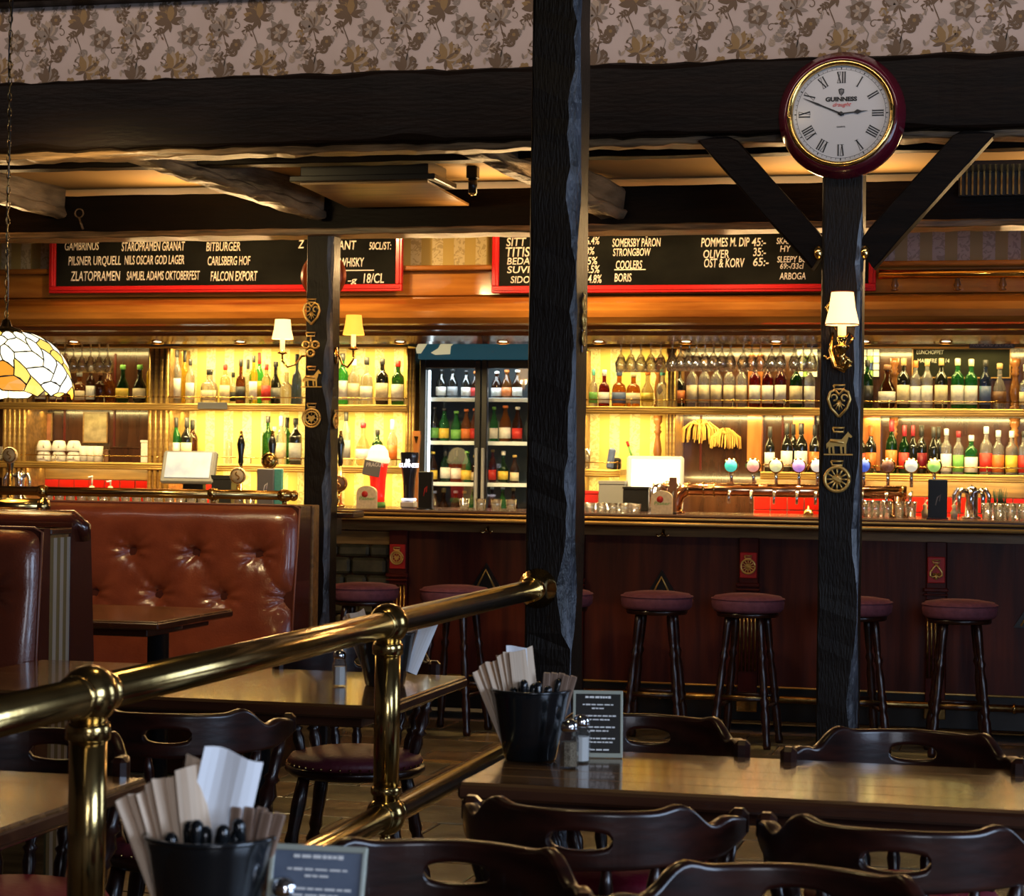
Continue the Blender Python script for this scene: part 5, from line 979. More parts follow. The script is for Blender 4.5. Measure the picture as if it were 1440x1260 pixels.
# hand pulls with round badges
def pump(px_h, yt, px_b, yb_, Y, lb, bm):
    p = lay(px_h, Y); t = thing('hand_pump', lb, 'beer pump', p); zt_ = at(px_h, yt, Y).z - ZB
    m_ = MB(); m_.lathe([(.028, 0), (.028, .01), (.012, .02), (.010, zt_ - .20)], 12); m_.build('base', 'brass', t)
    m_ = MB(); z0 = zt_ - .20; m_.lathe([(.010, z0), (.016, z0 + .02), (.013, z0 + .05), (.024, z0 + .12), (.016, z0 + .155), (.010, z0 + .165)], 14); m_.build('handle', 'blackgloss', t)
    m_ = MB(); m_.lathe([(.010, z0 + .165), (.013, z0 + .172), (.007, z0 + .18), (.010, z0 + .19), (0, z0 + .203)], 10); m_.build('finial', 'brass', t)
    q = at(px_b, yb_, Y - .05); 
    g = badge_disc(.047, None, t=.02); g.v = [(v[0] + q.x, v[1] + Y - .05, v[2] + q.z) for v in g.v]; o = g.build('badge', bm, t, world=True)
    g = MB(); g.tube([(q.x + .041 * math.cos(k * PI / 12), Y - .062, q.z + .041 * math.sin(k * PI / 12)) for k in range(25)], .0035, 5); g.tube([(q.x + .012 * math.sin(k * .55), Y - .063, q.z - .022 + k * .004) for k in range(12)], .004, 5); g.build('badge_relief', 'brass', o, world=True)
    m_ = MB(); m_.lathe([(.026, 0), (.026, .008), (.010, .014), (.012, .03), (.007, q.z - ZB - .04)], 10, 0, T(q.x - p[0], -.05, 0)); m_.build('badge_stand', 'brass', t); return t
pump(338, 605, 335, 669, 11.3, 'black beer pump handle with gilt round badge beside the till', 'c_cream')
pump(382, 605, 379, 648, 11.35, 'black beer pump handle behind the grey menu box', 'darkbrass')
pump(478, 605, 477, 680, 11.3, 'black beer pump with dark round badge right of the left pillar', 'c_brown')
pump(14, 628, 14, 640, 11.3, 'beer pump with glowing round badge at the far left', 'c_cream')
# red glass-shaped font
p = lay(531, 11.35); t = thing('red_beer_font', 'lit red beer font shaped like a foaming glass', 'beer tap', p); h = at(531, 625, 11.35).z - ZB
m_ = MB(); m_.lathe([(0, 0), (.045, 0), (.045, .02), (.04, .03), (0, .03)], 20); m_.build('base', 'c_green', t)
m_ = MB(); m_.lathe([(.038, .03), (.040, .06), (.045, h * .45), (.055, h * .66), (.057, h * .70)], 20); m_.build('glass', 'reddrink', t)
m_ = MB(); m_.lathe([(.057, h * .70), (.066, h * .72), (.066, h * .78), (.060, h * .8), (.055, h * .9), (.035, h * .975), (0, h)], 20); m_.build('foam_dome', 'foam', t)
m_ = MB(); m_.box((0, 0, 0), (.10, .006, .085), 0, .003, T(-.012, -.075, h * .62) @ RY(.18)); m_.build('card', 'grey', t); textfit('PRAGUE', 515, 540, 656, 6, 'whiteprint', t, 11.35 - .079)
m_ = MB(); m_.tube([(-.012, -.055, h * .66), (-.012, -.075, h * .66)], .004, 6); m_.build('clip', 'chrome', t)
# round-topped plaques
for px, py, lb in ((516, 683, 'cream round-topped plaque in front of the red font'), (931, 690, 'cream round-topped plaque in front of the white till')):
    Y = 11.14; p = lay(px, Y); t = thing('bar_plaque', lb, 'sign', p, 0, 'round-topped plaques on the bar'); w = .056; h = at(px, py, Y).z - ZB
    m_ = MB(); m_.prism([(-w, 0), (w, 0), (w, h * .7)] + [(w * math.cos(k * PI / 10) * 1.0, h * .7 + (h * .3) * math.sin(k * PI / 10)) for k in range(1, 10)] + [(-w, h * .7)], .03, 0, T(0, -.015, 0)); m_.build('panel', 'c_cream', t)
    m_ = MB(); m_.lathe([(0, 0), (.018, 0), (.018, .001), (0, .001)], 14, 0, T(-.008, -.0155, h * .62) @ RX(PI / 2)); m_.build('red_seal', 'c_red', t); textfit('Pilsner', px - 11, px + 11, py + 20, 5, 'c_green', t, Y - .0165)
# black waisted font
p = lay(575, 11.3); t = thing('black_beer_font', 'black waisted beer font with white lit harp lettering', 'beer tap', p); h = at(575, 636, 11.3).z - ZB
m_ = MB(); m_.box((0, 0, .02), (.085, .06, .04), 0, .008); m_.build('base', 'greylight', t)
m_ = MB(); secs = []
for zz, w in ((.04, .030), (.08, .031), (.16, .036), (.22, .046), (.28, .054), (h - .008, .056), (h, .05)): secs.append([(w * math.cos(k * PI / 8), .030 * math.sin(k * PI / 8), zz) for k in range(16)])
m_.loft(secs, 0, True); m_.build('column', 'guinblack', t)
m_ = MB(); m_.box((0, 0, .048), (.07, .066, .012), 0, .004); m_.build('lit_band', 'glowprint', t)
m_ = MB(); m_.prism([(-.012, 0), (.006, -.004), (.012, .012), (.010, .026), (-.002, .02), (-.010, .024)], .003, 0, T(0, -.034, h * .80)); m_.build('harp', 'glowprint', t); textfit('GUINNESS', 561, 589, 657, 6, 'glowprint', t, 11.3 - .034, bold=.02)
p = lay(585, 11.5); t = thing('tap_handle', 'tapered brown tap handle standing behind the black font', 'beer tap', p); h = at(585, 606, 11.5).z - ZB
m_ = MB(); m_.loft([[(sx * w, sy * .012, zz) for sx, sy in ((-1, -1), (1, -1), (1, 1), (-1, 1))] for zz, w in ((0, .012), (h * .7, .014), (h * .95, .022), (h, .02))]); m_.build('lever', 'turned', t); m_ = MB(); m_.prism([(-.012, .02), (.012, .02), (0, -.02)], .003, 0, T(0, -.015, h - .05)); m_.build('badge', 'brass', t)
# menu boxes
def menu_box(px0, px1, py0, m, lb, Y, label_col='whiteprint', words_=(), rz=0.0, z=ZB, stripe=None):
    a, b = at(px0, 710, Y), at(px1, 710, Y); h = at(px0, py0, Y).z - z; w = b.x - a.x
    t = thing('menu_stand', lb, 'menu stand', ((a.x + b.x) / 2, Y, z), rz); m_ = MB(); m_.box((0, 0, h / 2), (w, .03, h), 0, .003); m_.build('card', m, t)
    m_ = MB(); m_.box((0, 0, .004), (w + .012, .05, .008), 0, .002); m_.build('foot', 'black', t)
    if stripe: m_ = MB(); m_.tube([(-w * .1, -.017, h * .35), (0, -.017, h * .55), (w * .16, -.017, h * .62), (w * .1, -.017, h * .45)], .003, 5); m_.build('emblem', stripe, t)
    for (s_, x0, x1, y, c) in words_: textfit(s_, x0, x1, y, c, label_col, t, Y - .0165)
    return t
menu_box(362, 385, 659, 'grey', 'grey menu stand with white emblem left of the left pillar', 11.2, stripe='whiteprint'); menu_box(386, 397, 659, 'c_teal', 'narrow pale green menu stand beside the grey one', 11.22)
menu_box(589, 608, 663, 'black', 'slim black menu stand with red swirl beside black font', 11.12, stripe='c_red'); menu_box(1305, 1332, 674, 'black', 'tall black menu stand at the right end of bar', 11.12, stripe='c_grey')
menu_box(941, 951, 671, 'c_brown', 'narrow brown menu stand beside the chrome taps', 11.2, stripe='c_grey')
# glasses on the bar, grouped
tum = [glass_mesh(.030, .062), glass_mesh(.028, .085), glass_mesh(.03, .05)]
def glasses(pxs, Y, me, lb, grp, z=ZB):
    for k, px in enumerate(pxs): o = obj('tumbler', me, None, lay(px, Y, z)); tag(o, lb + ', ' + ORD[k] + ' from left', 'glass', grp)
glasses((653, 676, 698, 719), 11.12, tum[0], 'small upturned tumbler on the bar in front of the fridge', 'tumblers in front of the fridge')
glasses([814 + 16 * i for i in range(6)], 11.14, tum[2], 'low clear glass in the row right of the centre pillar', 'low glasses right of the centre pillar')
glasses([822 + 16 * i for i in range(5)], 11.22, tum[2], 'low clear glass in the second row right of centre pillar', 'low glasses, second row')
glasses([1214 + 17 * i for i in range(5)], 11.3, tum[1], 'clear glass under the copper font right of the right pillar', 'glasses under the copper font')
glasses([1222 + 17 * i for i in range(4)], 11.42, tum[1], 'clear glass in the rear row under the copper font', 'glasses under the font, rear row')
glasses([1388 + 17 * i for i in range(5)], 11.2, tum[1], 'clear tumbler in the front row at the right end', 'tumblers at the right end'); glasses([1395 + 17 * i for i in range(4)], 11.32, tum[1], 'clear tumbler in the back row at the right end', 'tumblers at the right end, back row')
glasses([68 + 15.5 * i for i in range(16)], 11.35, tum[2], 'small glass in the long row behind the leather bench', 'glasses behind the leather bench')
glasses([336, 352], 11.25, tum[2], 'small glass near the gilt badge behind the bench', 'glasses near the gilt badge')
# soap dispensers
for i, px in enumerate((129, 155)):
    p = lay(px, 11.5); t = thing('dispenser', ['left larger', 'right smaller'][i] + ' cream pump dispenser on the back of bar', 'dispenser', p); s_ = 1.15 - .2 * i
    m_ = MB(); m_.lathe([(0, 0), (.03 * s_, 0), (.03 * s_, .05), (.014, .085), (.010, .09), (0, .09)], 16); m_.build('body', 'c_cream', t)
    m_ = MB(); m_.tube([(0, 0, .09), (0, 0, .13 * s_)], .005, 6); m_.tube([(.006, 0, .125 * s_), (-.02, -.01, .12 * s_)], .006, 6); m_.build('pump', 'porcelain', t)
p = lay(1406, 11.5); t = thing('spiky_plant', 'small dark spiky plant at the right end of bar', 'plant', p); m_ = MB(); rr = random.Random(3)
for i in range(40): a = rr.uniform(0, 6.28); r = rr.uniform(.0, .03); m_.tube([(r * math.cos(a), r * math.sin(a), .05), (r * 1.5 * math.cos(a), r * 1.5 * math.sin(a), rr.uniform(.12, .16))], [.003, .0008], 4)
m_.build('leaves', 'plant', t); m_ = MB(); m_.lathe([(0, 0), (.028, 0), (.035, .06), (.03, .06), (0, .05)], 14); m_.build('pot', 'black', t)
for px, lb in ((1342, 'small cream figurine bottle on the bar beside black menu stand'), (1301, 'small cream dispenser left of the black menu stand')):
    p = lay(px, 11.35); t = thing('small_dispenser', lb, 'dispenser', p); m_ = MB(); m_.lathe([(0, 0), (.016, 0), (.02, .03), (.010, .05), (.014, .065), (0, .08)], 12); m_.build('body', 'c_cream', t); m_ = MB(); m_.tube([(0, 0, .075), (.012, 0, .095)], .004, 6); m_.build('nozzle', 'porcelain', t)
p = lay(1137, 11.5); t = thing('service_bell', 'small gold bell under the copper font', 'bell', p); m_ = MB(); m_.lathe([(0, 0), (.028, 0), (.026, .012), (.014, .03), (.004, .035), (.006, .045), (0, .05)], 14); m_.build('dome', 'brass', t)

# ------------------------------------------------------------------ SCONCES, HORSE BRASSES, CLOCK
def brass_on(px, py, Y, kind, s_, label, cat='horse brass', rz=0.0, m='embrass', x=None):
    p = at(px, py, Y); o = ems(kind, s_).build('horse_brass', m, None, loc=(x if x is not None else p.x, Y, p.z)); o.rotation_euler = (0, 0, rz); tag(o, label, cat, 'horse brasses on the pillars'); return o
YL = 9.8 - .065 - .006; YR = 8.26 - .07 - .006
brass_on(438, 440, YL, 'heart', 1.0, 'heart-shaped horse brass at the top of left pillar'); brass_on(437, 488, YL, 'trefoil', 1.05, 'three-lobed clover horse brass on the left pillar')
brass_on(438, 534, YL, 'horse', .95, 'horse-shaped brass on the left pillar between clover and disc'); brass_on(438, 588, YL, 'disc', 1.05, 'round beaded disc horse brass, lowest on the left pillar')
brass_on(1180, 566, YR, 'heart', 1.0, 'heart-shaped horse brass under the lamp on right pillar'); brass_on(1179, 626, YR, 'horse', 1.0, 'horse-shaped brass in the middle of right pillar'); brass_on(1177, 674, YR, 'wheel', 1.05, 'spoked wheel horse brass, lowest on the right pillar')
brass_on(0, 588, 9.8, 'disc', .8, 'horse brass edge-on on the right side of left pillar', rz=PI / 2, x=XLP + .072)
p = at(803, 445, 6.62); t = thing('strap_of_brasses', 'strap of small horse brasses on the side of centre pillar', 'horse brass', (pc.x + .085, 6.62, p.z), PI / 2)
for i, k in enumerate(('disc', 'heart', 'disc')): m_ = ems(k, .55); m_.v = [(a, b, c - .055 * i + .04) for a, b, c in m_.v]; m_.build('brass', 'embrass', t)
m_ = MB(); m_.box((0, .004, -.02), (.022, .003, .19), 0, .001); m_.build('strap', 'leatherdark', t)
def shade_mesh(r0, r1, h, z): mm = MB(); mm.lathe([(r0, z), (r0 * .93 + r1 * .07, z + h * .08), ((r0 + r1) * .47, z + h * .5), (r1, z + h), (r1 * .97, z + h), ((r0 + r1) * .455, z + h * .5), (r0 * .97, z)], 20, cap=False); return mm
def sconce_arm(t, dx, dy, m_sh, zoff=0.0, power=2.2, s=1.0):
    m_ = MB(); m_.tube([(0, 0, 0), (dx * .25, dy * .4, -.005), (dx * .45, dy * .7, -.045), (dx * .75, dy, -.06), (dx, dy, -.03 + zoff * .3), (dx, dy, .005 + zoff)], .0055, 8); a_ = m_.build('arm', 'brass', t)
    m_ = MB(); z = zoff; m_.lathe([(.006, z), (.024, z + .006), (.022, z + .012), (.012, z + .016), (.012, z + .022)], 14, 0, T(dx, dy, 0)); m_.build('cup', 'brass', t)
    m_ = MB(); m_.lathe([(.012, z + .016), (.012, z + .085), (0, z + .085)], 12, 0, T(dx, dy, 0)); m_.build('candle_tube', 'candle', t)
    m_ = shade_mesh(.052 * s, .037 * s, .095 * s, z + .075); m_.v = [(v[0] + dx, v[1] + dy, v[2]) for v in m_.v]; m_.build('lamp_shade', m_sh, t)
    w = wloc(t); light('POINT', 'sconce_bulb', (w.x + dx, w.y + dy, w.z + zoff + .06), power, WARM, shadow_soft_size=.02)
p = at(425, 500, 9.8); z = p.z
t = thing('wall_sconce', 'brass sconce arm with bright cream shade left of left pillar', 'wall lamp', (XLP - .068, 9.8, z)); q = at(395, 500, 9.7)
m_ = MB(); m_.lathe([(0, -.012), (.02, -.008), (.024, 0), (.02, .004), (0, .004)], 14, 0, RY(-PI / 2) @ Matrix.Diagonal((1.8, 1, 1, 1))); m_.build('backplate', 'brass', t)
sconce_arm(t, q.x - (XLP - .068), -.08, 'glow_shade', 0.0)
t = thing('wall_sconce', 'brass sconce arm with orange shade right of left pillar', 'wall lamp', (XLP + .068, 9.8, z)); q = at(495, 500, 9.7)
m_ = MB(); m_.lathe([(0, -.004), (.02, -.004), (.024, 0), (.02, .008), (0, .012)], 14, 0, RY(PI / 2) @ Matrix.Diagonal((1.8, 1, 1, 1))); m_.build('backplate', 'brass', t)
sconce_arm(t, q.x - (XLP + .068), -.08, 'glow_shade_soft', .02, 1.2)
p = at(1182, 520, 8.2); t = thing('wall_sconce', 'ornate brass sconce with one lit shade on the right pillar', 'wall lamp', (p.x, 8.19, p.z))
m_ = MB(); m_.lathe([(0, -.014), (.018, -.01), (.022, 0), (0, 0)], 14, 0, T(0, 0, .06) @ RX(PI / 2) @ Matrix.Diagonal((1, 3.0, 1, 1))); m_.tube([(-.005, -.005, .13), (-.04, -.01, .20), (-.055, -.015, .235), (-.035, -.015, .265), (-.012, -.012, .25)], .005, 8); m_.tube([(0, -.006, .1), (.035, -.01, .14), (.05, -.012, .12), (.036, -.012, .10)], .006, 8); m_.tube([(-.02, -.006, .05), (-.05, -.01, .04), (-.06, -.012, .055)], .006, 8); m_.build('backplate', 'brass', t)
m_ = MB(); m_.tube([(-.03, -.01, .14), (-.035, -.03, .07), (-.015, -.05, .01), (.02, -.065, -.005), (.04, -.07, .03), (.02, -.08, .05)], [.006, .009, .011, .012, .010, .007], 10); m_.tube([(.035 + .014 * math.cos(k), -.07, .02 + .014 * math.sin(k)) for k in range(7)], .006, 8); m_.build('arm', 'brass', t)
m_ = MB(); m_.lathe([(.004, .05), (.03, .08), (.028, .088), (.012, .09), (.02, .115), (.016, .125), (0, .125)], 16, 0, T(.012, -.08, 0)); m_.build('cup', 'brass', t)
m_ = MB(); m_.lathe([(.016, .12), (.016, .19), (0, .19)], 12, 0, T(.012, -.08, 0)); m_.build('candle_tube', 'candle', t)
m_ = shade_mesh(.064, .042, .125, .165); m_.v = [(v[0] + .012, v[1] - .08, v[2]) for v in m_.v]; m_.build('lamp_shade', 'glow_shade', t)
M['shadetrim'] = mat('red shade trim', (0.35, 0.03, 0.01), .6)
m_ = MB()
for r, zz in ((.064, .166), (.042, .29)): m_.tube([(r * math.cos(k * PI / 12) + .012, r * math.sin(k * PI / 12) - .08, zz) for k in range(25)], .0022, 5)
m_.build('shade_trim', 'shadetrim', t); light('POINT', 'sconce_bulb', (p.x + .012, 8.11, p.z + .15), 2.2, WARM, shadow_soft_size=.02)
# clock
p = at(1181, 157, 8.08); YCk = 8.095
ck = thing('wall_clock', 'large round wall clock with burgundy rim and brass bezel on the right pillar', 'clock', (p.x, 8.19, p.z))
CKR = RX(PI / 2)
m_ = MB(); m_.lathe([(0, -.02), (.235, -.02), (.242, .0), (.24, .03), (.225, .05), (.222, .058), (.212, .07), (.2, .075), (.197, .05), (0, .05)], 64, 0, CKR); m_.build('rim', 'clockrim', ck)
m_ = MB(); m_.lathe([(.200, .06), (.203, .078), (.196, .086), (.186, .082), (.181, .066), (.184, .06)], 64, 0, CKR, cap=False); m_.build('bezel', 'brass', ck)
m_ = MB(); m_.lathe([(0, .058), (.185, .058), (.185, .060), (0, .060)], 64, 0, CKR, False); dial = m_.build('dial', 'dial', ck)
m_ = MB()
for k in range(60):
    a = k * PI / 30; X = CKR @ RZ(a) ; m_.box((0, .172, .0606), (.0016 if k % 5 else .004, .006 if k % 5 else .009, .0008), 0, 0, X)
m_.tube([(.168 * math.cos(k * PI / 30), -.0606, .168 * math.sin(k * PI / 30)) for k in range(61)], .0006, 4); m_.build('minute_track', 'ink', dial)
for k, s_ in enumerate(('XII', 'I', 'II', 'III', 'IIII', 'V', 'VI', 'VII', 'VIII', 'IX', 'X', 'XI')):
    a = -k * PI / 6; rr = .138
    # numerals drawn as strokes
    m_ = MB(); wch = {'I': .009, 'V': .018, 'X': .018}; tot = sum(wch[c] for c in s_); x = -tot / 2
    X = CKR @ RZ(a) @ T(0, rr, .0612)
    for c in s_:
        w = wch[c]; cx_ = x + w / 2; x += w
        def stroke(xa, ya, xb, yb_, th):
            d = math.hypot(xb - xa, yb_ - ya); an = math.atan2(yb_ - ya, xb - xa); m_.box((0, 0, 0), (d, th, .001), 0, 0, X @ T((xa + xb) / 2, (ya + yb_) / 2, 0) @ RZ(an))
        if c == 'I': stroke(cx_, -.021, cx_, .021, .0048)
        elif c == 'V': stroke(cx_ - .006, .021, cx_, -.021, .0048); stroke(cx_ + .006, .021, cx_, -.021, .0016)
        else: stroke(cx_ - .006, .021, cx_ + .006, -.021, .0048); stroke(cx_ + .006, .021, cx_ - .006, -.021, .0016)
        for yy in (-.021, .021): m_.box((cx_, yy, 0), (w * .8, .0014, .001), 0, 0, X)
    m_.build('numeral', 'ink', dial)
def hand(ang, L, tail, w, name, blade):
    mm = MB(); X = CKR @ RZ(ang); mm.prism([(0, 0)] * 0 + [(-w, -tail), (w, -tail), (w * .8, L * .5), (blade, L * .62), (w * .7, L * .78), (w * .2, L), (-w * .2, L), (-w * .7, L * .78), (-blade, L * .62), (-w * .8, L * .5)], .0012, 0, X @ T(0, 0, .063) @ RX(PI / 2) @ Matrix.Diagonal((1, 1, 1, 1)))
    return mm.build(name, 'ink', ck)
def hand2(ang, L, w, name, blade):
    mm = MB(); pts = [(-w, -.012), (w, -.012), (w * .8, L * .5), (blade, L * .62), (w * .7, L * .78), (w * .2, L), (-w * .2, L), (-w * .7, L * .78), (-blade, L * .62), (-w * .8, L * .5)]
    vs = [(x * math.cos(ang) + y * math.sin(ang), -.0635, -x * math.sin(ang) + y * math.cos(ang)) for x, y in pts]; n = len(vs)
    vs2 = [(a, b - .0012, c) for a, b, c in vs]; mm.add(vs + vs2, [tuple(range(n)), tuple(range(2 * n - 1, n - 1, -1))] + [(i, (i + 1) % n, n + (i + 1) % n, n + i) for i in range(n)]); return mm.build(name, 'ink', ck)
hand2(R(84.5), .10, .0028, 'hour_hand', .009); hand2(R(293.5), .155, .0032, 'minute_hand', .004)
m_ = MB(); m_.lathe([(0, .06), (.008, .06), (.008, .067), (.003, .068), (0, .068)], 16, 0, CKR); m_.build('hand_boss', 'ink', ck)
w = wloc(ck)
o = text('GUINNESS', .022, 'ink', ck, (w.x, w.y - .0612, w.z + .048), name='dial_lettering', align='CENTER', bold=.0012, sx=1.15)
o = text('draught', .022, 'redink', ck, (w.x, w.y - .0612, w.z + .028), name='dial_script', align='CENTER', shear=.5, sx=1.0); o = text('QUARTZ', .008, 'ink', ck, (w.x, w.y - .0612, w.z - .052), name='dial_lettering', align='CENTER')
m_ = MB(); m_.tube([(-.009, -.0612, .092), (.0, -.0612, .095), (.010, -.0612, .092), (.009, -.0612, .080), (.0, -.0612, .069), (-.006, -.0612, .076), (-.009, -.0612, .092)], .0016, 5)
for k in range(5): m_.tube([(-.005 + k * .003, -.0612, .092), (-.003 + k * .002, -.0612, .074)], .0006, 4)
m_.build('harp_mark', 'ink', dial)

# ------------------------------------------------------------------ BAR STOOLS
def make_stool():
    t = thing('bar_stool', 'mauve bar stool', 'stool', (0, 0, 0))
    m_ = MB(); m_.lathe([(0, .665), (.165, .665), (.178, .68), (.182, .71), (.178, .728), (.165, .742), (.10, .752), (0, .755)], 32); seat = m_.build('seat', 'stoolfabric', t)
    m_ = MB(); m_.tube([(.181 * math.cos(k * PI / 16), .181 * math.sin(k * PI / 16), .728) for k in range(33)], .004, 5); m_.build('seam_piping', 'stoolfabric', seat)
    m_ = MB(); m_.lathe([(0, .64), (.15, .64), (.155, .65), (.155, .665), (0, .665)], 24); m_.build('seat_ring', 'chairwood', t)
    pr = [(.018, .0), (.022, .02), (.016, .05), (.021, .10), (.022, .17), (.015, .20), (.024, .23), (.016, .25), (.024, .27), (.018, .29), (.021, .36), (.014, .42), (.023, .45), (.014, .47), (.018, .50), (.021, .60), (.019, .65)]
    for k in range(4):
        a = PI / 4 + k * PI / 2; ca, sa = math.cos(a), math.sin(a); top = Vector((.11 * ca, .11 * sa, .65)); bot = Vector((.195 * ca, .195 * sa, 0)); d = top - bot
        X = T(*bot) @ d.to_track_quat('Z', 'Y').to_matrix().to_4x4(); m_ = MB(); m_.lathe([(0, 0)] + [(r, z * d.length / .65) for r, z in pr], 12, 0, X); m_.build('leg', 'chairwood', t)
    def rung(k0, k1, z, r, m, nm='stretcher'):
        pts = []
        for k in (k0, k1):
            a = PI / 4 + k * PI / 2; rr_ = .195 - (.085) * z / .65; pts.append((rr_ * math.cos(a), rr_ * math.sin(a), z))
        mm = MB(); mm.tube(pts, r, 8); mm.build(nm, m, t)
    for k in range(4): rung(k, (k + 1) % 4, .24 if k % 2 == 0 else .20, .010, 'chairwood')
    mm = MB(); a = -PI / 4; q0 = Vector((.163 * math.cos(-3 * PI / 4), .163 * math.sin(-3 * PI / 4) - .002, .248)); q1 = Vector((.163 * math.cos(-PI / 4), .163 * math.sin(-PI / 4) - .002, .248)); mm.tube([q0, q1], .0085, 8); mm.build('brass_foot_strip', 'darkbrass', t)
    return t
stool = make_stool(); first = True
for i, (px, lb) in enumerate(((512, 'mauve round bar stool nearest the left pillar, in front of stones'), (640, 'mauve round bar stool above the brass railing, left of centre pillar'), (784, 'mauve bar stool mostly hidden behind the centre pillar'),
                              (924, 'mauve round bar stool in front of the middle panel and triangle'), (1052, 'mauve round bar stool in front of the wheel-brass pilaster'), (1203, 'mauve bar stool half hidden behind the right pillar'), (1350, 'mauve round bar stool in front of the spade-brass pilaster'))):
    p = at(px, 832, 10.62)
    s_ = stool if i == 0 else copy_tree(stool); s_.location = (p.x, 10.62, 0); s_.rotation_euler = (0, 0, (.1, -.15, .2, .05, -.1, .3, .12)[i]); s_['label'] = lb; s_['group'] = 'bar stools along the counter'

# ------------------------------------------------------------------ LEATHER BENCHES
def tufted(w, h, buttons, thick=.10, nx=110, nz=76, lean=.10, px_of=None):
    """front face at y=0 facing -y, w along x from 0..w, z 0..h"""
    mb = MB(); vs = []; rr = random.Random(5)
    for j in range(nz + 1):
        for i in range(nx + 1):
            x, z = w * i / nx, h * j / nz; d = .05
            ex = min(x, w - x); ez = min(z, h - z); e = min(ex, ez); d -= .05 * math.exp(-(ex / .03)) + .05 * math.exp(-((h - z) / .035))
            for bx_, bz_ in buttons:
                dx, dz = x - bx_, z - bz_; r = math.hypot(dx, dz); a = math.atan2(dz, dx)
                d -= .042 * math.exp(-(r / .035)) + .018 * math.exp(-(r / .12) ** 2)
                if r > .008: d += .0065 * math.sin(a * 9 + bx_ * 7) * math.exp(-((r - .05) / .045) ** 2)
            for (a1, b1) in folds(buttons):
                (x0, z0), (x1, z1) = a1, b1; L2 = (x1 - x0) ** 2 + (z1 - z0) ** 2; t_ = max(0, min(1, ((x - x0) * (x1 - x0) + (z - z0) * (z1 - z0)) / L2))
                r = math.hypot(x - x0 - t_ * (x1 - x0), z - z0 - t_ * (z1 - z0)); d -= .014 * math.exp(-(r / .016)) * (1 - .3 * math.sin(t_ * PI))
            vs.append((x, -d + lean * z / h, z))
    fs = [(j * (nx + 1) + i, j * (nx + 1) + i + 1, (j + 1) * (nx + 1) + i + 1, (j + 1) * (nx + 1) + i) for j in range(nz) for i in range(nx)]
    mb.add(vs, fs, 0, True); return mb
def folds(bt):
    out = []
    rows = sorted({round(b[1], 3) for b in bt}, reverse=True)
    for r0, r1 in zip(rows[:-1], rows[1:]):
        for a in [b for b in bt if abs(b[1] - r0) < .002]:
            for c in [b for b in bt if abs(b[1] - r1) < .002]:
                if abs(a[0] - c[0]) < .2: out.append((a, c))
    return out
def bench_back(t, x0, w, y0, h, z0, depth, buttons, mats=('leather', 'leatherdark', 'stitch'), taper=.10):
    mb = tufted(w, h, buttons, lean=taper); mb.v = [(a + x0, b + y0, c + z0) for a, b, c in mb.v]; f = mb.build('tufted_back', mats[0], t, world=True)
    for bx_, bz_ in buttons:
        m_ = MB(); m_.lathe([(0, -.004), (.011, 0), (.009, .004), (0, .007)], 12, 0, T(x0 + bx_, y0 + .018 + taper * bz_ / h, z0 + bz_) @ RX(PI / 2)); m_.build('button', mats[0], f, world=True)
    m_ = MB(); yb = y0 + depth
    m_.loft([[(x0 - .004, y0 + .004, z0), (x0 - .004, yb, z0), (x0 - .004, yb, z0 + h + .002), (x0 - .004, y0 + taper + .004, z0 + h + .002)], [(x0 + w + .004, y0 + .004, z0), (x0 + w + .004, yb, z0), (x0 + w + .004, yb, z0 + h + .002), (x0 + w + .004, y0 + taper + .004, z0 + h + .002)]])
    m_.build('back_core', mats[1], t, world=True)
    m_ = MB(); m_.tube([(x0 + w, y0 - .004, z0), (x0 + w, y0 - .004 + taper * .5, z0 + h * .5), (x0 + w, y0 + taper, z0 + h - .01), (x0 + w - .03, y0 + taper + .002, z0 + h + .004), (x0 + .03, y0 + taper + .002, z0 + h + .004), (x0, y0 + taper, z0 + h - .01)], .005, 6); m_.build('piping', mats[2], t, world=True)
YBN = 9.18
a = at(410, 800, YBN); x1 = a.x; z_top = at(250, 709, YBN + .1).z; zb_ = .42; W1 = 2.2; x0 = x1 - W1
bt = [];
for k in range(8): bt.append((at(357 - k * 89.5, 778, YBN).x - x0, at(357 - k * 0, 779, YBN).z - zb_))
zr2 = at(305, 840, YBN).z - zb_
for k in range(8): bt.append((at(400 - k * 91, 840, YBN).x - x0, zr2))
bt = [b for b in bt if .02 < b[0] < W1 - .03]
bt = [(b[0], round(b[1], 3)) for b in bt]
bench = thing('leather_bench', 'red brown buttoned leather bench facing the room left of the left pillar', 'bench', ((x0 + x1) / 2, YBN, 0))
bench_back(bench, x0, W1, YBN, z_top - zb_, zb_, .25, bt)
m_ = MB(); m_.bx(x0, x1, YBN - .48, YBN, .30, .45, 0, .03); m_.build('seat', 'leather', bench, world=True); m_ = MB(); m_.bx(x0 + .02, x1 - .02, YBN - .42, YBN + .2, 0, .30, 0, .005); m_.build('base', 'chairwood', bench, world=True)
m_ = MB(); m_.bx(x0, x1 + .012, YBN + .255, YBN + .34, 0, z_top + .004, 0, .004); m_.build('rear_board', 'oak', bench, world=True)
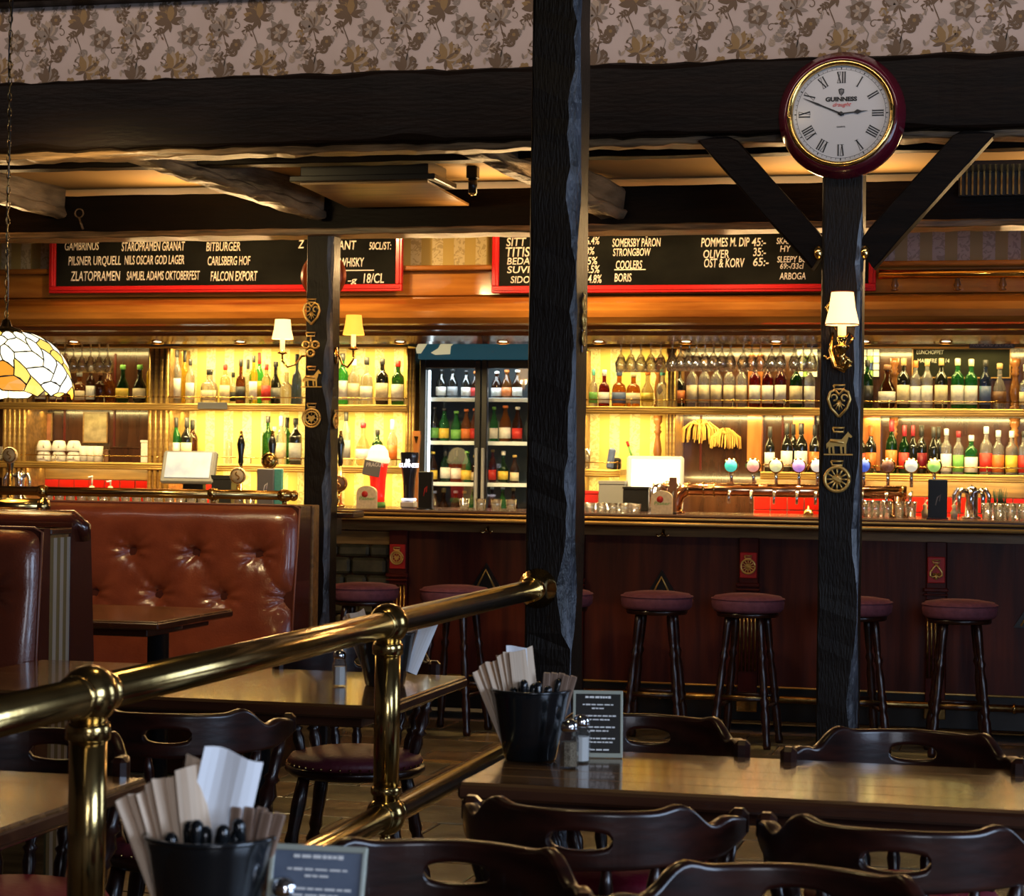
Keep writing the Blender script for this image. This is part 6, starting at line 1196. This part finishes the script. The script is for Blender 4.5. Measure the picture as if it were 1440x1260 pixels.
# brass rails above the bench
def brail(px0, px1, py, Y, r, label, ends):
    p, q = at(px0, py, Y), at(px1, py, Y); z = p.z * 0 + at(px1, py, Y).z; t = thing('bench_rail', label, 'rail', ((p.x + q.x) / 2, Y, z), 0, 'brass rails over the bench backs')
    m_ = MB(); m_.tube([(p.x, Y, z), (q.x, Y, z)], r, 16); m_.build('tube', 'railbrass', t, world=True)
    m_ = MB(); m_.lathe([(r, -.006), (r * 1.15, -.004), (r * 1.15, .01), (r * .8, .02), (0, .026)], 16, 0, T(q.x, Y, z) @ RY(PI / 2)); m_.build('end_cap', 'railbrass', t, world=True); return t, z
t, z = brail(-60, 412, 697, YBN + .30, .022, 'long brass rail above the buttoned leather bench', 1)
for px in (60, 300, 400):
    p = at(px, 700, YBN + .30); m_ = MB(); m_.lathe([(.012, z_top), (.012, z - .02)], 10, 0, T(p.x, YBN + .30, 0)); m_.lathe([(.027, -.02), (.030, 0), (.027, .02)], 16, 0, T(p.x, YBN + .3, z) @ RY(PI / 2)); m_.build('support', 'railbrass', t, world=True)

# booth divider on the left: two leather backs with a striped end panel
XD = at(50, 850, 6.25).x
def yz_of(px, py, X):       # point on the plane x = X
    d = ray(px, py); s = X / d.x; return d.y * s, CAM.z + d.z * s
dv = thing('booth_divider', 'back-to-back leather booth divider with striped end panel at the far left', 'bench', (XD - .8, 6.6, 0))
yA = yz_of(52, 850, XD)[0]; yC = yz_of(97, 850, XD)[0]; yD = yz_of(124, 850, XD)[0]; zt_a = yz_of(50, 745, XD)[1]; zt_c = yz_of(105, 735, XD)[1]
bts = [(1.6 - .28 * k - .17, .55) for k in range(5)] + [(1.6 - .28 * k - .03 - .28, .3) for k in range(5)]
bench_back(dv, XD - 1.6, 1.6, yA - .02, zt_a - .40, .40, .10, [(a, round(b, 3)) for a, b in bts], taper=.05)
m_ = MB(); m_.bx(XD - 1.6, XD - .004, yA + .085, yC, 0, zt_a + .0, 0, .002); m_.build('core', 'oak', dv, world=True)
n = 6
for k in range(n):
    ya, yb2 = yA + .085 + (yC - yA - .085) * k / n, yA + .085 + (yC - yA - .085) * (k + 1) / n; m_ = MB(); m_.bx(XD - .006, XD + .002, ya, yb2, 0, zt_a - .03); m_.build('striped_strip', 'stripe_a' if k % 2 else 'stripe_b', dv, world=True) if 'stripe_a' in M else None
m_ = MB(); m_.bx(XD - 1.6, XD + .008, yA + .08, yC + .0, zt_a - .02, zt_a, 0, .004); m_.build('top_trim', 'tableedge', dv, world=True)
m_ = MB(); m_.loft([[(x, yC, .35), (x, yD + .07, .35), (x, yD, zt_c - .03), (x, yD - .02, zt_c), (x, yC, zt_c)] for x in (XD - 1.6, XD + .006)]); m_.build('rear_cushion', 'leatherdark', dv, world=True)
m_ = MB(); m_.tube([(XD - 1.6, (yC + yD) / 2, zt_c + .005), (XD - .02, (yC + yD) / 2, zt_c + .005), (XD + .012, (yC + yD) / 2, zt_c - .02), (XD + .014, (yC + yD) / 2 + .01, zt_c - .06)], [.035, .035, .03, .018], 12); m_.build('top_roll', 'leatherdark', dv, world=True)
t, z2 = brail(-60, 60, 712, yC + .12, .026, 'short thick brass rail above the booth divider at frame edge', 1)
m_ = MB(); p = at(20, 700, yC + .12); m_.lathe([(.014, zt_c), (.014, z2 - .02)], 10, 0, T(p.x, yC + .12, 0)); m_.build('support', 'railbrass', t, world=True)

# ------------------------------------------------------------------ TABLES
def table(x0, x1, y0, y1, z, label, m='tablewood', ped=None, name='pub_table', planks=0):
    t = thing(name, label, 'table', ((x0 + x1) / 2, (y0 + y1) / 2, 0)); 
    m_ = MB(); m_.bx(x0, x1, y0, y1, z - .035, z - .006, 0, .006); m_.build('tabletop_edge', 'tableedge', t, world=True)
    if planks:
        dy = (y1 - y0 - .012) / planks
        for k in range(planks): m_ = MB(); m_.bx(x0 + .006, x1 - .006, y0 + .006 + k * dy + .0005, y0 + .006 + (k + 1) * dy - .0005, z - .008, z, 0, .0012); m_.build('plank', m, t, world=True)
    else: m_ = MB(); m_.bx(x0 + .004, x1 - .004, y0 + .004, y1 - .004, z - .012, z, 0, .004); m_.build('tabletop', m, t, world=True)
    m_ = MB(); m_.bx(x0 + .08, x1 - .08, y0 + .08, y1 - .08, z - .07, z - .035, 0, .004); m_.build('underframe', 'tableedge', t, world=True)
    for (px_, py_) in ped:
        m_ = MB(); m_.lathe([(.045, .03), (.045, z - .07), (.10, z - .06), (.10, z - .035)], 20, 0, T(px_, py_, 0)); m_.build('pedestal', 'blackmetal', t, world=True)
        m_ = MB(); m_.lathe([(.22, 0), (.22, .012), (.10, .03), (.05, .06), (0, .06)], 28, 0, T(px_, py_, 0)); m_.build('base_plate', 'blackmetal', t, world=True)
    return t
ZT = .745
TRX0, TRX1, TRY0, TRY1 = -1.15, 1.0, 4.19, 4.76
table(TRX0, TRX1, TRY0, TRY1, ZT, 'long brown plank-topped table at the right with pot and shakers', ped=[(-.75, 4.45), (.55, 4.45)], planks=5)
table(-3.1, -1.69, 5.40, 6.26, ZT, 'dark table behind the brass railing with black pot and salt', ped=[(-2.05, 5.85), (-2.85, 5.85)] if False else [(-2.2, 5.83)])
table(-3.2, -1.76, 3.36, 4.04, ZT, 'pale glossy table at the left edge in front of the railing', ped=[(-2.5, 3.7)])
table(-4.75, -3.39, 7.85, 8.66, ZT, 'small glossy table in front of the buttoned leather bench', ped=[(-3.56, 8.25), (-4.4, 8.25)])
table(-1.35, .55, 2.15, 2.92, ZT, 'nearest table, below the frame, carrying the nearest pot', ped=[(-.9, 2.5), (.1, 2.5)])

# ------------------------------------------------------------------ CHAIRS
def crest_sections(R0, span, y_off, ts, zfun, zt_fun, th=.024, n=8):
    pass
def make_chair(seatmat='seatred', halfw=.248, studs=False):
    """captain's style pub chair, sitter faces +y ; back apex at y = -0.24"""
    t = thing('pub_chair', 'chair', 'chair', (0, 0, 0)); A = R(74)
    def pt(u, off=0.0):      # u in -1..1 along the bow
        a = u * A; x = (halfw + off) * math.sin(a) / math.sin(A); y = -.02 - (.23 + off) * (math.cos(a) - math.cos(A)) / (1 - math.cos(A)) + .02
        return x, y
    def zt(u):
        v = abs(u); base = .80 - .005 * v
        bump = .010 * math.exp(-((v - .52) / .08) ** 2); dip = -.022 * math.exp(-((v - .72) / .10) ** 2)
        return base + bump + dip - (.03 * max(0, v - .6) / .4)
    def zb(u): v = abs(u); return .695 + .012 * v + (.02 * max(0, v - .8) / .2)
    us = .17; hz = .748
    def slot(u): q = max(0.0, 1 - (u / us) ** 2); return .017 * q ** .35 if q > 0 else 0
    def loft_band(us_, lo, hi, mb):
        secs = []
        for u in us_:
            th = .011 + .004 * abs(u); (xi, yi), (xo, yo) = pt(u, -th), pt(u, th); a, b = lo(u), hi(u)
            c = min(.005, (b - a) * .3); xm1, ym1 = xi * .8 + xo * .2, yi * .8 + yo * .2; xm2, ym2 = xi * .2 + xo * .8, yi * .2 + yo * .8
            e = min(c * 1.8, (b - a) * .45); secs.append([(xi, yi, a + c), (xi, yi, a + e), (xi, yi, b - e), (xi, yi, b - c), (xm1, ym1, b), (xm2, ym2, b), (xo, yo, b - c), (xo, yo, b - e), (xo, yo, a + e), (xo, yo, a + c), (xm2, ym2, a), (xm1, ym1, a)])
        mb.loft(secs, 0, True)
    def rng(a, b, n): return [a + (b - a) * i / n for i in range(n + 1)]
    mb = MB(); loft_band(rng(-1, -us, 22), zb, zt, mb); loft_band(rng(us, 1, 22), zb, zt, mb)
    loft_band(rng(-us, us, 16), lambda u: hz + slot(u) + .0002, zt, mb); loft_band(rng(-us, us, 16), zb, lambda u: hz - slot(u) - .0002, mb)
    for sg in (-1, 1):
        x, y = pt(sg); mb.box((x, y + .010, .752), (.036, .036, .052), 0, .010)
    mb.build('crest_rail', 'chairwood', t)
    # seat
    m_ = MB(); m_.lathe([(0, .42), (.20, .42), (.215, .435), (.212, .45), (0, .45)], 28, 0, T(0, .0, 0) @ Matrix.Diagonal((1.02, 1.0, 1, 1))); m_.build('seat_board', 'chairwood', t)
    m_ = MB(); m_.lathe([(.205, .448), (.212, .465), (.20, .482), (.14, .495), (0, .5)], 28); s_ = m_.build('seat_pad', seatmat, t)
    if studs:
        m_ = MB()
        for k in range(44): a = 2 * PI * k / 44; m_.lathe([(0, -.003), (.0045, 0), (0, .004)], 6, 0, T(.212 * math.cos(a), .212 * math.sin(a), .458) @ RZ(a) @ RY(PI / 2))
        o = m_.build('stud_row', 'brass', s_)
    pr = [(.008, 0), (.010, .03), (.016, .25), (.012, .33), (.018, .37), (.011, .40), (.019, .50), (.011, .60), (.017, .64), (.010, .68), (.013, .85), (.008, 1)]
    for u in (-.92, -.66, -.40, -.14, .14, .40, .66, .92):
        x, y = pt(u); q = Vector((x, y, zb(u) + .004)); a0 = math.atan2(x, -y); s0 = Vector((x * .72, min(.1, y * .76) if y < 0 else y * .5, .45)); d = q - s0
        m_ = MB(); m_.lathe([(r * (1.25 if abs(u) > .6 else 1), z * d.length) for r, z in pr], 8, 0, T(*s0) @ d.to_track_quat('Z', 'Y').to_matrix().to_4x4()); m_.build('spindle', 'chairwood', t)
    lp_ = [(.013, 0), (.016, .02), (.022, .20), (.015, .26), (.024, .31), (.016, .35), (.025, .42), (.016, .49), (.022, .53), (.019, .60), (.023, .80), (.018, 1)]
    for sx in (-1, 1):
        for sy in (-1, 1):
            b = Vector((sx * .20, sy * .19 - .01, 0)); q = Vector((sx * .13, sy * .13, .43)); d = q - b; m_ = MB(); m_.lathe([(0, 0)] + [(r, z * d.length) for r, z in lp_], 10, 0, T(*b) @ d.to_track_quat('Z', 'Y').to_matrix().to_4x4()); m_.build('leg', 'chairwood', t)
    for sx in (-1, 1): m_ = MB(); m_.tube([(sx * .174, -.17, .16), (sx * .176, 0, .16), (sx * .174, .155, .16)], [.009, .014, .009], 8); m_.build('stretcher', 'chairwood', t)
    m_ = MB(); m_.tube([(-.17, 0, .16), (0, 0, .16), (.17, 0, .16)], [.009, .013, .009], 8); m_.build('stretcher', 'chairwood', t)
    return t
ch = make_chair(); ch2 = make_chair('seatdark', studs=True)
G = 'dark wooden pub chairs round the tables'
def place(src, x, y, rz, lb, used=[set()]):
    c = src if src.name not in used[0] and not used[0].add(src.name) else copy_tree(src)
    c.location = (x, y, 0); c.rotation_euler = (0, 0, rz); c['label'] = lb; c['group'] = G
# chairs facing the camera have rz = pi (their apex is farther away)
place(ch, -.90, 4.78 + .02, PI + .03, 'dark chair behind the plank table, beside the menu card')
place(ch, -.29, 4.72, PI - .04, 'dark chair with pale window reflection behind plank table, right')
place(ch, -.775, 3.83, .03, 'dark chair tucked under the near side of plank table, left')
place(ch, -.225, 3.80, -.02, 'dark chair tucked under the near side of plank table, right')
place(ch, -.885, 3.03, PI + .02, 'nearest dark chair at bottom centre, behind the bluish menu card')
place(ch, -.36, 2.99, PI - .05, 'nearest dark chair at bottom right, its crest highest at middle')
place(ch2, -2.07, 6.34, PI + .1, 'dark chair with burgundy studded seat behind the black pot table')
place(ch2, -2.02, 4.86, .20, 'dark chair seen from behind at the table behind the railing')
place(ch, -2.09, 4.08, PI + .04, 'dark chair behind the pale table at the left edge')

# ------------------------------------------------------------------ BRASS RAILING
XRL = -1.54; ZR1 = 1.0; ZR2 = .535
rl = thing('brass_railing', 'fat worn brass railing running from the left foreground to the centre pillar', 'railing', (XRL, 3.37, 0))
yP = [yz_of(125, 970, XRL)[0], yz_of(546, 878, XRL)[0]]; yEnd = 6.62 - .085
m_ = MB(); m_.tube([(XRL, 2.2, ZR1), (XRL, yEnd, ZR1)], .032, 24); m_.build('top_rail', 'railbrass', rl, world=True)
m_ = MB(); m_.tube([(XRL, 2.2, ZR2), (XRL, yEnd, ZR2)], .032, 24); m_.build('lower_rail', 'railbrass', rl, world=True)
for i, y in enumerate(yP):
    for zz, s_ in ((ZR1, 1.0), (ZR2, .98)):
        m_ = MB(); m_.lathe([(.050 * s_ * math.sin(PI * k / 16), zz - .050 * s_ * math.cos(PI * k / 16)) for k in range(17)], 28, 0, T(XRL, y, 0)); m_.build('ball_joint', 'railbrass', rl, world=True)
        m_ = MB()
        for dy in (-.052, .052): m_.lathe([(.033, -.008), (.037, -.006), (.037, .006), (.033, .008)], 24, 0, T(XRL, y + dy, zz) @ RX(PI / 2))
        m_.lathe([(.034, zz - .075), (.038, zz - .072), (.038, zz - .052), (.034, zz - .045)], 24, 0, T(XRL, y, 0)) if zz == ZR1 else m_.lathe([(.034, zz + .05), (.037, zz + .055), (.037, zz + .068), (.033, zz + .072)], 24, 0, T(XRL, y, 0)); m_.build('collar', 'railbrass', rl, world=True)
    m_ = MB(); m_.tube([(XRL, y, ZR2 + .03), (XRL, y, ZR1 - .03)], .0315, 24); m_.build('post', 'railbrass', rl, world=True)
    if i == 0: m_ = MB(); m_.tube([(XRL, y, .01), (XRL, y, ZR2 - .03)], .0315, 24); m_.lathe([(.07, 0), (.07, .008), (.04, .02), (.033, .03)], 24, 0, T(XRL, y, 0)); m_.build('lower_post', 'railbrass', rl, world=True)
    else: m_ = MB(); m_.lathe([(.0, ZR2 - .075), (.010, ZR2 - .07), (.014, ZR2 - .055), (.010, ZR2 - .045)], 16, 0, T(XRL, y, 0)); m_.build('finial', 'railbrass', rl, world=True)
for zz in (ZR1, ZR2):
    m_ = MB(); m_.lathe([(.034, -.10), (.040, -.095), (.040, -.06), (.050, -.03), (.062, -.012), (.064, 0), (0, 0)], 32, 0, T(XRL, yEnd + .003, zz) @ RX(-PI / 2)); f = m_.build('wall_flange', 'brass', rl, world=True)
    m_ = MB()
    for k in range(4): a = PI / 4 + k * PI / 2; m_.lathe([(0, -.005), (.006, -.003), (.007, 0)], 8, 0, T(XRL + .05 * math.cos(a), yEnd - .010, zz + .05 * math.sin(a)) @ RX(-PI / 2))
    m_.build('screw', 'darkbrass', f, world=True)

# ------------------------------------------------------------------ POTS WITH NAPKINS AND CUTLERY, SHAKERS, MENU CARDS
def pot(x, y, z, label):
    t = thing('cutlery_pot', label, 'pot', (x, y, z), 0, 'black cutlery pots'); m_ = MB()
    m_.lathe([(0, 0), (.055, 0), (.058, .004), (.072, .07), (.084, .135), (.088, .150), (.088, .155), (.082, .155), (.078, .14), (.054, .012), (0, .012)], 40); m_.build('vessel', 'blackgloss', t)
    m_ = MB(); m_.tube([(.087 * math.cos(k * PI / 20), .087 * math.sin(k * PI / 20), .152) for k in range(41)], .0035, 6); m_.build('rim', 'blackgloss', t); return t
def napkin(x, y, z, w, h, ang, yaw, m, label, grp, th=.004, seed=0):
    mb = MB(); rr = random.Random(seed); secs = []; n = 8
    # two folded leaves with a slightly wavy top
    for lay_ in range(2):
        o = lay_ * (th * .6); secs = []
        for i in range(n + 1):
            u = -w / 2 + w * i / n; wv = .003 * math.sin(u * 90 + seed); top = h - .004 * math.sin(u * 60 + seed * 2) - lay_ * .004
            secs.append([(u, o + wv, 0), (u, o + th * .4 + wv, 0), (u, o + th * .4 + wv * 1.5, top), (u, o + wv * 1.5, top)])
        mb.loft(secs)
    o = mb.build('napkin', m, None, loc=(x, y, z)); o.rotation_mode = 'ZYX'; o.rotation_euler = (0, ang, yaw); tag(o, label, 'napkin', grp); return o
def fill_pot(x, y, z, where, big, seed, nfan=7):
    rr = random.Random(seed); zr = z + .02
    for k in range(nfan):
        a = -.42 + k * .05; napkin(x - .042 + k * .0075, y + .006 * (k % 2), zr + .012, .060, .180 + .005 * k, a, 1.25 - .08 * k, 'tan', '%s beige folded napkin of the fan in the %s pot' % (ORD[k], where), 'beige napkins in the %s pot' % where, th=.003, seed=seed + k)
    napkin(x + big[0], y + big[3], zr + .02, big[1], big[2], big[4], .30, 'white', 'large white napkin standing up in the %s pot' % where, 'white napkins in the %s pot' % where, seed=3)
    napkin(x + big[0] - .010, y + big[3] + .012, zr + .02, big[1] * .95, big[2] * .93, big[4] - .10, .05, 'tan', 'beige napkin just behind the white one in %s pot' % where, 'white napkins in the %s pot' % where, seed=7)
    for k in range(9):
        cx_, cy_ = x - .034 + .0105 * k, y - .045 + .012 * (k % 3) + .004 * abs(k - 4); hgt = .140 + .022 * ((k * .61) % 1)
        t = thing('knife', '%s black-handled table knife from left in the %s pot' % (ORD[k], where), 'cutlery', (cx_, cy_, z + .014), 0, 'black-handled knives in the %s pot' % where); dx, dy = rr.uniform(-.008, .012), rr.uniform(-.01, .01)
        m_ = MB(); m_.tube([(0, 0, .08), (dx * .6, dy * .6, hgt * .8), (dx * .9, dy * .9, hgt * .94), (dx, dy, hgt), (dx, dy, hgt + .005)], [.006, .007, .0095, .0085, .004], 10); m_.build('handle', 'blackgloss', t)
        m_ = MB(); m_.box((0, 0, .045), (.014, .0015, .085), 0); m_.build('blade', 'chrome', t)
    for k in range(5):
        a = .06 + k * .055; mb = MB(); mb.box((0, 0, .088), (.016, .005, .176), 0, .002); o = mb.build('sugar_stick', 'sachet', None, loc=(x + .026 + .005 * k, y - .004 + .010 * (k % 3), z + .016)); o.rotation_euler = (0, a, .0); tag(o, '%s brown paper sachet leaning out right of the %s pot' % (ORD[k], where), 'sachet', 'paper sachets in the %s pot' % where)
M['sachet'] = mat('brown translucent sachet paper', (0.20, 0.12, 0.08), 0.35, col2=(0.32, 0.21, 0.15), scale=(150, 150, 8))
def shaker(x, y, z, kind, label, tall=.105, rz=0):
    t = thing('shaker', label, 'shaker', (x, y, z), rz, 'salt and pepper shakers'); 
    m_ = MB(); m_.lathe([(0, 0), (.019, 0), (.021, .003), (.021, .060), (.017, .074), (.015, .08), (0, .08)], 8, 0, RZ(PI / 8), smooth=False); m_.build('glass_body', 'pane' if False else 'shakerglass', t)
    m_ = MB(); m_.lathe([(0, .004), (.0175, .004), (.0175, .056), (0, .057)], 8, 0, RZ(PI / 8), smooth=False); m_.build(kind, kind, t)
    m_ = MB(); m_.lathe([(.016, .078), (.0185, .080), (.0185, .090), (.016, .098), (.008, .103), (0, .104)], 20); m_.build('cap', 'chrome', t); return t
p = onz(738, 1072, ZT); P2 = (p.x, p.y + .05)
pot(P2[0], P2[1], ZT + .001, 'black pot of napkins and knives on the plank table by the pillar'); fill_pot(P2[0], P2[1], ZT + .001, 'plank table', (-.022, .045, .205, .0, -.06), 11)
p = onz(534, 966, ZT); P0 = (p.x, p.y + .05)
pot(P0[0], P0[1], ZT + .001, 'black pot of knives on the table behind the brass railing'); fill_pot(P0[0], P0[1], ZT + .001, 'railing table', (.06, .06, .19, .02, .40), 21, nfan=3)
P1 = (-.86, 2.60); d_ = (Vector((295, 1188)))
q = onz(297, 1172, ZT + .155); P1 = (q.x, q.y)
pot(P1[0], P1[1], ZT + .001, 'nearest black pot of napkins and knives, bottom left'); fill_pot(P1[0], P1[1], ZT + .001, 'nearest', (-.022, .080, .225, .010, .22), 31)
def mshake(px, py, kind, lb, dy=0.0):
    p = onz(px, py, ZT); return shaker(p.x, p.y + .02 + dy, ZT + .001, kind, lb)
mshake(797, 1082, 'pepper', 'glass pepper shaker on the plank table, nearer of the pair'); mshake(814, 1074, 'salt', 'glass salt shaker on the plank table behind the pepper')
mshake(474, 966, 'salt', 'square glass salt shaker on the table behind the railing')
for px, lb, kd in ((400, 'near shaker with chrome cap at the bottom edge, left', 'pepper'), (418, 'near shaker with chrome cap at the bottom edge, right', 'salt')):
    q = onz(px, 1232 if kd == 'pepper' else 1224, ZT + .104); shaker(q.x, q.y, ZT + .001, kd, lb)
M['cardblue'] = mat('glossy menu card', (0.12, 0.15, 0.21), 0.12, col2=(0.16, 0.19, 0.25), scale=(20, 20, 20), coat=0.8); M['carddark'] = mat('dark menu card', (0.02, 0.018, 0.015), 0.25, coat=0.3)  # near card: window reflection painted in as a bluish base colour
def tent(x, y, z, w, h, rz, label, card, rows, tilt=.30):
    t = thing('table_menu', label, 'menu stand', (x, y, z), rz); 
    for sg in (1, -1):
        X = T(0, -sg * .045, 0) @ RX(-sg * tilt); m_ = MB(); m_.box((0, 0, h / 2), (w, .003, h), 0, .001, X); m_.build('acrylic_panel', 'pane' if sg < 0 else card, t)
    m_ = MB(); X = T(0, -.045, 0) @ RX(-tilt)
    for (xx, zz, ww, hh) in ((0, h - .004, w + .004, .008), (0, .005, w + .004, .010), (-w / 2, h / 2, .006, h), (w / 2, h / 2, .006, h)): m_.box((xx, -.001, zz), (ww, .006, hh), 0, .001, X)
    m_.build('clear_edge', 'acrylic', t)
    rr = random.Random(7)
    for k, n_ in enumerate(rows):      # lines of small illegible print
        if not n_: continue
        mb = MB(); tot = n_ * .92 * w; x = -tot / 2; zz = h * (.90 - .056 * k); hh = h * (.034 if k == 0 else .020)
        while x < tot / 2 - .004:
            ww = min(rr.uniform(.05, .16) * w, tot / 2 - x); mb.box((x + ww / 2, -.0021, zz), (ww * .82, .0006, hh * rr.uniform(.8, 1.1)), 0, 0, X); x += ww
        mb.build('print_line', 'whiteprint', t)
    return t
M['acrylic'] = mat('clear acrylic edge', (0.6, 0.62, 0.5), 0.1, alpha=0.6, ior=1.3)
rows_ = [.6, 0, .72, .3, 0, .85, .55, 0, .8, .5, 0, .85, .7, 0, .6]
p = onz(834, 1066, ZT)
tent(p.x, p.y + .045, ZT + .001, .105, .150, .22, 'dark printed menu card in clear stand on the plank table', 'carddark', rows_)
q = onz(445, 1190, ZT + .143); tent(q.x + .005, q.y, ZT + .001, .125, .150, .06, 'bluish glossy menu card in a clear stand, bottom left', 'cardblue', rows_)

# ------------------------------------------------------------------ HANGING LEADED GLASS LAMP
p = at(8, 505, 6.5); LX, LZ0 = p.x, at(8, 553, 6.5).z
lamp = thing('hanging_lamp', 'leaded glass flower lamp hanging on a chain at the left', 'hanging lamp', (LX, 6.5, LZ0))
cols = {'ga': ((1.0, 0.88, 0.55), 1.9), 'gb': ((1.0, 0.66, 0.12), 1.15), 'gc': ((1.0, 0.38, 0.03), .8), 'gd': ((0.97, 0.93, 0.75), 1.4)}
for k, (c, e) in cols.items(): M[k] = mat('lit %s leaded glass' % {'ga': 'cream', 'gb': 'amber', 'gc': 'orange', 'gd': 'white'}[k], c, 0.3, emit=e, ecol=c)
hL = .205; RL = .225
def sph(u, v):     # u angle, v 0..1 from bottom to top, warped so that the pieces are irregular petals
    f = max(0.0, 1 - max(0.0, v - .6) / .35); u, v = u + f * .09 * math.sin(7 * u + 11 * v), v + f * (.035 * math.sin(5 * u + 1) + .03 * math.sin(9 * u + 8 * v))
    th = v * PI / 2 * .86; r = RL * math.cos(th) ** .8; return (r * math.cos(u), r * math.sin(u), hL * math.sin(th) / math.sin(PI / 2 * .86))
rr = random.Random(12); lead = MB(); NS = 18
vrows = [0, .15, .33, .52, .73, .96]
for j in range(5):
    for i in range(NS):
        u0 = 2 * PI * (i + (.5 if j % 2 else 0)) / NS; du = PI / NS; v0, v1 = vrows[j], vrows[j + 1]; vm = (v0 + v1) / 2; e = (v1 - v0) * .32
        pts = [(u0, v0 - e * (1 if j else .55)), (u0 + du * .55, v0 + .01), (u0 + du, v0 + e * .6), (u0 + du, v1 - e), (u0 + du * .4, v1 + e * .1), (u0, v1 + (e * .8 if j < 4 else 0)), (u0 - du * .4, v1 + e * .1), (u0 - du, v1 - e), (u0 - du, v0 + e * .6), (u0 - du * .55, v0 + .01)]
        pts = [(a, max(-.05, b)) for a, b in pts]; P_ = [Vector(sph(a, b)) for a, b in pts]; c_ = sum(P_, Vector()) / len(P_); c_ = c_ * 1.02
        m_ = MB(); n = len(P_); m_.add([tuple(c_)] + [tuple(c_ + (q - c_) * .965) for q in P_], [(0, 1 + k, 1 + (k + 1) % n) for k in range(n)], 0, False)
        m_.add([tuple(c_ * .985)] + [tuple((c_ + (q - c_) * .965) * .985) for q in P_], [(0, 1 + (k + 1) % n, 1 + k) for k in range(n)], 0, False)
        k_ = rr.choice(['ga', 'ga', 'gd', 'gb'] if j > 1 else ['ga', 'gb', 'gb', 'gd', 'gc']); o = m_.build('glass_piece', k_, lamp)
        lead.tube([tuple(q) for q in P_] + [tuple(P_[0])], .0022, 4)
lead.build('lead_lines', 'blackmetal', lamp)
m_ = MB(); m_.lathe([(.055, hL - .012), (.058, hL), (.045, hL + .012), (.02, hL + .018), (.012, hL + .04), (0, hL + .045)], 24); m_.build('crown', 'darkbrass', lamp)
me = None; zc_ = LZ0 + hL + .045; n = int((3.44 - zc_) / .026)
m_ = MB(); m_.tube([(.006 * math.cos(k * PI / 6), 0, .016 * math.sin(k * PI / 6)) for k in range(13)], .0017, 5); me = m_.mesh('chain_link', ['darkbrass'])
for k in range(n): obj('chain_link', me, lamp, (0, 0, hL + .058 + k * .026), (0, 0, (PI / 2) * (k % 2) + .3))
m_ = MB(); m_.tube([(.006 * math.sin(k * .8), .004 * math.cos(k), hL + .045 + k * .06) for k in range(int((3.44 - zc_) / .06) + 1)], .0022, 5); m_.build('lamp_cord', 'blackmetal', lamp)
light('POINT', 'hanging_lamp_bulb', (LX, 6.5, LZ0 + .09), 6, WARM2, shadow_soft_size=.06)
lc = [o for o in sc.objects if o.parent is None and o.get('label') and not (4 <= len(o['label'].replace('-', ' - ').split()) )]
for o in lc: print('SHORT', o.name, o['label'])
for o in sc.objects:
    if o.parent is None and o.get('label') and len(o['label'].split()) > 16: print('LONG', o.name, o['label'])
